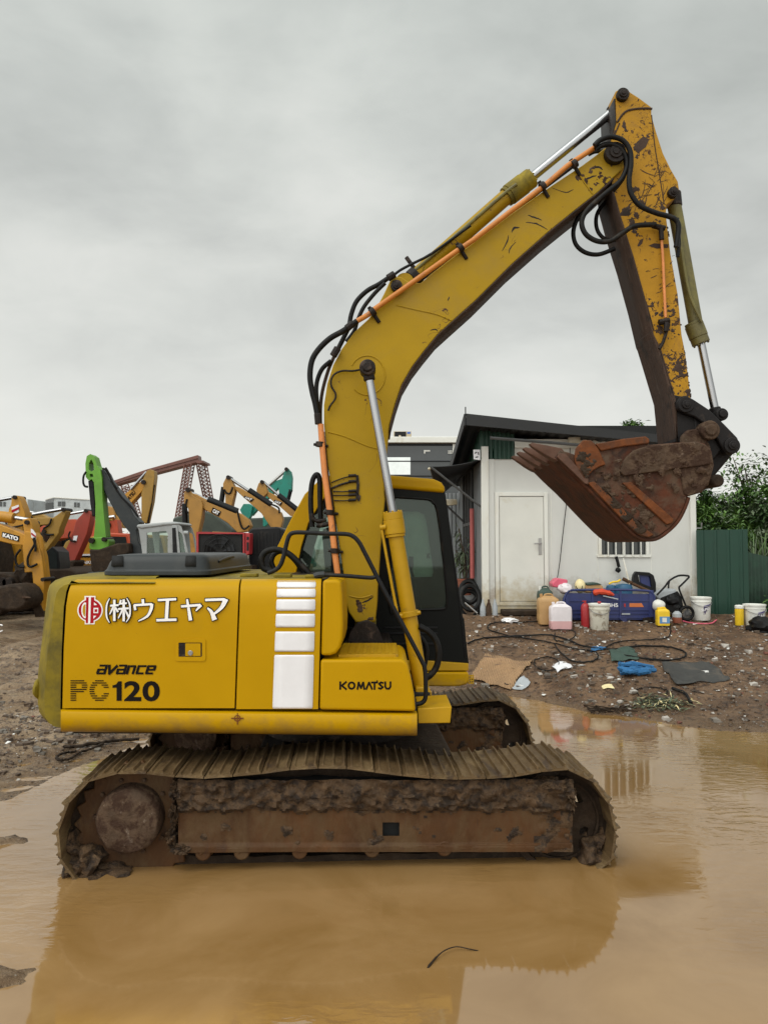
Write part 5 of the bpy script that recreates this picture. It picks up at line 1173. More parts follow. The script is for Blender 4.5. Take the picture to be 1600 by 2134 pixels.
# roof and green gable panel
A, B = W(971, 868, 13.9), W(1452, 918, 13.9); Cc, D = Vector((B.x + .15, 19, 3.5)), W(944, 962, 16.4)
E = Vector((D.x, 19, D.z - .35))
D = A + (D - A) * 1.0
mb = MB(); n = 46; up = Vector((0, 0, .045))
rws = []
for j in range(7):
    t = j / 6; L0 = A.lerp(Vector((A.x, 18.5, 3.55)), t); R0 = B.lerp(Vector((B.x, 18.5, 3.3)), t)
    rws.append([L0.lerp(R0, i / (n * 2)) + Vector((0, 0, .018 if (i // 2) % 2 else 0)) for i in range(n * 2 + 1)])
gridm(mb, rws); roof = mb.build('lean_to_roof', M['roofd'], SHED, solid=.035, smooth=0)
mb = MB(); d = (B - A); prism(mb, [A + Vector((0, -.03, -.16)), B + Vector((0, -.03, -.10)), B + Vector((0, -.03, .03)), A + Vector((0, -.03, .05))], (0, .05, 0))
L1 = Vector((A.x, 18.5, 3.55)); prism(mb, [A + Vector((-.04, 0, -.16)), L1 + Vector((-.04, 0, -.16)), L1 + Vector((-.04, 0, .05)), A + Vector((-.04, 0, .05))], (.035, 0, 0)); mb.build('fascia_board', M['roofd'], roof)
mb = MB(); cyl(mb, A + Vector((-.01, .02, 0)), A + Vector((-.01, .02, .18)), .012, n=6); mb.build('roof_rod', M['strut'], roof)
mb = MB()
for k in range(5): y = 14.0 + k * .9; z = lerp(4.1, 3.4, k / 5); cyl(mb, (x0 + .1, y, z - .05), (B.x, y, z - .35), .03, n=6)
mb.build('roof_beam', M['strut'], roof)
mb = MB(); gx0, gx1 = ws(1000, 1140).x, ws(1073, 1140).x; gz0, gz1 = ws(1, 957).z, ws(1, 884).z; r_ = []
for z in (gz0, gz1): r_.append([Vector((lerp(gx0, gx1, i / 48), YS - .02 - (.018 if (i // 2) % 3 else 0), z)) for i in range(49)])
gridm(mb, r_); mb.build('green_gable_sheet', M['green'], SHED, solid=.006, smooth=0)
mb = MB(); gridm(mb, [[Vector((gx0 - .01, YS + 2.6 * i / 8, z)) for i in range(9)] for z in (gz0, gz1 - .15)]); mb.build('green_side_sheet', M['green'], SHED, solid=.006, smooth=0)
mb = MB(); box(mb, gx1, x1 + .05, YS + 1.2, YS + 1.25, zt + .16, zt + .62); mb.build('roof_gap_shade', M['dark'], SHED)  # near-black board added as the shade of the open gap under the roof
# awning on the side wall
mb = MB(); a, b, c, d = W(1001, 957, 14.5), Vector((x0, 17.6, W(1001, 957, 14.5).z)), W(912, 1036, 17.2), W(896, 972, 14.4)
gridm(mb, [[a.lerp(d, i / 5) + Vector((0, 0, -.04 * math.sin(i / 5 * math.pi))) for i in range(6)], [b.lerp(c, i / 5) for i in range(6)]]); aw = mb.build('awning', M['awn'], SHED, solid=.02)
mb = MB(); cyl(mb, d, Vector((x0, 14.6, d.z - .75)), .022, n=6); cyl(mb, c, Vector((x0, 17.3, c.z - .6)), .022, n=6); cyl(mb, d, c, .02, n=6); cyl(mb, a.lerp(b, .5), c.lerp(d, .5), .018, n=6); mb.build('awning_strut', M['strut'], aw)
mb = MB(); blob(mb, W(894, 977, 14.35), .028, 1, .02, 2); tag(mb.build('round_lamp', M['post']), 'small round white lamp at the tip of the black awning', 'lamp')
mb = MB(); pprism(mb, [(986, 937), (1000, 937), (1000, 959), (987, 957)], YS - .1, .03); o = mb.build('wall_notice', M['white']); tag(o, 'small white notice hung at the cabin roof corner', 'notice')
mb = MB()
for a in ([(989, 945), (993, 942)], [(996, 942), (997, 948)], [(990, 953), (996, 952)]): pprism(mb, ribbon(a, 2.2), YS - .104, .002)
mb.build('notice_marks', M['ltblack'], o, smooth=0)
mb = MB(); pprism(mb, [(1185, 911), (1208, 911), (1209, 926), (1186, 926)], YS - .3, .08); tag(mb.build('strip_lamp', M['post']), 'pale strip lamp under the cabin roof edge above the bucket teeth', 'lamp')
mb = MB(); ptube(mb, [(1187, 926), (1187, 975), (1182, 1030), (1172, 1115), (1166, 1170), (1160, 1210)], .008, YS - .06, 6, 4); tag(mb.build('hanging_cable', M['rubber']), 'thin dark cable hanging down the white cabin wall', 'cable')
mb = MB(); box(mb, ws(1039, 1140).x, ws(1125, 1140).x, YS - .5, YS - .1, .80, .90); tag(mb.build('doorstep', M['darkmud'], bevel=.02), 'dark muddy doorstep below the cabin door', 'doorstep')
# white box unit beside the awning
mb = MB(); pprism(mb, [(928, 1040), (952, 1040), (953, 1051), (929, 1054)], 18.6, .3); tag(mb.build('wall_box', M['post'], bevel=.01), 'small white box under the awning behind the cab', 'box')
# neighbouring wall behind the cab
mb = MB(); r_ = []
for z in (.7, 3.4): r_.append([Vector((lerp(.9, 2.4, i / 60), 19.2 - (.03 if (i // 2) % 2 else 0), z)) for i in range(61)])
gridm(mb, r_); tag(mb.build('corrugated_wall', M['wallg'], solid=.01, smooth=0), 'grey corrugated wall behind the potted plant beside the cabin', 'wall')
# glazed building further back
M['facade'] = mat('dark_facade_glass', (0.035, 0.04, 0.042), 0.12, var=0.3, vs=.6, bump=None, spec=.6, glossvar=.04)
M['mirror'] = mat('sky_mirroring_glass', (0.55, 0.57, 0.56), 0.05, metal=1, var=.1, vs=2, bump=None, glossvar=.01)
YO = 27.0
OB = thing('office_building', 'two storey building with dark glazed front and white roof trim behind the cab', 'building', (W(880, 1140, YO).x, YO + 2, 0.2))
xa, xb = W(760, 1140, YO).x, W(1150, 1140, YO).x; z1 = W(1, 925, YO).z; z2 = W(1, 912, YO).z
mb = MB(); box(mb, xa, xb, YO, YO + 6, 0.1, z1); mb.build('facade', M['facade'], OB)
mb = MB(); box(mb, xa - .1, xb + .1, YO - .25, YO + 6, z1 + .01, z2); mb.build('roof_trim', M['post'], OB, bevel=.02)
mb = MB(); pprism(mb, [(943, 925), (949, 925), (949, 1010), (943, 1010)], YO - .1, .09); mb.build('corner_trim', M['post'], OB)
mb = MB(); pprism(mb, [(770, 953), (855, 953), (855, 989), (770, 989)], YO - .03, .025); mb.build('window', M['mirror'], OB)
mb = MB()
for q in ([(760, 960), (955, 960), (955, 962), (760, 962)], [(760, 991), (955, 991), (955, 993), (760, 993)], [(760, 926), (955, 926), (955, 928), (760, 928)]): pprism(mb, q, YO - .07, .03)
mb.build('window_frame', M['black'], OB)
mb = MB()
for q in ([(883, 938), (896, 938), (896, 941), (886, 941), (886, 945), (883, 945)], [(933, 939), (942, 939), (942, 941), (933, 941)], [(933, 943), (942, 943), (942, 945), (933, 945)]): pprism(mb, q, YO - .05, .03)
mb.build('wall_mark', M['post'], OB, smooth=0)
AC = thing('air_conditioner', 'air conditioner outdoor unit standing on the office roof', 'air conditioner', W(839, 915, YO + .3))
mb = MB(); pprism(mb, [(820, 898), (857, 898), (857, 913), (820, 913)], YO + .1, .5); bd = mb.build('casing', M['post'], AC, bevel=.015)
mb = MB(); pprism(mb, [(822, 899.5), (846, 899.5), (846, 912), (822, 912)], YO + .085, .012); mb.build('grille', M['black'], bd)
mb = MB(); pprism(mb, circ(833, 909, 2.5, 12), YO + .07, .01); mb.build('fan_hub', M['post'], bd)
mb = MB(); pprism(mb, [(848, 900), (855, 899.5), (855, 904), (848, 904)], YO + .092, .006); mb.build('nameplate', mat('blue_plate', (0.05, 0.12, 0.4), .5), bd)
# ---- green fence and gate
mb = MB(); fx0, fx1 = W(1450, 1140, 14.3).x, W(1557, 1140, 14.3).x; fz0, fz1 = .62, W(1, 1105, 14.3).z; r_ = []
for z in (fz0, fz1): r_.append([Vector((lerp(fx0, fx1, i / 40), 14.3 - (.022 if (i % 10) in (4, 5) else 0), z + (.02 * (i / 40) if z > 1 else 0))) for i in range(41)])
gridm(mb, r_); tag(mb.build('sheet_fence', M['green'], solid=.008, smooth=0), 'dark green metal sheet fence to the right of the cabin', 'fence')
mb = MB(); r_ = []
for z in (.5, W(1, 1150, 14.6).z): r_.append([Vector((fx1 + .02 + i * .05, 14.4 + i * .03 + (.03 if i % 2 else 0), z - i * .008)) for i in range(34)])
gridm(mb, r_); M['net'] = mat('dark_green_net', (0.012, 0.035, 0.02), .8, var=.4, vs=5, bump=(14, .5)); tag(mb.build('netting_screen', M['net'], solid=.006), 'dark green netting hung beyond the sheet fence', 'screen')
mb = MB(); tube(mb, [ws(1455, 1100, .4), ws(1479, 1100, .4), ws(1479, 1088, .4)], .015, 6, 0); tag(mb.build('rail_pipe', M['silver']), 'short grey pipe rail above the green fence', 'rail')
# ================================================================== things in front of the cabin
def plastic(name, c, rough=.45, dirt=None, var=.08): return mat(name, c, rough, var=var, vs=6, dirt=dirt, bump=(20, .06))
M['pwhite'] = plastic('white_plastic', (0.70, 0.69, 0.64), dirt=((0.42, 0.36, 0.25), .56, .75, 5, .7))
M['pdirty'] = plastic('dirty_white_plastic', (0.60, 0.57, 0.48), dirt=((0.20, 0.14, 0.085), .52, .66, 7, .9))
M['ptan'] = plastic('tan_oil_can_plastic', (0.46, 0.27, 0.11), .4, dirt=((0.30, 0.15, 0.06), .5, .75, 3, .7))
M['ppink'] = plastic('pink_liquid_plastic', (0.62, 0.36, 0.36), .3)
M['pmilk'] = plastic('milky_plastic', (0.74, 0.68, 0.70), .35)
M['pred'] = plastic('red_paint_metal', (0.33, 0.016, 0.02), .4)
M['pyel'] = plastic('bright_yellow_plastic', (0.80, 0.52, 0.02), .4)
M['pblue'] = plastic('blue_vehicle_paint', (0.022, 0.032, 0.13), .45, dirt=((0.03, 0.025, 0.03), .5, .75, 4, .7))
M['pteal'] = plastic('blue_plastic_drum', (0.02, 0.10, 0.20), .45)
M['ppk'] = plastic('pink_plastic', (0.62, 0.10, 0.16), .45)
M['pgrn'] = plastic('dark_green_plastic', (0.03, 0.06, 0.045), .5)
M['cream'] = plastic('cream_helmet_shell', (0.78, 0.66, 0.36), .35)
M['purple'] = plastic('dark_purple_label', (0.045, 0.03, 0.12), .5)
M['cyan'] = plastic('pale_blue_label', (0.10, 0.25, 0.48), .5)
M['orl'] = plastic('orange_label', (0.55, 0.15, 0.04), .5)
M['gline'] = plastic('grey_metal_case', (0.36, 0.38, 0.40), .4)
M['mudcloth'] = mat('muddy_cloth', (0.10, 0.075, 0.055), .9, var=.3)
def face_text(parent, mname, s, x, y, rect, bold=0.02, T=.002, name='lettering'):
    mb = MB(); text(mb, s, rect, on(y), bold=bold, T=T); return mb.build(name, M[mname], parent, smooth=0)
def bucket_obj(px0, px1, pyt, pyb, Y, mname, label, lid=True, label_col=None, txt=None, group=None, tilt=0):
    c = W((px0 + px1) / 2, pyb, Y); r = (px1 - px0) / 2 * Y / F; h = (pyb - pyt) * Y / F
    t = thing('plastic_bucket', label, 'bucket', c, group)
    mb = MB(); prof = [(0, 0), (r * .80, 0), (r * .83, .01), (r * .93, h * .80), (r * .96, h * .80), (r * .965, h * .84), (r * .95, h * .85), (r * .96, h * .93), (r * 1.0, h * .935), (r, h * .985), (r * .97, h)]
    if not lid: prof += [(r * .92, h), (r * .90, h * .8), (r * .8, .03), (0, .03)]
    lathe(mb, prof, c, 32, cap=False); b = mb.build('bucket_body', M[mname], t, smooth=40)
    if lid:
        mb = MB(); lathe(mb, [(0, h - .012), (r * .9, h - .012), (r * .93, h + .006), (r * 1.01, h + .004), (r * 1.01, h - .02)], c, 32, cap=False); mb.build('lid', M['pwhite'], t, smooth=40)
    mb = MB(); tube(mb, [c + Vector((r * .99 * math.cos(a), r * .99 * math.sin(a), h * .86 - .10 * max(0, -math.sin(a)))) for a in [math.radians(-180 + 15 * i) for i in range(13)]], .006, 6, 2); mb.build('handle', M['silver'], t)
    if label_col:
        mb = MB(); rows = []
        for k in range(5):
            z = lerp(h * .25, h * .66, k / 4); rr_ = lerp(r * .80, r * .93, z / (h * .8)) + .003
            rows.append([c + Vector((rr_ * math.cos(a), rr_ * math.sin(a), z + .04 * (a + math.pi / 2))) for a in [math.radians(-118 + 9.5 * i + 22) for i in range(9)]])
        gridm(mb, rows); lb_ = mb.build('label', M[label_col], t, solid=.002)
        if txt:
            mb = MB(); text(mb, txt, (-1, -1, 1, 1), lambda u, v, w: c + Vector(((r * .92 + .006 - w) * math.cos(math.radians(-92 + 26 * u + 8)), (r * .92 + .006 - w) * math.sin(math.radians(-92 + 26 * u + 8)), h * .50 - v * h * .06 + .02 * u)), bold=.02); mb.build('lettering', M['ltwhite'], lb_, smooth=0)
    return t
def can_obj(px0, px1, pyt, pyb, Y, mname, label, cap='pwhite', liquid=None, depth=.22, cat='jerrycan', name='jerrycan'):
    c = W((px0 + px1) / 2, pyb, Y); w = (px1 - px0) / 2 * Y / F; h = (pyb - pyt) * Y / F
    t = thing(name, label, cat, c)
    def ring(s, z, d=1.0): return [c + Vector((x, y, z)) for x, y in [(p[0], p[1]) for p in rrect(-w * s, -depth / 2 * d, w * s, depth / 2 * d, min(w, depth / 2) * .35 * s, 4)]]
    lv = [(.94, 0), (1, .02), (1, h * .30), (.975, h * .33), (1, h * .36), (1, h * .74), (.92, h * .83), (.55, h * .92), (.30, h * .94)]
    R = [ring(s, z, 1 if s > .6 else s + .1) for s, z in lv]; vs = [p for r in R for p in r]; n = len(R[0])
    mis = []; mb = MB()
    fs = []
    for i in range(len(R) - 1):
        for j in range(n): fs.append((i * n + j, i * n + (j + 1) % n, (i + 1) * n + (j + 1) % n, (i + 1) * n + j)); mis.append(1 if liquid and i < 2 else 0)
    fs += [tuple(range(n)), tuple(range(len(vs) - n, len(vs)))]; mis += [0, 0]
    mb.v = vs; mb.f = fs; mb.m = mis
    mb.build('can_body', [M[mname], M[liquid or mname]], t, smooth=45)
    mb = MB(); tube(mb, [c + Vector((-w * .35, 0, h * .90)), c + Vector((-w * .25, 0, h * .98)), c + Vector((w * .35, 0, h * .98)), c + Vector((w * .55, 0, h * .86))], .014, 8, 4); mb.build('handle', M[mname], t)
    mb = MB(); cyl(mb, c + Vector((-w * .62, 0, h * .86)), c + Vector((-w * .66, 0, h * 1.0)), .028, n=14); mb.build('cap', M[cap], t, bevel=.003)
    return t, c, w, h
def gy(px, py):
    p = hit(px, py); return p.y
can_obj(1120, 1150, 1222, 1290, 14.0, 'pgrn', 'dark green jerrycan behind the tan oil can by the cabin door')
can_obj(1120, 1163, 1238, 1300, 13.75, 'ptan', 'big tan oil can standing left of the blue trailer', cap='ptan', depth=.26)
can_obj(1145, 1189, 1255, 1310, 13.45, 'pmilk', 'milky white jug with pink liquid in its lower third', liquid='ppink', cap='pmilk', depth=.24)
t = thing('red_cylinder', 'red metal fire extinguisher bottle standing by the blue trailer', 'extinguisher', W(1219, 1308, 13.45))
c = W(1219, 1308, 13.45); mb = MB(); lathe(mb, [(0, 0), (.066, 0), (.072, .02), (.072, .36), (.05, .41), (.025, .425), (0, .425)], c, 24, cap=False); mb.build('tank', M['pred'], t)
mb = MB(); cyl(mb, c + Vector((0, 0, .42)), c + Vector((0, 0, .46)), .02, n=10); box(mb, c.x - .05, c.x + .02, c.y - .01, c.y + .01, c.z + .45, c.z + .47); mb.build('valve', M['pred'], t)
b1 = bucket_obj(1226, 1270, 1259, 1313, 13.4, 'pdirty', 'dirty white paint bucket with lid in front of the blue trailer')
mb = MB(); c = W(1248, 1258, 13.4); blob(mb, c + Vector((0, 0, .02)), (.035, .035, .025), 3, .2, 2); tag(mb.build('red_rag', M['pred']), 'small wad of red cloth lying on the lid of the dirty bucket', 'rag')
bucket_obj(1439, 1481, 1245, 1292, 14.0, 'pwhite', 'white paint bucket with dark purple label beside the green fence', label_col='purple', txt='SUPER')
bucket_obj(1549, 1594, 1260, 1304, 13.6, 'pwhite', 'scuffed white bucket at the far right next to the yellow bottle', label_col='purple', txt='BEAT', tilt=1)
t = thing('yellow_bottle', 'tall orange yellow bottle with white cap at the right edge', 'bottle', W(1540, 1303, 13.6))
c = W(1540, 1303, 13.6); mb = MB(); lathe(mb, [(0, 0), (.070, 0), (.074, .01), (.074, .28), (.06, .295), (0, .295)], c, 24, cap=False); mb.build('bottle_body', M['pyel'], t)
mb = MB(); lathe(mb, [(0, .36), (.06, .355), (.076, .34), (.076, .297), (0, .297)], c, 24, cap=False); mb.build('cap', M['pwhite'], t)
t, c, w, h = can_obj(1367, 1393, 1266, 1303, 13.45, 'pyel', 'bright yellow oil jug with blue label by the trailer corner', cap='pyel', depth=.14, name='oil_jug', cat='jug')
mb = MB(); box(mb, c.x - w * .7, c.x + w * .9, c.y - .078, c.y - .073, c.z + .04, c.z + h * .5); lb_ = mb.build('label', M['cyan'], t)
mb = MB(); box(mb, c.x - w * .3, c.x + w * .4, c.y - .081, c.y - .0785, c.z + .06, c.z + h * .44); mb.build('label_patch', M['pwhite'], lb_)
t = thing('spray_bottle', 'small clear bottle with black top and reddish liquid beside the yellow jug', 'bottle', W(1410, 1298, 13.55))
c = W(1410, 1298, 13.55); mb = MB(); lathe(mb, [(0, 0), (.075, 0), (.08, .01), (.08, .10)], c, 20, cap=False); mb.build('liquid', plastic('red_brown_liquid', (0.25, 0.08, 0.05), .3), t)
mb = MB(); lathe(mb, [(.08, .101), (.078, .16), (.04, .2), (.03, .21)], c, 20, cap=False); mb.build('bottle_body', M['gline'], t)
mb = MB(); lathe(mb, [(0, .30), (.05, .30), (.055, .27), (.03, .26), (.03, .21)], c, 20, cap=False); mb.build('cap', M['black'], t)
# blue cargo trailer of a three-wheeler
BT = thing('cargo_tricycle', 'blue cargo tricycle box loaded with cans and helmets against the cabin', 'tricycle', W(1268, 1304, 13.9))
YT = 13.85
def bt(name, px, Y, T, mname, bev=.006, parent=None): 
    mb = MB(); pprism(mb, px, Y, T); return mb.build(name, M[mname], parent or BT, bevel=bev)
sd = bt('side_panel', [(1175, 1242), (1183, 1236), (1363, 1238), (1363, 1292), (1180, 1292), (1173, 1262)], YT, .03, 'pblue')
for a, b in ((1178, 1184), (1232, 1237), (1290, 1295), (1352, 1361)):
    mb = MB(); pprism(mb, [(a, 1230), (b, 1230), (b, 1292), (a, 1292)], YT - .02, .02); mb.build('side_rib', M['pblue'], sd, bevel=.004)
mb = MB()
for y in (1251, 1270, 1277, 1286): pprism(mb, [(1176, y), (1360, y), (1360, y + 2.2), (1176, y + 2.2)], YT - .015, .015)
mb.build('side_slat', M['pblue'], sd)
mb = MB(); ptube(mb, [(1172, 1262), (1176, 1245), (1184, 1232), (1200, 1229.5), (1280, 1229), (1345, 1231), (1358, 1236), (1363, 1250), (1363, 1290)], .022, YT - .01, 8, 4); mb.build('top_rail', M['pblue'], BT)
mb = MB(); ptube(mb, [(1172, 1262), (1176, 1245), (1184, 1232), (1200, 1229.5), (1280, 1229), (1345, 1231), (1358, 1236), (1363, 1250), (1363, 1290)], .022, YT + .55, 8, 4); mb.build('top_rail', M['pblue'], BT)
mb = MB(); p0, p1 = W(1176, 1288, YT), W(1363, 1288, YT); box(mb, p0.x, p1.x, YT + .03, YT + .6, p0.z - .03, p0.z + .02); mb.build('load_floor', M['pblue'], BT)
for px in (1206, 1330):
    mb = MB(); p = W(px, 1290, YT); p.z = .95
    for Yw in (YT + .12, YT + .5): cyl(mb, Vector((p.x, Yw, p.z)), Vector((p.x, Yw + .08, p.z)), .16, n=24)
    mb.build('wheel', M['rubber'], BT, bevel=.02)
face_text(sd, 'ltwhite', 'BHS', 0, YT - .003, (1266, 1257, 1287, 1265), .02)
bt('orange_label', [(1311, 1257), (1336, 1257), (1341, 1265), (1311, 1265)], YT - .006, .004, 'orl', 0, sd)
bt('red_mark', [(1299, 1258), (1303, 1258), (1303, 1265), (1300, 1265)], YT - .006, .004, 'pred', 0, sd); bt('grey_mark', [(1293, 1278), (1312, 1278), (1312, 1281), (1293, 1281)], YT - .02, .004, 'gline', 0, sd)
bt('mud_flap', [(1288, 1286), (1302, 1284), (1310, 1300), (1300, 1298)], YT - .03, .02, 'pblue', .003); bt('rear_step', [(1338, 1288), (1364, 1284), (1364, 1304), (1344, 1302)], YT - .02, .1, 'greasy')
# the load
mb = MB(); pprism(mb, [(1152, 1224), (1150, 1216), (1158, 1207), (1164, 1205), (1182, 1208), (1183, 1213), (1178, 1220), (1166, 1225)], YT + .1, .3); tag(mb.build('pink_basin', M['ppk'], bevel=.03, seg=3), 'pink plastic tub tipped on the left end of the trailer', 'tub')
mb = MB(); blob(mb, W(1176, 1226, YT + .1), (.13, .14, .10), 4, .25, 3); tag(mb.build('white_sack', M['pmilk']), 'crumpled white bag beside the pink tub on the trailer', 'bag')
H_ = W(1208, 1227, YT + .15); t = thing('safety_helmet', 'cream yellow safety helmet standing on the trailer rail', 'helmet', H_)
mb = MB(); blob(mb, H_ + Vector((0, 0, .05)), (.095, .11, .13), 1, .03, 3); sh_ = mb.build('shell', M['cream'], t)
mb = MB(); tube(mb, [W(1199, 1221, YT + .02), W(1203, 1228, YT), W(1207, 1231, YT), W(1211, 1228, YT), W(1213, 1221, YT + .02)], .007, 6, 3); mb.build('chin_strap', M['rubber'], t)
mb = MB(); pprism(mb, [(1219, 1219), (1248, 1217), (1256, 1221), (1258, 1236), (1219, 1236)], YT + .1, .3); o = mb.build('fuel_can', M['ptan'], bevel=.03, seg=3); tag(o, 'tan fuel can lying in the middle of the trailer load', 'can')
mb = MB(); pprism(mb, [(1221, 1216), (1243, 1214), (1254, 1218), (1222, 1220)], YT + .08, .3); mb.build('green_rim', M['pgrn'], o, bevel=.008)
for (a, b, yt, lab, dy) in ((1262, 1284, 1218, 'dark blue drum left of its larger neighbour on the trailer', .12), (1281, 1317, 1216, 'large blue drum near the right end of the trailer load', .05)):
    mb = MB(); c = W((a + b) / 2, 1252, YT + dy + .2); r = (b - a) / 2 * YT / F; h = (1252 - yt) * YT / F; lathe(mb, [(0, 0), (r, 0), (r, h * .8), (r * .85, h * .95), (r * .3, h), (0, h)], c, 24, cap=False); tag(mb.build('blue_drum', M['pteal']), lab, 'drum')
mb = MB(); ptube(mb, [(1235, 1236, YT - .02), (1250, 1233, YT - .03), (1268, 1236, YT - .03), (1278, 1240, YT - .03)], [.03, .05, .06, .055, .045, .05, .06, .05, .045, .04, .05, .04, .03, .03, .02, .02], None, 8, 5); tag(mb.build('red_rag', plastic('orange_red_cloth', (0.60, 0.06, 0.02), .7)), 'orange red rag hung over the trailer rail', 'rag')
mb = MB(); cyl(mb, W(1256, 1242, YT - .05), W(1287, 1249, YT - .05), .012, n=8); tag(mb.build('metal_rod', M['gline']), 'pale metal rod lying slantwise against the blue trailer side', 'rod')
mb = MB(); cyl(mb, W(1298, 1164, YT + .4), W(1311, 1218, YT + .2), .013, n=8); tag(mb.build('white_pole', M['post']), 'white pole leaning on the cabin wall under the window', 'pole')
mb = MB(); cyl(mb, W(1297, 1206, YT + .3), W(1316, 1216, YT + .2), .035, n=10); cyl(mb, W(1316, 1216, YT + .2), W(1357, 1234, YT + .1), .028, n=10); tag(mb.build('brown_pipe', M['frame'], bevel=.004), 'brown pipe lying across the blue drums towards the seat', 'pipe')
mb = MB(); ptube(mb, [(1268, 1217, YT + .1), (1276, 1213, YT + .1), (1286, 1212, YT + .1), (1292, 1208, YT + .1)], .018, None, 8, 4); tag(mb.build('yellow_hose_end', M['pyel']), 'short yellow hose end on top of the blue drums', 'hose')
mb = MB(); pprism(mb, [(1330, 1240), (1350, 1238), (1352, 1246), (1330, 1247)], YT + .02, .2); tag(mb.build('white_tray', M['pwhite'], bevel=.01), 'white tray under the right end of the trailer rail', 'tray')
t = thing('tricycle_seat', 'dark blue moulded seat leaning at the right end of the trailer', 'seat', W(1343, 1240, YT + .35))
mb = MB(); o_ = [(1318, 1212), (1320, 1198), (1325, 1191), (1352, 1193), (1361, 1199), (1366, 1215), (1366, 1236), (1360, 1240), (1340, 1226)]; i_ = [(1329, 1198), (1354, 1200), (1357, 1224), (1332, 1214)]
holeplate(mb, [o_, i_], on(YT + .3), .10); mb.build('seat_shell', M['black'], t, smooth=0, bevel=.012)
mb = MB(); pprism(mb, [(1331, 1196), (1352, 1197), (1357, 1228), (1334, 1215)], YT + .34, .05); mb.build('seat_pad', M['pblue'], t, bevel=.01)
# generator on a hand cart
GC = thing('generator_cart', 'black wheeled generator with upright tube handle beside the trailer', 'generator', W(1400, 1295, 14.0))
mb = MB(); ptube(mb, [(1368, 1240), (1385, 1222), (1394, 1210), (1412, 1200), (1428, 1199.5), (1435, 1202), (1426, 1212), (1418, 1220), (1414, 1226), (1421, 1245), (1432, 1272), (1438, 1285)], .018, 13.9, 8, 3); mb.build('handle_frame', M['black'], GC)
mb = MB(); ptube(mb, [(1394, 1210), (1392, 1224), (1396, 1250), (1400, 1280)], .016, 14.2, 8, 3); mb.build('rear_post', M['black'], GC)
mb = MB(); pprism(mb, [(1366, 1240), (1378, 1231), (1408, 1227), (1412, 1246), (1400, 1252), (1372, 1250)], 13.95, .35); mb.build('engine_cover', M['gline'], GC, bevel=.03, seg=3)
mb = MB(); pprism(mb, [(1376, 1246), (1412, 1232), (1420, 1246), (1424, 1268), (1410, 1276), (1388, 1276), (1380, 1262)], 13.93, .36); blob(mb, W(1400, 1250, 13.9), (.12, .08, .1), 4, .3, 3); mb.build('engine_block', M['black'], GC, bevel=.02)
c = W(1430, 1278, 13.82); mb = MB(); n = 28
tube(mb, [c + Vector((.115 * math.cos(t_), 0, .115 * math.sin(t_))) for t_ in [2 * math.pi * i / 28 for i in range(29)]], .028, 8, 0)
wh = mb.build('wheel', M['rubber'], GC); mb = MB()
for k in range(8): a = math.pi * k / 8; cyl(mb, c - Vector((.1 * math.cos(a), 0, .1 * math.sin(a))), c + Vector((.1 * math.cos(a), 0, .1 * math.sin(a))), .009, n=6)
cyl(mb, c - Vector((0, .03, 0)), c + Vector((0, .03, 0)), .03, n=12); mb.build('spokes', M['strut'], wh)
mb = MB(); blob(mb, W(1372, 1262, 13.75), (.11, .1, .11), 6, .1, 3); tag(mb.build('grey_sack', M['pwhite']), 'pale rounded sack between the trailer and the generator', 'sack')
# left of the cabin door
for k, (x, c_) in enumerate(((1006, 'gline'), (1018, 'mudplate'), (1031, 'gline'))):
    c = W(x, 1287, 14.1); mb = MB(); lathe(mb, [(0, 0), (.05, 0), (.055, .02), (.05, .2), (.02, .29), (.018, .33), (0, .33)], c, 16, cap=False)
    tag(mb.build('grey_bottle', M[c_]), ['grey bottle nearest the cab in the row by the cabin corner post', 'muddy brown bottle between two grey ones by the corner post', 'grey bottle nearest the cabin door in the row of three'][k], 'bottle')
c = W(978, 1245, 14.6)
for k, (r, dz, dy) in enumerate(((.22, 0, 0), (.24, -.12, .1), (.2, .1, .2))):
    mb = MB(); n = 30; tube(mb, [c + Vector((r * math.cos(t_) * .8, dy - .1 + .1 * math.sin(t_), dz + r * math.sin(t_))) for t_ in [2 * math.pi * i / n for i in range(n + 1)]], .045, 8, 0)
    tag(mb.build('hose_coil', M['rubber']), ['black hose coil, middle one of the heap beside the cabin', 'black hose coil lying lowest in the heap beside the cabin', 'black hose coil on top of the heap beside the cabin'][k], 'coil')
mb = MB(); cyl(mb, W(968, 1256, 14.0), W(994, 1278, 14.0), .015, n=8); tag(mb.build('chrome_rod', M['silver']), 'shiny rod sticking out of the hose heap', 'rod')
mb = MB(); cyl(mb, W(983, 1060, 15.3), W(984, 1205, 15.3), .045, n=10); tag(mb.build('red_pole', plastic('faded_red_pole', (0.42, 0.10, 0.09), .6)), 'faded red upright pole beside the cabin side wall', 'pole')
t = thing('potted_plant', 'tall potted plant with narrow leaves between cab and cabin', 'plant', W(968, 1240, 15.6))
c = W(968, 1240, 15.6); mb = MB(); lathe(mb, [(0, 0), (.13, 0), (.17, .3), (.18, .3), (.18, .33), (.15, .33)], c, 20, cap=False); mb.build('pot', mat('terracotta', (0.25, 0.08, 0.045), .8), t)
M['leaf'] = mat('green_leaf', (0.085, 0.165, 0.030), .5, var=.5, vs=1.2, bump=None); M['leaf_d'] = mat('dark_green_leaf', (0.038, 0.082, 0.020), .55, var=.55, vs=.9, bump=None)
M['leaf_g'] = mat('grey_green_leaf', (0.10, 0.13, 0.07), .55, var=.4, vs=1.5, bump=None); M['bark'] = mat('brown_bark', (0.07, 0.05, 0.035), .9, var=.3, vs=8)
mb = MB(); stems = []
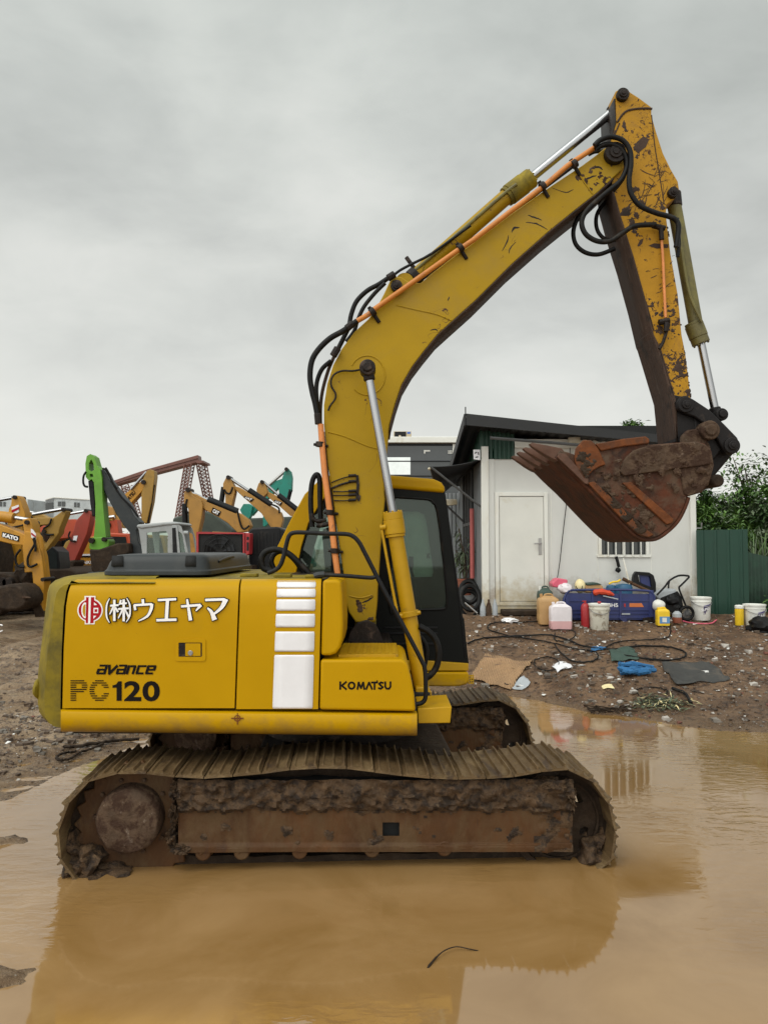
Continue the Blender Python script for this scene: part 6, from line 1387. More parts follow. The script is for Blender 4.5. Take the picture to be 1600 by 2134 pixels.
for k in range(5):
    tp2 = c + Vector((random.uniform(-.35, .25), random.uniform(-.2, .2), random.uniform(.9, 1.35))); stems.append(tp2); tube(mb, [c + Vector((0, 0, .3)), c.lerp(tp2, .6) + Vector((.03, 0, .05)), tp2], .016, 6, 3)
mb.build('stem', M['bark'], t); mb = MB()
def leaf(mb, p, d, l, w, droop=.3, mi=0):
    d = d.normalized(); s = d.cross(Vector((0, 0, 1))); s = s.normalized() if s.length > .1 else Vector((1, 0, 0)); m_ = p + d * l * .5 + Vector((0, 0, -droop * l * .15)); e = p + d * l + Vector((0, 0, -droop * l * .6))
    mb.add([p, m_ - s * w / 2, e, m_ + s * w / 2], [(0, 1, 2, 3)], mi)
for k in range(170):
    s_ = random.choice(stems); p = c.lerp(s_, random.uniform(.55, 1.02)); leaf(mb, p, Vector((random.gauss(0, 1), random.gauss(0, 1), random.uniform(-.5, .8))), random.uniform(.14, .3), .035, .8)
mb.build('leaves', M['leaf_g'], t, smooth=0)
# tyre or bag at the right edge
mb = MB(); blob(mb, W(1592, 1312, 13.2), (.28, .3, .2), 9, .3, 4); tag(mb.build('black_bag', M['rubber']), 'black bin bag at the right edge below the white bucket', 'bag')
# ------------------------------------------------------------------ litter on the bank
def sheet(pxs, mname, name, label, cat, amp=.02, nx=14, lift=.012, solid=.004, fr=3):
    P = [hit(x, y) for x, y in pxs]; mb = MB(); rows = []
    for j in range(nx):
        v = j / (nx - 1); row = []
        for i in range(nx):
            u = i / (nx - 1); p = P[0].lerp(P[1], u).lerp(P[3].lerp(P[2], u), v)
            p = p + Vector((noise.noise(p * 7) * .03, noise.noise(p * 7 + Vector((5, 0, 0))) * .03, 0)); p.z = max(0, ground_h(p.x, p.y)) + lift + .5 * amp + amp * noise.noise(p * fr * 2); row.append(p)
        rows.append(row)
    gridm(mb, rows); return tag(mb.build(name, M[mname], solid=solid, smooth=60, recalc=True), label, cat)
M['card'] = mat('wet_cardboard', (0.34, 0.20, 0.10), .8, var=.2, vs=4, dirt=((0.09, 0.055, 0.035), .60, .68, 3.5, .9), bump=(40, .2))
def corr(m):
    nt = m.node_tree; tc = nt.nodes.new('ShaderNodeTexCoord'); wv = node(nt, 'ShaderNodeTexWave', {'Vector': tc.outputs['Object'], 'Scale': 9.0, 'Distortion': .4}); bs = [n for n in nt.nodes if n.type == 'BSDF_PRINCIPLED'][0]
    b = node(nt, 'ShaderNodeBump', {'Height': wv.outputs[0], 'Strength': .7, 'Distance': .02}); nt.links.new(b.outputs[0], bs.inputs['Normal'])
corr(M['card'])
M['bluecloth'] = mat('blue_cloth', (0.02, 0.12, 0.28), .8, var=.3, vs=12, bump=(30, .6)); M['mat'] = mat('black_rubber_mat', (0.035, 0.033, 0.03), .6, var=.3, vs=4, dirt=((0.10, .075, .055), .55, .7, 5, .8))
sheet([(1010, 1366), (1112, 1382), (1062, 1441), (978, 1418)], 'card', 'cardboard_sheet', 'flattened wet corrugated cardboard at the puddle edge', 'cardboard', .03)
sheet([(1146, 1391), (1172, 1383), (1197, 1393), (1162, 1408)], 'white', 'paper_sheet', 'white crumpled paper right of the cardboard', 'paper', .03)
sheet([(1376, 1386), (1478, 1384), (1520, 1419), (1408, 1434)], 'mat', 'rubber_mat', 'black rubber mat lying on the bank', 'mat', .04)
sheet([(1268, 1358), (1318, 1354), (1330, 1376), (1272, 1384)], 'pgrn', 'green_tray', 'dark green net tray half buried among the cables', 'tray', .05)
sheet([(1060, 1432), (1090, 1412), (1106, 1426), (1080, 1440)], 'gline', 'plastic_scrap', 'pale grey plastic scrap at the cardboard corner', 'plastic sheet', .02)
sheet([(1254, 1432), (1275, 1431), (1279, 1438), (1256, 1440)], 'cream', 'yellow_scrap', 'small yellow scrap near the waterline', 'scrap', .02)
sheet([(1232, 1352), (1262, 1350), (1258, 1358), (1228, 1360)], 'bluecloth', 'teal_scrap', 'small bluish scrap left of the green tray', 'scrap', .02)
mb = MB()
for k in range(9):
    p = hit(1330 + random.uniform(-22, 22), 1402 + random.uniform(-9, 9)); q = [p + Vector((random.uniform(-.16, .16), random.uniform(-.12, .12), random.uniform(.02, .09))) for _ in range(5)]; tube(mb, q, [.02 + .02 * random.random() for _ in range(30)], 6, 5)
tag(mb.build('blue_cloth', M['bluecloth']), 'crumpled blue cloth left of the rubber mat', 'cloth')
mb = MB(); blob(mb, hit(1061, 1297) + Vector((0, 0, .03)), (.13, .08, .05), 2, .5, 3); tag(mb.build('white_tissue', M['ltwhite']), 'crumpled white tissue below the cabin door', 'tissue')
def cable(pts, r, label, mname='rubber', name='cable', lift=0.012, closed=False):
    P = []
    S_ = smoothpts([Vector((x, y, 0)) for x, y in pts], 6)
    for p in S_:
        q = hit(p.x, p.y); q.z += r + lift; P.append(q)
    mb = MB(); tube(mb, P, r, 6, 0); return tag(mb.build(name, M[mname]), label, 'cable')
cable([(975, 1345), (1000, 1335), (1060, 1330), (1140, 1327), (1180, 1336), (1215, 1350), (1270, 1357), (1330, 1350), (1390, 1352), (1425, 1362), (1424, 1374), (1390, 1380), (1340, 1376), (1290, 1368)], .014, 'black cable running from the cab across the bank to a wide loop')
cable([(1120, 1298), (1075, 1300), (1035, 1300), (1018, 1306), (1020, 1316), (1060, 1328), (1110, 1336), (1160, 1345), (1200, 1356), (1240, 1362), (1244, 1376), (1225, 1383), (1190, 1380), (1165, 1360), (1155, 1345)], .011, 'thin black cable looping from the doorstep')
cable([(1395, 1300), (1396, 1322), (1385, 1333), (1340, 1337), (1290, 1340), (1262, 1352)], .010, 'black cable hanging from the yellow jug down the bank')
cable([(1160, 1315), (1195, 1318), (1196, 1330), (1175, 1340), (1155, 1336), (1156, 1322)], .010, 'small cable ring under the milky jug')
cable([(1115, 1378), (1140, 1372), (1162, 1380), (1160, 1396), (1135, 1401), (1114, 1390), (1114, 1378)], .009, 'thin cable ring beside the white paper')
cable([(1330, 1452), (1328, 1440), (1360, 1436), (1388, 1442), (1386, 1452)], .008, 'dark wire arc near the green debris')
cable([(1400, 1440), (1425, 1450), (1440, 1472)], .02, 'dark bent strip right of the green debris')
cable([(1422, 1298), (1450, 1302), (1480, 1302), (1492, 1295)], .012, 'red hose below the purple labelled bucket', 'ppk')
cable([(134, 1562), (150, 1563), (200, 1556), (240, 1550), (290, 1546)], .016, 'dark twisted wire rope lying on the left mud', 'darkmud')
cable([(215, 1556), (185, 1568), (165, 1575), (150, 1585), (130, 1592), (118, 1586), (130, 1576), (158, 1572)], .013, 'looped end of wire rope beside the puddle', 'darkmud')
mb = MB(); tube(mb, [hit(x, y) + Vector((0, 0, z)) for x, y, z in ((891, 2018, .0), (905, 2008, .01), (925, 1994, .02), (950, 1984, .02), (975, 1982, .01), (996, 1985, 0))], [.004, .006, .007, .006, .005, .005, .005, .005, .004, .004] + [.003] * 30, 8, 6); tag(mb.build('stick', M['darkmud']), 'thin curved stick floating in the foreground water', 'stick')
# leaf litter by the shore
mb = MB(); rr = random.Random(5)
for k in range(420):
    p = hit(rr.gauss(1372, 30), rr.gauss(1468, 7)); p.z += rr.uniform(0, .05); leaf(mb, p, Vector((rr.gauss(0, 1), rr.gauss(0, 1), rr.uniform(-.1, .4))), rr.uniform(.05, .2), .018, .4, rr.choice([0, 0, 1, 2]))
tag(mb.build('leaf_litter', [M['leaf_g'], M['darkmud'], M['cream']], smooth=0), 'heap of cut leaves and straw at the puddle shore', 'leaf litter', kind='stuff')
mb = MB(); 
for k in range(14):
    p = hit(rr.uniform(1228, 1300), rr.uniform(1478, 1490)); p.z += .01; tube(mb, [p, p + Vector((rr.uniform(-.1, .1), rr.uniform(-.05, .05), .04)), p + Vector((rr.uniform(.05, .3), rr.uniform(-.1, .1), .01))], .008, 5, 3)
tag(mb.build('twigs', M['darkmud']), 'dark muddy twigs left of the leaf heap', 'twigs', kind='stuff')
mb = MB(); ptube(mb, [(1283, 1160), (1286, 1170), (1289, 1182)], .03, YS - .1, 8, 3); blob(mb, W(1287, 1188, YS - .1), (.05, .04, .05), 2, .2, 2); tag(mb.build('hanging_lamp', M['black']), 'small black lamp head hanging below the barred window', 'lamp')
# ================================================================== greenery
def crown(mb, c, R, n_clump, n_leaf, size, rnd, flat_=.8, seed=0, mi=2, thin=1.0):
    cl = []
    while len(cl) < n_clump:
        v = Vector((rnd.uniform(-1, 1), rnd.uniform(-1, 1), rnd.uniform(-1, 1)))
        if v.length > 1: continue
        v = v * (0.35 + .65 * rnd.random() ** .5); cl.append(Vector(c) + Vector((v.x * R[0], v.y * R[1], v.z * R[2])))
    for k in cl:
        s = rnd.uniform(.12, .26) * min(R); m_ = rnd.choices([0, 1, 2], [5, 4, 1.2])[0]
        for _ in range(int(n_leaf / n_clump)):
            p = k + Vector((rnd.gauss(0, 1), rnd.gauss(0, 1), rnd.gauss(0, .7))) * s * 1.25
            d = Vector((rnd.gauss(0, 1), rnd.gauss(0, 1), rnd.gauss(0, .6))); leaf(mb, p, d, size * rnd.uniform(.6, 1.3), size * .45, .5, m_)
    return cl
LM = [M['leaf'], M['leaf_d'], M['leaf_g']]
def tree(px, py_top, py_bot, Y, wpx, label, n_leaf=5000, size=.2, n_clump=40, group='trees behind the fence'):
    c0 = W(px, 1140, Y); gz = ground_h(c0.x, Y); zt_ = W(px, py_top, Y).z; zb_ = max(gz + .6, W(px, py_bot, Y).z); r = wpx * Y / F / 2
    t = thing('tree', label, 'tree', (c0.x, Y, gz), group); rnd = random.Random(int(px * 7 + Y)); mb = MB()
    cl = crown(mb, (c0.x, Y, (zt_ + zb_) / 2), (r, r * .8, (zt_ - zb_) / 2), n_clump, n_leaf, size, rnd); mb.build('crown', LM, t, smooth=0)
    mb = MB(); b = Vector((c0.x, Y, gz)); m_ = Vector((c0.x + .1, Y, lerp(gz, zt_, .5))); tube(mb, [b, b.lerp(m_, .5) + Vector((.06, 0, 0)), m_], [.16, .14, .13, .12, .11, .1, .1, .09, .08, .08, .07], 8, 5)
    for k in cl[:14]: tube(mb, [b.lerp(m_, rnd.uniform(.4, 1)), (m_ + k) / 2 + Vector((0, 0, .1)), k], [.05, .04, .03, .02, .015, .012, .01], 5, 3)
    mb.build('trunk', M['bark'], t); return t
tree(1478, 1000, 1180, 17.5, 90, 'dense dark tree rising just right of the cabin corner', 5200, .15, 60)
tree(1545, 1000, 1190, 19.0, 120, 'broad bushy tree in the middle behind the green fence', 5600, .16, 70)
tree(1610, 985, 1200, 18.0, 100, 'leafy tree cut off by the right edge of the photo', 5200, .16, 60)
tree(1590, 1090, 1250, 16.4, 90, 'low dense shrub tree behind the netting at the right edge', 8000, .14, 40)
tree(1500, 1060, 1230, 16.6, 110, 'low bushy tree directly behind the sheet fence', 9000, .14, 40)
tree(1560, 935, 1060, 21.0, 130, 'tall sparse tree with open branches against the sky', 520, .17, 52)
tree(1309, 878, 940, 30.0, 74, 'far tree top showing over the cabin roof', 3500, .24, 26, None)
for (x, yb_, Y, h, lab) in ((1570, 1215, 15.3, 1.7, 'tall reed like grass clump beside the netting screen'), (1592, 1160, 15.6, 1.5, 'pale arching reed clump at the right edge above the screen'), (1545, 1150, 15.8, 1.2, 'thin reed clump rising over the sheet fence')):
    mb = MB(); c = W(x, yb_, Y); rnd = random.Random(int(x)); b = Vector((c.x, Y, ground_h(c.x, Y)))
    top = c.z + h
    for k in range(26):
        a = rnd.uniform(0, 6.28); L = rnd.uniform(.5, 1.0) * (top - b.z); rad = rnd.uniform(.1, .7); P = []
        for i in range(7):
            u = i / 6; P.append(b + Vector((math.cos(a) * rad * u ** 2, math.sin(a) * rad * u ** 2, L * (u - .28 * u ** 3))))
        w = rnd.uniform(.02, .045); s = Vector((-math.sin(a), math.cos(a), 0)) * w
        mb.add([p - s * (1 - i / 7) for i, p in enumerate(P)] + [p + s * (1 - i / 7) for i, p in enumerate(P)], [(i, i + 1, 8 + i, 7 + i) for i in range(6)], rnd.choice([0, 2, 2]))
    tag(mb.build('reed_clump', LM, smooth=0), lab, 'plant', 'reeds by the fence')
mb = MB(); rnd = random.Random(77)
for k in range(2600):
    X, Y = rnd.uniform(6.95, 9.5), rnd.uniform(12.4, 17); leaf(mb, Vector((X, Y, ground_h(X, Y) + rnd.uniform(0, .5) * max(0, min(1, (X - 6.6))))), Vector((rnd.gauss(0, 1), rnd.gauss(0, 1), rnd.uniform(.1, .9))), rnd.uniform(.08, .2), .05, .4, rnd.choice([0, 0, 1]))
tag(mb.build('undergrowth', LM, smooth=0), 'green undergrowth at the right edge of the bank', 'undergrowth', kind='stuff')
# ================================================================== machines in the yard behind
def bgp(name, c, rough=.5): return mat(name, c, rough, var=.15, vs=1.2, dirt=((c[0] * .35 + .03, c[1] * .35 + .02, c[2] * .3 + .012), .52, .72, 1.6, .7), scratch=None, bump=(12, .1))
M['kato'] = bgp('kato_yellow', (0.44, 0.20, 0.008)); M['ochre'] = bgp('ochre_paint', (0.30, 0.165, 0.02)); M['cato'] = bgp('orange_ochre_paint', (0.36, 0.18, 0.03))
M['bred'] = bgp('red_machine_paint', (0.28, 0.03, 0.014)); M['bor'] = bgp('orange_red_paint', (0.42, 0.055, 0.014)); M['lime'] = bgp('lime_green_paint', (0.11, 0.30, 0.02)); M['teal'] = bgp('teal_paint', (0.005, 0.20, 0.15))
M['cran'] = bgp('faded_red_steel', (0.15, 0.058, 0.042)); M['greycab'] = bgp('grey_cab_paint', (0.30, 0.31, 0.31)); M['cont'] = bgp('pale_container_panel', (0.42, 0.45, 0.46))
A1 = lambda pts: crop(0, 1020, 0.15625, pts)
A2 = lambda pts: crop(220, 940, 0.25, pts)
A3 = lambda pts: crop(0, 900, 0.4375, pts)
def bpart(root, name, pts, Y, T, mname, bev=.02):
    mb = MB(); pprism(mb, pts, Y, T); return mb.build(name, M[mname], root, bevel=bev)
def btube(root, name, pts, Y, r, mname, k=4, n=8):
    mb = MB(); ptube(mb, pts, r, Y, n, k); return mb.build(name, M[mname], root)
def bpin(root, px, py, Y, r=.09):
    r *= .62
    mb = MB(); p = W(px, py, Y); cyl(mb, p - Vector((0, .08, 0)), p + Vector((0, .55, 0)), r, n=14); return mb.build('pin', M['greasy'], root)
def carrier(root, px, Y, mname, flip=1, cabm='greycab', gz=.12, cab=True):
    if px < 150: mname = 'darkmud'
    # house, cab and two tracks of a machine parked further back
    x = W(px, 1140, Y).x
    mb = MB(); prism(mb, [(x - 1.3, Y - 1.1, gz + .95), (x + 1.3, Y - 1.1, gz + .95), (x + 1.3, Y - 1.1, gz + 1.15), (x + 1.1, Y - 1.1, gz + 1.28), (x - 1.1, Y - 1.1, gz + 1.28), (x - 1.3, Y - 1.1, gz + 1.1)], (0, 2.1, 0)); mb.build('house', M[mname], root, bevel=.06, seg=3)
    if cab:
        cx = x + flip * .75
        mb = MB(); prism(mb, [(cx - .5, Y - 1.12, gz + 1.0), (cx + .55, Y - 1.12, gz + 1.0), (cx + .6, Y - 1.12, gz + 1.7), (cx + .4, Y - 1.12, gz + 2.42), (cx - .5, Y - 1.12, gz + 2.45)], (0, .95, 0)); cb = mb.build('cab', M[mname], root, bevel=.05, seg=3)
        mb = MB(); prism(mb, [(cx - .38, Y - 1.14, gz + 1.5), (cx + .48, Y - 1.14, gz + 1.5), (cx + .3, Y - 1.14, gz + 2.3), (cx - .38, Y - 1.14, gz + 2.32)], (0, .02, 0)); mb.build('window', M['darkglass'], cb)
    for dy in (-1.15, .55):
        mb = MB(); pr = []
        for cx_, a0 in ((x - 1.2, 90), (x + 1.2, -90)):
            for i in range(9): t_ = math.radians(a0 + 22.5 * i); pr.append((cx_ + .38 * math.cos(t_), Y + dy, gz + .40 + .38 * math.sin(t_)))
        prism(mb, pr, (0, .5, 0)); mb.build('crawler_track', M['darkmud'], root, bevel=.03)
def mach(name, label, px, Y, cat='excavator', group='excavators parked at the back of the yard'): return thing(name, label, cat, (W(px, 1140, Y).x, Y, .12), group)
# striped yellow arm behind
Y = 22.0; r = mach('parked_excavator', 'yellow excavator with red and white striped arm tip at far left', 30, Y)
bpart(r, 'arm', A1([(160, 110), (180, 85), (210, 78), (240, 88), (262, 120), (290, 190), (340, 330), (330, 420), (300, 560), (300, 700), (260, 860), (240, 1110), (150, 1130), (100, 760), (100, 420), (120, 260), (150, 200)]), Y, .4, 'kato')
st_ = bpart(r, 'warning_stripe', A1([(160, 235), (255, 203), (255, 300), (160, 345)]), Y - .02, .015, 'white', 0)
bpart(st_, 'red_band', A1([(160, 275), (255, 232), (255, 262), (160, 312)]), Y - .035, .01, 'ltred', 0)
bpin(r, *A1([(210, 105)])[0], Y); btube(r, 'rod', A1([(-40, 150), (60, 130), (165, 112)]), Y + .2, .05, 'chrome', 0); btube(r, 'hose', A1([(80, 430), (110, 490), (200, 500), (330, 470)]), Y - .05, .025, 'rubber')
carrier(r, -60, Y, 'kato')
# yellow machine with black name plate, boom coming in from the left
Y = 19.0; r = mach('parked_excavator', 'nearest yellow excavator with a KATO plate on its boom at left', -40, Y)
bpart(r, 'boom', A1([(-160, 430), (0, 465), (190, 540), (330, 600), (300, 400), (390, 380), (430, 470), (440, 560), (440, 730), (360, 750), (200, 740), (0, 690), (-160, 650)]), Y, .45, 'kato')
pl = bpart(r, 'name_plate', A1([(36, 562), (262, 622), (252, 697), (25, 630)]), Y - .02, .015, 'ltblack', 0)
q4 = A1([(45, 578), (250, 632), (246, 688), (40, 632)])
def quadmap(q, Y):
    a, b, c, d = [W(x, y, Y) for x, y in q]
    return lambda u, v, w: a.lerp(b, u).lerp(d.lerp(c, u), v) + Vector((0, w, 0))
mb = MB(); text(mb, 'KATO', (0, 0, 1, 1), quadmap(q4, Y - .024), bold=.06, T=.008); mb.build('lettering', M['ltwhite'], pl, smooth=0)
bpart(r, 'arm', A1([(330, 560), (420, 560), (480, 620), (520, 760), (560, 900), (585, 1130), (600, 1200), (590, 1330), (570, 1480), (590, 1650), (540, 1670), (480, 1650), (430, 1100), (330, 1110), (300, 780)]), Y - .05, .38, 'kato')
bpart(r, 'arm_tip', A1([(425, 1440), (500, 1440), (590, 1640), (590, 1695), (470, 1705), (440, 1560)]), Y - .07, .42, 'darkmud')
s2 = bpart(r, 'warning_stripe', A1([(415, 525), (440, 535), (480, 590), (480, 670), (420, 640)]), Y - .08, .02, 'white', 0); bpart(s2, 'red_band', A1([(420, 575), (480, 620), (480, 640), (420, 600)]), Y - .095, .012, 'ltred', 0)
btube(r, 'arm_cylinder', A1([(-150, 350), (60, 365), (190, 385)]), Y + .2, .14, 'kato', 0, 14); btube(r, 'rod', A1([(190, 375), (385, 405)]), Y + .2, .05, 'chrome', 0)
btube(r, 'bucket_cylinder', A1([(525, 640), (560, 900), (580, 1170)]), Y + .1, .09, 'kato', 0, 12)
btube(r, 'hose', A1([(460, 640), (470, 720), (410, 830), (375, 920), (380, 1010), (420, 1030), (500, 995)]), Y - .12, .03, 'rubber'); btube(r, 'hose', A1([(280, 800), (220, 880), (215, 960), (250, 1020), (330, 1030)]), Y - .1, .03, 'rubber')
btube(r, 'hose', A1([(450, 660), (480, 760), (475, 830)]), Y - .12, .03, 'rubber'); bpin(r, *A1([(375, 440)])[0], Y); bpin(r, *A1([(590, 1200)])[0], Y - .1, .08)
carrier(r, -230, Y, 'kato')
t = thing('muddy_bucket', 'mud caked digger bucket resting on the ground at far left', 'bucket', W(30, 1272, 18.3))
bpart(t, 'shell', A1([(-120, 1300), (0, 1290), (130, 1262), (250, 1275), (320, 1330), (368, 1420), (372, 1500), (330, 1570), (230, 1615), (90, 1625), (-60, 1600), (-120, 1500)]), 18.0, .9, 'darkmud', .06)
for k in range(3): bpart(t, 'tooth', A1([(300, 1420 + k * 45), (395, 1440 + k * 45), (400, 1452 + k * 45), (300, 1455 + k * 45)]), 17.95 + k * .25, .1, 'mudplate', .01)
t = thing('old_crawler', 'dark muddy crawler undercarriage behind the bucket at far left', 'undercarriage', W(10, 1262, 19.6))
bpart(t, 'crawler_track', A1([(-200, 1110), (60, 1110), (180, 1150), (230, 1240), (200, 1330), (100, 1400), (-200, 1400)]), 19.4, .6, 'darkmud', .05); bpart(t, 'frame', A1([(-200, 1180), (60, 1180), (140, 1230), (60, 1300), (-200, 1300)]), 19.35, .06, 'greasy', .02)
for a in (-40, 40, 120): bpin(t, *A1([(a, 1240)])[0], 19.3, .2)
mb = MB(); blob(mb, W(62, 1195, 20), (.35, .4, .35), 33, .4, 3); tag(mb.build('muddy_coupler', M['darkmud']), 'muddy coupler hanging behind the nearest yellow arm', 'coupler')
# ochre excavator
Y = 24.0; r = mach('parked_excavator', 'ochre excavator with folded arm in front of the red ones', 95, Y)
bpart(r, 'boom', A1([(390, 390), (500, 375), (690, 375), (700, 430), (640, 470), (500, 480), (440, 520), (400, 480)]), Y, .4, 'ochre')
bpart(r, 'arm', A1([(690, 420), (700, 385), (850, 275), (885, 285), (870, 350), (800, 520), (790, 580), (560, 900), (540, 840), (690, 600), (600, 590), (580, 540), (640, 470)]), Y - .1, .4, 'ochre')
btube(r, 'rod', A1([(440, 335), (620, 300), (830, 265)]), Y + .1, .06, 'chrome', 0); bpin(r, *A1([(855, 270)])[0], Y - .1, .1); bpin(r, *A1([(600, 560)])[0], Y - .1, .1)
btube(r, 'hose', A1([(690, 390), (660, 470), (590, 520), (590, 580), (640, 605), (720, 600)]), Y - .15, .03, 'rubber'); btube(r, 'bucket_link', A1([(500, 600), (580, 720), (700, 820)]), Y + .1, .08, 'ochre', 3)
carrier(r, 105, Y, 'ochre', 1, cab=False)
# red excavators
Y = 26.0; r = mach('parked_excavator', 'red excavator whose arm slants down with a white decal', 165, Y)
bpart(r, 'arm', A1([(1010, 440), (1040, 390), (1140, 285), (1190, 285), (1215, 330), (1200, 440), (1165, 590), (1000, 960), (870, 1010), (800, 1000), (830, 900), (930, 700), (980, 560)]), Y - .1, .45, 'bred')
bpart(r, 'boom', A1([(830, 440), (880, 400), (1000, 395), (1040, 430), (960, 640), (820, 660), (740, 690), (760, 620)]), Y + .1, .45, 'bor')
bpart(r, 'decal', A1([(985, 620), (1040, 615), (1020, 690), (975, 705)]), Y - .12, .015, 'white', 0); btube(r, 'rod', A1([(890, 335), (1130, 290)]), Y + .1, .05, 'chrome', 0); bpin(r, *A1([(1155, 285)])[0], Y - .1, .1)
bpart(r, 'bucket', A1([(780, 1010), (870, 960), (980, 940), (1010, 960), (960, 1080), (840, 1150), (780, 1100)]), Y - .3, .9, 'darkmud', .05)
btube(r, 'hose', A1([(940, 560), (920, 620), (950, 680), (1010, 690)]), Y - .15, .03, 'rubber'); carrier(r, 140, Y + .6, 'bred', -1)
Y = 30.0; r = mach('parked_excavator', 'orange red excavator seen in slices behind the ochre arm', 110, Y)
bpart(r, 'boom', A1([(470, 500), (560, 480), (700, 500), (860, 520), (860, 570), (700, 660), (600, 640), (500, 600)]), Y, .5, 'bor'); carrier(r, 60, Y, 'bor', -1)
Y = 29.0; r = mach('parked_excavator', 'orange excavator body behind the green arm', 235, Y)
bpart(r, 'boom', A1([(1160, 400), (1250, 400), (1400, 440), (1560, 400), (1590, 640), (1560, 690), (1450, 700), (1400, 620), (1180, 640)]), Y, .5, 'bor'); bpin(r, *A1([(1440, 480)])[0], Y, .22); btube(r, 'rod', A1([(1390, 385), (1530, 362)]), Y - .1, .07, 'chrome', 0)
carrier(r, 225, Y, 'bor')
Y = 27.5; r = mach('parked_excavator', 'yellow excavator house reading DAIKE with white stripe beside the green coupler', 180, Y)
h_ = bpart(r, 'house', A1([(1060, 880), (1130, 760), (1180, 640), (1260, 620), (1260, 860), (1300, 1300), (1080, 1300)]), Y, 1.6, 'kato'); bpart(h_, 'white_stripe', A1([(1068, 862), (1235, 860), (1235, 884), (1068, 884)]), Y - .02, .015, 'white', 0); bpart(h_, 'black_stripe', A1([(1068, 886), (1235, 886), (1235, 904), (1068, 904)]), Y - .02, .015, 'ltblack', 0)
mb = MB(); text(mb, 'DAIKE', (0, 0, 1, 1), quadmap(A1([(1075, 955), (1235, 950), (1235, 990), (1080, 996)]), Y - .01), bold=.03, T=.01); mb.build('lettering', M['ltwhite'], h_, smooth=0)
bpart(r, 'boom', A1([(880, 700), (980, 640), (1100, 700), (1080, 820), (900, 900), (800, 960), (790, 880)]), Y + .5, .4, 'ochre'); carrier(r, 215, Y + 1.7, 'kato', cab=False)
r = thing('cab_shell', 'dark glazed cab between the ochre arm and the red arm', 'cab', W(110, 1206, 23))
bpart(r, 'cab_frame', A1([(610, 840), (700, 760), (780, 830), (800, 1000), (790, 1150), (620, 1160), (590, 1000)]), 23, .8, 'black'); bpart(r, 'window', A1([(630, 860), (700, 790), (760, 860), (770, 1120), (640, 1130), (610, 1000)]), 22.97, .02, 'darkglass', 0)
# green and black excavator
Y = 21.0; r = mach('parked_excavator', 'excavator with lime green arm and dark grey boom', 230, Y)
mb = MB(); holeplate(mb, [A3([(408, 150), (415, 115), (432, 105), (450, 118), (462, 160), (478, 178), (486, 220), (490, 330), (498, 420), (506, 500), (448, 505), (455, 430), (456, 340), (448, 240), (438, 225), (424, 232), (410, 215)]), A3([(424, 150), (436, 130), (446, 150), (450, 180), (436, 190), (424, 180)]), A3([(428, 200), (442, 200), (446, 214), (430, 216)])], on(Y), .38); mb.build('arm', M['lime'], r, smooth=0, bevel=.015)
bpart(r, 'cylinder_guard', A3([(420, 232), (444, 232), (452, 330), (456, 400), (440, 404), (430, 340)]), Y + .05, .2, 'black'); btube(r, 'hose', A3([(412, 190), (400, 210), (398, 240), (405, 258), (420, 262)]), Y - .1, .03, 'rubber')
bpart(r, 'boom', A3([(475, 185), (492, 178), (508, 198), (520, 225), (610, 340), (640, 400), (668, 430), (650, 470), (660, 520), (682, 560), (682, 600), (622, 600), (618, 480), (585, 440), (560, 400), (510, 310), (480, 240)]), Y + .1, .42, 'hood')
btube(r, 'hose', A3([(490, 175), (505, 180), (520, 205), (545, 255), (580, 310), (620, 350), (660, 405)]), Y + .05, .028, 'rubber'); btube(r, 'hose', A3([(505, 170), (520, 195), (535, 235), (560, 270)]), Y, .022, 'rubber')
bpart(r, 'coupler', A3([(428, 505), (505, 500), (520, 520), (515, 570), (470, 578), (425, 555)]), Y - .06, .5, 'lime'); bpin(r, *A3([(440, 518)])[0], Y - .1, .12); bpin(r, *A3([(500, 512)])[0], Y - .1, .1)
bpart(r, 'bucket', A3([(425, 560), (470, 560), (560, 530), (615, 530), (620, 575), (560, 600), (520, 660), (460, 680), (435, 660)]), Y - .2, .9, 'darkmud', .04); carrier(r, 300, Y, 'hood', cab=False)
# grey cab with see-through windows
Y = 20.0; r = mach('grey_cab', 'pale grey excavator cab with clear windows above the engine hood', 338, Y, 'cab', None)
mb = MB(); o_ = A2([(262, 625), (560, 600), (600, 600), (630, 630), (655, 700), (690, 860), (690, 1000), (330, 1000), (280, 660)]); i1 = A2([(345, 680), (505, 665), (520, 690), (520, 850), (345, 855)]); i2 = A2([(605, 665), (640, 690), (668, 850), (620, 852)])
holeplate(mb, [o_, i1, i2], on(Y), .05); cb = mb.build('cab_frame', M['greycab'], r, bevel=.01, smooth=0)
mb = MB(); holeplate(mb, [o_, i1, i2], lambda x, y, w: W(x, y, Y) + Vector((0, 1.1 + w, 0)), .05); mb.build('far_frame', M['greycab'], r, smooth=0)
bpart(r, 'cab_roof', A2([(255, 635), (265, 612), (560, 588), (610, 592), (630, 612), (520, 620), (300, 648)]), Y - .03, 1.25, 'greycab', .04)
bpart(cb, 'window', i1, Y + .02, .01, 'glass2', 0); bpart(cb, 'window', i2, Y + .02, .01, 'glass2', 0); btube(r, 'mirror', A2([(655, 680), (690, 682)]), Y - .1, .05, 'greycab', 0); bpart(cb, 'door_post', A2([(550, 620), (600, 620), (625, 860), (560, 860)]), Y - .03, .03, 'greycab', .01); bpart(cb, 'post_gap', A2([(556, 640), (585, 640), (600, 860), (562, 860)]), Y - .04, .012, 'black', 0)
x = W(338, 1140, Y).x; mb = MB(); box(mb, x - 1.2, x + 1.2, Y, Y + 1.6, 1.0, 1.62); mb.build('house', M['greycab'], r, bevel=.05)
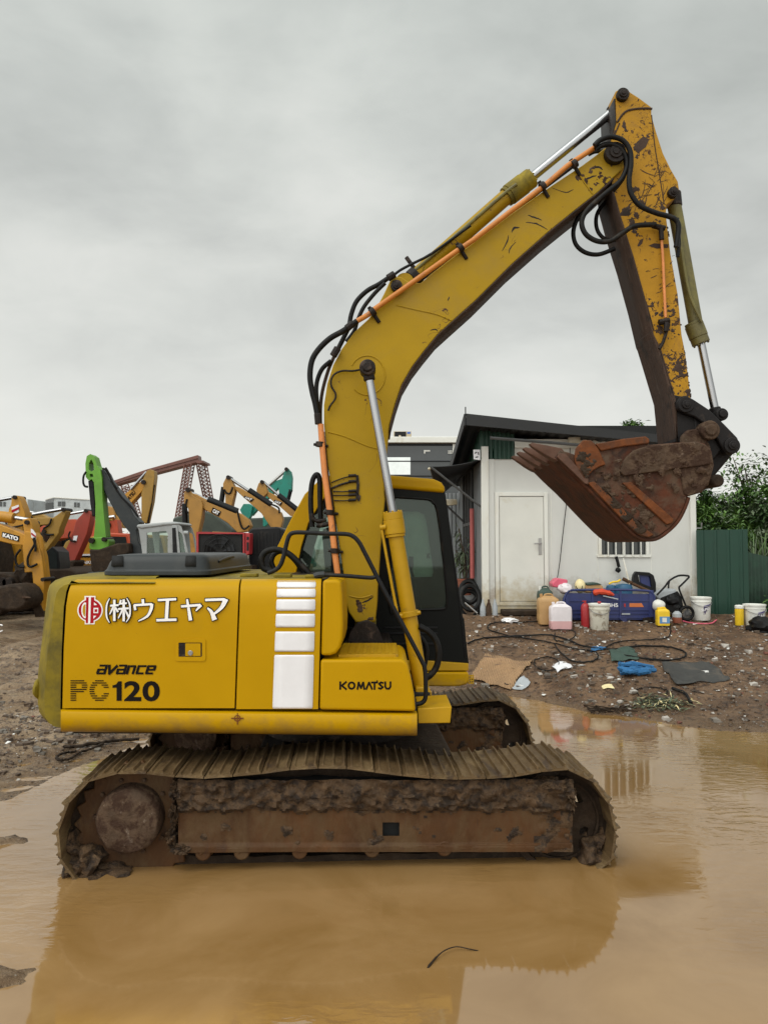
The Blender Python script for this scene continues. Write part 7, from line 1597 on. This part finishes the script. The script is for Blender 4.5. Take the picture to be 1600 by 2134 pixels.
# yellow excavator behind reading the maker's name
Y = 33.0; r = mach('parked_excavator', 'tall yellow excavator under the red gantry with dark boom lettering', 290, Y)
bpart(r, 'arm', A2([(310, 240), (345, 165), (375, 152), (405, 165), (410, 210), (400, 290), (385, 420), (345, 600), (300, 600), (300, 350), (330, 270)]), Y - .1, .5, 'ochre'); bm_ = bpart(r, 'boom', A2([(-60, 560), (0, 530), (150, 370), (300, 250), (330, 280), (310, 330), (190, 460), (60, 560), (0, 620), (-60, 640)]), Y, .5, 'kato')
mb = MB(); text(mb, 'KOMATSU', (0, 0, 1, 1), quadmap(A2([(130, 440), (235, 325), (255, 350), (150, 468)]), Y - .015), bold=.03, T=.01); mb.build('lettering', M['ltblack'], bm_, smooth=0)
btube(r, 'rod', A2([(215, 320), (345, 175)]), Y, .07, 'chrome', 0); btube(r, 'bucket_cylinder', A2([(400, 280), (370, 480), (345, 620)]), Y, .08, 'greasy', 0); bpin(r, *A2([(320, 260)])[0], Y - .12, .16); carrier(r, 300, Y, 'ochre')
# three machines with CAT plates
def cat(Y, arm_, boom_, rods, plate, label, px, hoses=(), pins=()):
    r = mach('parked_excavator', label, px, Y); bpart(r, 'arm', A2(arm_), Y - .1, .5, 'cato'); b = bpart(r, 'boom', A2(boom_), Y, .5, 'cato')
    for a, k_, rr_ in rods: btube(r, 'rod' if k_ == 'chrome' else 'arm_cylinder', A2(a), Y + .1, rr_, k_, 0, 10)
    q = A2(plate); p_ = bpart(b, 'name_plate', q, Y - .02, .015, 'ltblack', 0)
    c_ = [(sum(x for x, _ in q) / 4, sum(y for _, y in q) / 4)]; q2 = [(c_[0][0] + (x - c_[0][0]) * .72, c_[0][1] + (y - c_[0][1]) * .72) for x, y in q]
    mb = MB(); text(mb, 'CAT', (0, 0, 1, 1), quadmap(q2, Y - .024), bold=.05, T=.01); mb.build('lettering', M['ltwhite'], p_, smooth=0)
    for h in hoses: btube(r, 'hose', A2(h), Y - .12, .035, 'rubber')
    for p in pins: bpin(r, *A2([p])[0], Y - .12, .13)
    carrier(r, px, Y, 'cato'); return r
cat(27.0, [(655, 350), (675, 318), (695, 312), (715, 345), (740, 380), (800, 410), (812, 450), (800, 560), (770, 700), (750, 850), (700, 850), (700, 600), (690, 480), (655, 430)], [(715, 350), (760, 360), (830, 400), (900, 440), (1120, 520), (1190, 570), (1210, 620), (1190, 670), (1100, 680), (1020, 600), (940, 550), (830, 490), (740, 390)], [([(700, 340), (860, 410)], 'chrome', .05), ([(855, 405), (1100, 505)], 'black', .13), ([(660, 440), (665, 640)], 'black', .1)], [(895, 470), (965, 505), (945, 545), (880, 510)], 'ochre excavator with CAT plate nearest of its row, left', 440, [[(680, 400), (670, 470), (690, 520)], [(1100, 500), (1130, 620), (1160, 650), (1200, 620)]], [(690, 325)])
cat(30.0, [(980, 270), (1005, 220), (1030, 210), (1050, 250), (1070, 290), (1078, 340), (1050, 470), (1000, 465), (998, 360), (980, 310)], [(1050, 290), (1110, 300), (1250, 380), (1400, 470), (1460, 510), (1480, 570), (1460, 650), (1380, 640), (1300, 520), (1200, 430), (1100, 340)], [([(1040, 230), (1200, 335)], 'chrome', .06), ([(1195, 328), (1380, 450)], 'black', .13), ([(985, 300), (960, 470)], 'black', .1)], [(1160, 372), (1240, 400), (1215, 425), (1150, 388)], 'ochre excavator with CAT plate in the middle of its row', 520, [[(1060, 300), (1040, 350), (1010, 350), (990, 320)], [(1370, 440), (1440, 470), (1450, 520)]], [(1025, 220)])
cat(33.0, [(1258, 320), (1275, 270), (1305, 245), (1325, 270), (1345, 310), (1350, 350), (1320, 380), (1300, 450), (1262, 360)], [(1320, 320), (1370, 345), (1480, 400), (1640, 500), (1700, 560), (1700, 640), (1600, 560), (1540, 540), (1450, 460), (1350, 380)], [([(1320, 260), (1450, 375)], 'chrome', .06), ([(1440, 370), (1620, 510)], 'black', .14)], [(1410, 405), (1475, 428), (1460, 455), (1400, 425)], 'ochre excavator with CAT plate farthest right of its row', 585, [], [(1305, 258)])
# teal machine
Y = 37.0; r = mach('parked_excavator', 'teal excavator behind the row of ochre ones', 590, Y)
bpart(r, 'arm', A2([(1500, 150), (1515, 140), (1545, 170), (1555, 220), (1550, 330), (1500, 410), (1450, 380), (1440, 300), (1470, 230)]), Y - .1, .5, 'teal'); bpart(r, 'boom', A2([(1370, 290), (1400, 255), (1470, 230), (1480, 260), (1420, 330), (1300, 450), (1220, 540), (1190, 520)]), Y, .5, 'teal'); bpart(r, 'second_arm', A2([(1120, 490), (1150, 440), (1200, 440), (1225, 460), (1210, 540), (1195, 570), (1150, 550)]), Y - .3, .5, 'teal'); bpart(r, 'body_part', A2([(1312, 545), (1350, 535), (1362, 600), (1330, 630), (1312, 625)]), Y - .2, .5, 'teal')
btube(r, 'rod', A2([(1355, 290), (1500, 165)]), Y, .07, 'silver', 0); btube(r, 'arm_cylinder', A2([(1540, 320), (1515, 420)]), Y, .12, 'black', 0); bpin(r, *A2([(1508, 152)])[0], Y - .12, .15); carrier(r, 600, Y, 'teal')
# dark olive sheds between them
for (pts, Y, lab) in (([(560, 560), (680, 520), (820, 500), (900, 520), (1060, 660), (1060, 1000), (560, 1000)], 45, 'dark olive tarpaulin stack behind the nearest ochre arm'), ([(1190, 560), (1560, 545), (1600, 560), (1600, 1000), (1190, 1000)], 46, 'dark shed wall behind the middle ochre boom')):
    mb = MB(); pprism(mb, A2(pts), Y, 2.5); tag(mb.build('dark_stack', mat('dark_olive_sheet', (0.04, 0.05, 0.04), .8, var=.3, vs=1), bevel=.1), lab, 'stack')
# more arms between the front ones
def extra(label, px, Y, arm_, boom_, ca, cb, rod, hs):
    r = mach('parked_excavator', label, px, Y); bpart(r, 'arm', A1(arm_), Y - .1, .4, ca); bpart(r, 'boom', A1(boom_), Y, .4, cb); btube(r, 'rod', A1(rod), Y + .1, .05, 'chrome', 0)
    for h in hs: btube(r, 'hose', A1(h), Y - .14, .03, 'rubber')
    bpin(r, *A1([arm_[0]])[0], Y - .1, .13); carrier(r, px, Y, 'darkmud')
extra('weathered yellow excavator half hidden behind the striped arm', 70, 31.0, [(330, 300), (380, 290), (420, 340), (440, 480), (400, 700), (340, 760), (330, 520)], [(420, 330), (560, 330), (680, 400), (720, 520), (640, 500), (430, 420)], 'ochre', 'ochre', [(360, 285), (520, 330)], [[(400, 330), (450, 420), (430, 520)]])
extra('dull red excavator behind the black glazed cab', 120, 32.0, [(1000, 690), (1060, 640), (1130, 700), (1090, 900), (980, 1100), (900, 1060), (940, 860)], [(700, 690), (820, 640), (1020, 680), (1000, 780), (860, 760), (700, 800)], 'bred', 'bred', [(760, 640), (1010, 660)], [[(1010, 700), (940, 800), (960, 900)]])
extra('yellow excavator with thin arm showing between red and green arms', 178, 34.0, [(1120, 620), (1160, 560), (1210, 600), (1220, 720), (1180, 900), (1120, 900), (1130, 740)], [(980, 760), (1060, 650), (1150, 600), (1170, 680), (1080, 780), (1000, 900)], 'kato', 'kato', [(1000, 640), (1130, 570)], [[(1150, 600), (1110, 700), (1140, 780)]])
extra('brown yellow excavator low behind the black boom', 250, 30.0, [(1400, 300), (1440, 220), (1500, 240), (1540, 340), (1500, 420), (1420, 400)], [(1380, 330), (1500, 300), (1640, 420), (1640, 520), (1480, 420), (1380, 420)], 'cato', 'cato', [(1440, 240), (1600, 330)], [[(1420, 250), (1400, 300), (1430, 330)]])
# radiator with red frame; black box
Y = 12.5; r = thing('radiator_unit', 'black radiator with fan in a red frame behind the engine hood', 'radiator', W(462, 1230, Y))
bpart(r, 'core', A2([(770, 690), (1140, 690), (1140, 1000), (770, 1000)]), Y, .3, 'dark', .01); mb = MB()
holeplate(mb, [A2([(758, 672), (1160, 680), (1160, 1000), (758, 1000)]), A2([(775, 690), (1145, 692), (1145, 990), (775, 990)])], on(Y - .03), .08); mb.build('red_frame', M['pred'], r, smooth=0); bpart(r, 'side_panel', A2([(1165, 680), (1205, 685), (1200, 860), (1165, 870)]), Y - .02, .3, 'pred', .01)
for a in ([(1177, 715), (1195, 715), (1195, 740), (1177, 740)], [(1177, 760), (1195, 760), (1193, 830), (1177, 830)]): bpart(r, 'slot', A2(a), Y - .03, .005, 'dark', 0)
mb = MB(); c = W(*A2([(945, 835)])[0], Y - .05)
for R_ in (.27, .2, .13): tube(mb, [c + Vector((R_ * math.cos(a), 0, R_ * math.sin(a))) for a in [2 * math.pi * i / 32 for i in range(33)]], .006, 5, 0)
for k in range(7): a = 2 * math.pi * k / 7; prism(mb, [c + Vector((.05 * math.cos(a), .02, .05 * math.sin(a))), c + Vector((.25 * math.cos(a), .02, .25 * math.sin(a))), c + Vector((.25 * math.cos(a + .5), .05, .25 * math.sin(a + .5)))], (0, .01, 0))
mb.build('fan', M['black'], r)
xx = W(462, 1140, Y).x; mb = MB(); box(mb, xx - .5, xx + .5, Y, Y + .6, .15, 1.75); mb.build('stand', M['darkmud'], r)
mb = MB(); pprism(mb, A2([(1195, 660), (1225, 640), (1440, 630), (1460, 650), (1460, 900), (1440, 1100), (1195, 1100)]), 13.0, 1.0); o = mb.build('black_box', M['black'], bevel=.03); tag(o, 'large black steel box right of the red framed radiator', 'box')
mb = MB()
for k in range(8): x_ = 1215 + k * 30; pprism(mb, A2([(x_, 680), (x_ + 6, 680), (x_ + 6, 860), (x_, 860)]), 12.985, .012)
mb.build('louvre', M['dark'], o)
# gantry crane
YG = 62.0; r = thing('gantry_crane', 'faded red lattice gantry crane behind the parked machines', 'crane', (W(350, 1140, YG).x, YG, .1))
pa, pb = W(*A2([(90, 262)])[0], YG), W(*A2([(770, 60)])[0], YG); d = pb - pa
mb = MB(); prism(mb, [W(x, y, YG) for x, y in A2([(70, 245), (350, 150), (770, 32), (778, 90), (400, 190), (75, 285)])], (0, 1.2, 0)); mb.build('main_beam', M['cran'], r, bevel=.03)
mb = MB(); prism(mb, [W(x, y, YG - .1) for x, y in A2([(70, 262), (400, 150), (770, 52), (771, 60), (400, 160), (70, 272)])], (0, .1, 0)); prism(mb, [W(x, y, YG - .2) for x, y in A2([(745, 82), (815, 78), (820, 96), (765, 102)])], (0, 2.4, 0)); mb.build('beam_flange', M['cran'], r)
def lattice(a0, a1, b0, b1, Y, n=14, dep=1.0):
    mb = MB(); L0, L1, R0, R1 = W(*a0, Y), W(*a1, Y), W(*b0, Y), W(*b1, Y); z = Vector((0, dep, 0))
    for s, e in ((L0, L1), (R0, R1), (L0 + z, L1 + z), (R0 + z, R1 + z)): cyl(mb, s, e, .052, n=5)
    for k in range(n):
        u, v = k / n, (k + 1) / n
        for o in (Vector((0, 0, 0)), z):
            cyl(mb, L0.lerp(L1, u) + o, R0.lerp(R1, v) + o, .024, n=4); cyl(mb, R0.lerp(R1, u) + o, L0.lerp(L1, v) + o, .024, n=4); cyl(mb, L0.lerp(L1, v) + o, R0.lerp(R1, v) + o, .024, n=4)
        cyl(mb, L0.lerp(L1, u), L0.lerp(L1, v) + z, .03, n=4)
    return mb.build('lattice_leg', M['cran'], r, smooth=0)
q = A2([(660, 110), (570, 620), (718, 100), (625, 620), (755, 100), (870, 640), (820, 92), (920, 640), (130, 290), (240, 640), (190, 275), (300, 640)])
lattice(q[0], q[1], q[2], q[3], YG, 18); lattice(q[4], q[5], q[6], q[7], YG + 2, 18); lattice(q[8], q[9], q[10], q[11], YG + 2, 14)
# portable buildings on the horizon
def cont(pts, Y, dep, label, wins, side=None):
    r = thing('portable_building', label, 'building', W(sum(p[0] for p in pts) / len(pts), 1140, Y), 'pale portable buildings on the horizon')
    b = bpart(r, 'wall', pts, Y, dep, 'cont', .05)
    for w in wins: bpart(b, 'window', w, Y - .05, .04, 'darkglass', 0)
    return r, b
cont(A1([(-60, 120), (375, 128), (378, 320), (360, 800), (-60, 800)]), 72, 8, 'pale portable building at the far left edge', [A1([(0, 165), (30, 165), (30, 225), (0, 225)]), A1([(48, 165), (78, 165), (78, 225), (48, 225)])])
cont(A1([(380, 180), (500, 180), (500, 800), (380, 800)]), 74, 5, 'narrow pale building with a dark doorway', [A1([(428, 222), (480, 222), (480, 295), (428, 295)])])
r, b = cont(A1([(718, 108), (1010, 122), (1195, 140), (1260, 140), (1260, 800), (718, 800)]), 70, 7, 'widest pale portable building with two paired windows', [A1([(775, 160), (818, 160), (818, 222), (775, 222)]), A1([(828, 160), (872, 160), (872, 225), (828, 225)]), A1([(992, 172), (1022, 172), (1022, 235), (992, 235)]), A1([(1034, 174), (1064, 174), (1064, 238), (1034, 238)])])
bpart(b, 'shaded_end', A1([(608, 140), (718, 108), (718, 290), (606, 290)]), 70.2, 5, 'wallg', .02); bpart(b, 'roof_edge', A1([(606, 132), (718, 100), (1200, 130), (1200, 140), (718, 110), (606, 142)]), 69.9, .1, 'post', 0); bpart(b, 'window', A1([(612, 180), (712, 175), (712, 280), (612, 282)]), 70.1, .08, 'darkglass', 0)  # end wall in darker grey, its shade put into the colour
cont(A1([(506, 215), (600, 190), (600, 800), (506, 800)]), 76, 5, 'small pale building left of the widest one', [A1([(530, 265), (585, 262), (585, 300), (530, 300)])])
# sign fragment at the left edge
mb = MB(); tube(mb, [W(x, y, 15.0) for x, y in ((6, 1304), (2, 1302), (-4, 1304), (-6, 1309), (-3, 1314), (2, 1316), (6, 1314))], .014, 6, 3); tag(mb.build('white_hook', M['ltwhite']), 'small white curved scrap on the mud at the left edge', 'scrap')
# low wood and scrap line on the horizon to close the yard
mb = MB(); rnd = random.Random(9)
for k in range(60):
    X = rnd.uniform(-60, 70); 
    if -40 < X < 5 and rnd.random() < .8: continue
    crown(mb, (X, 95 + rnd.uniform(-8, 8), rnd.uniform(1.5, 3)), (4, 4, 2.5), 8, 260, .9, rnd)
tag(mb.build('distant_wood', LM, smooth=0), 'far off line of trees behind the yard', 'wood', kind='stuff')
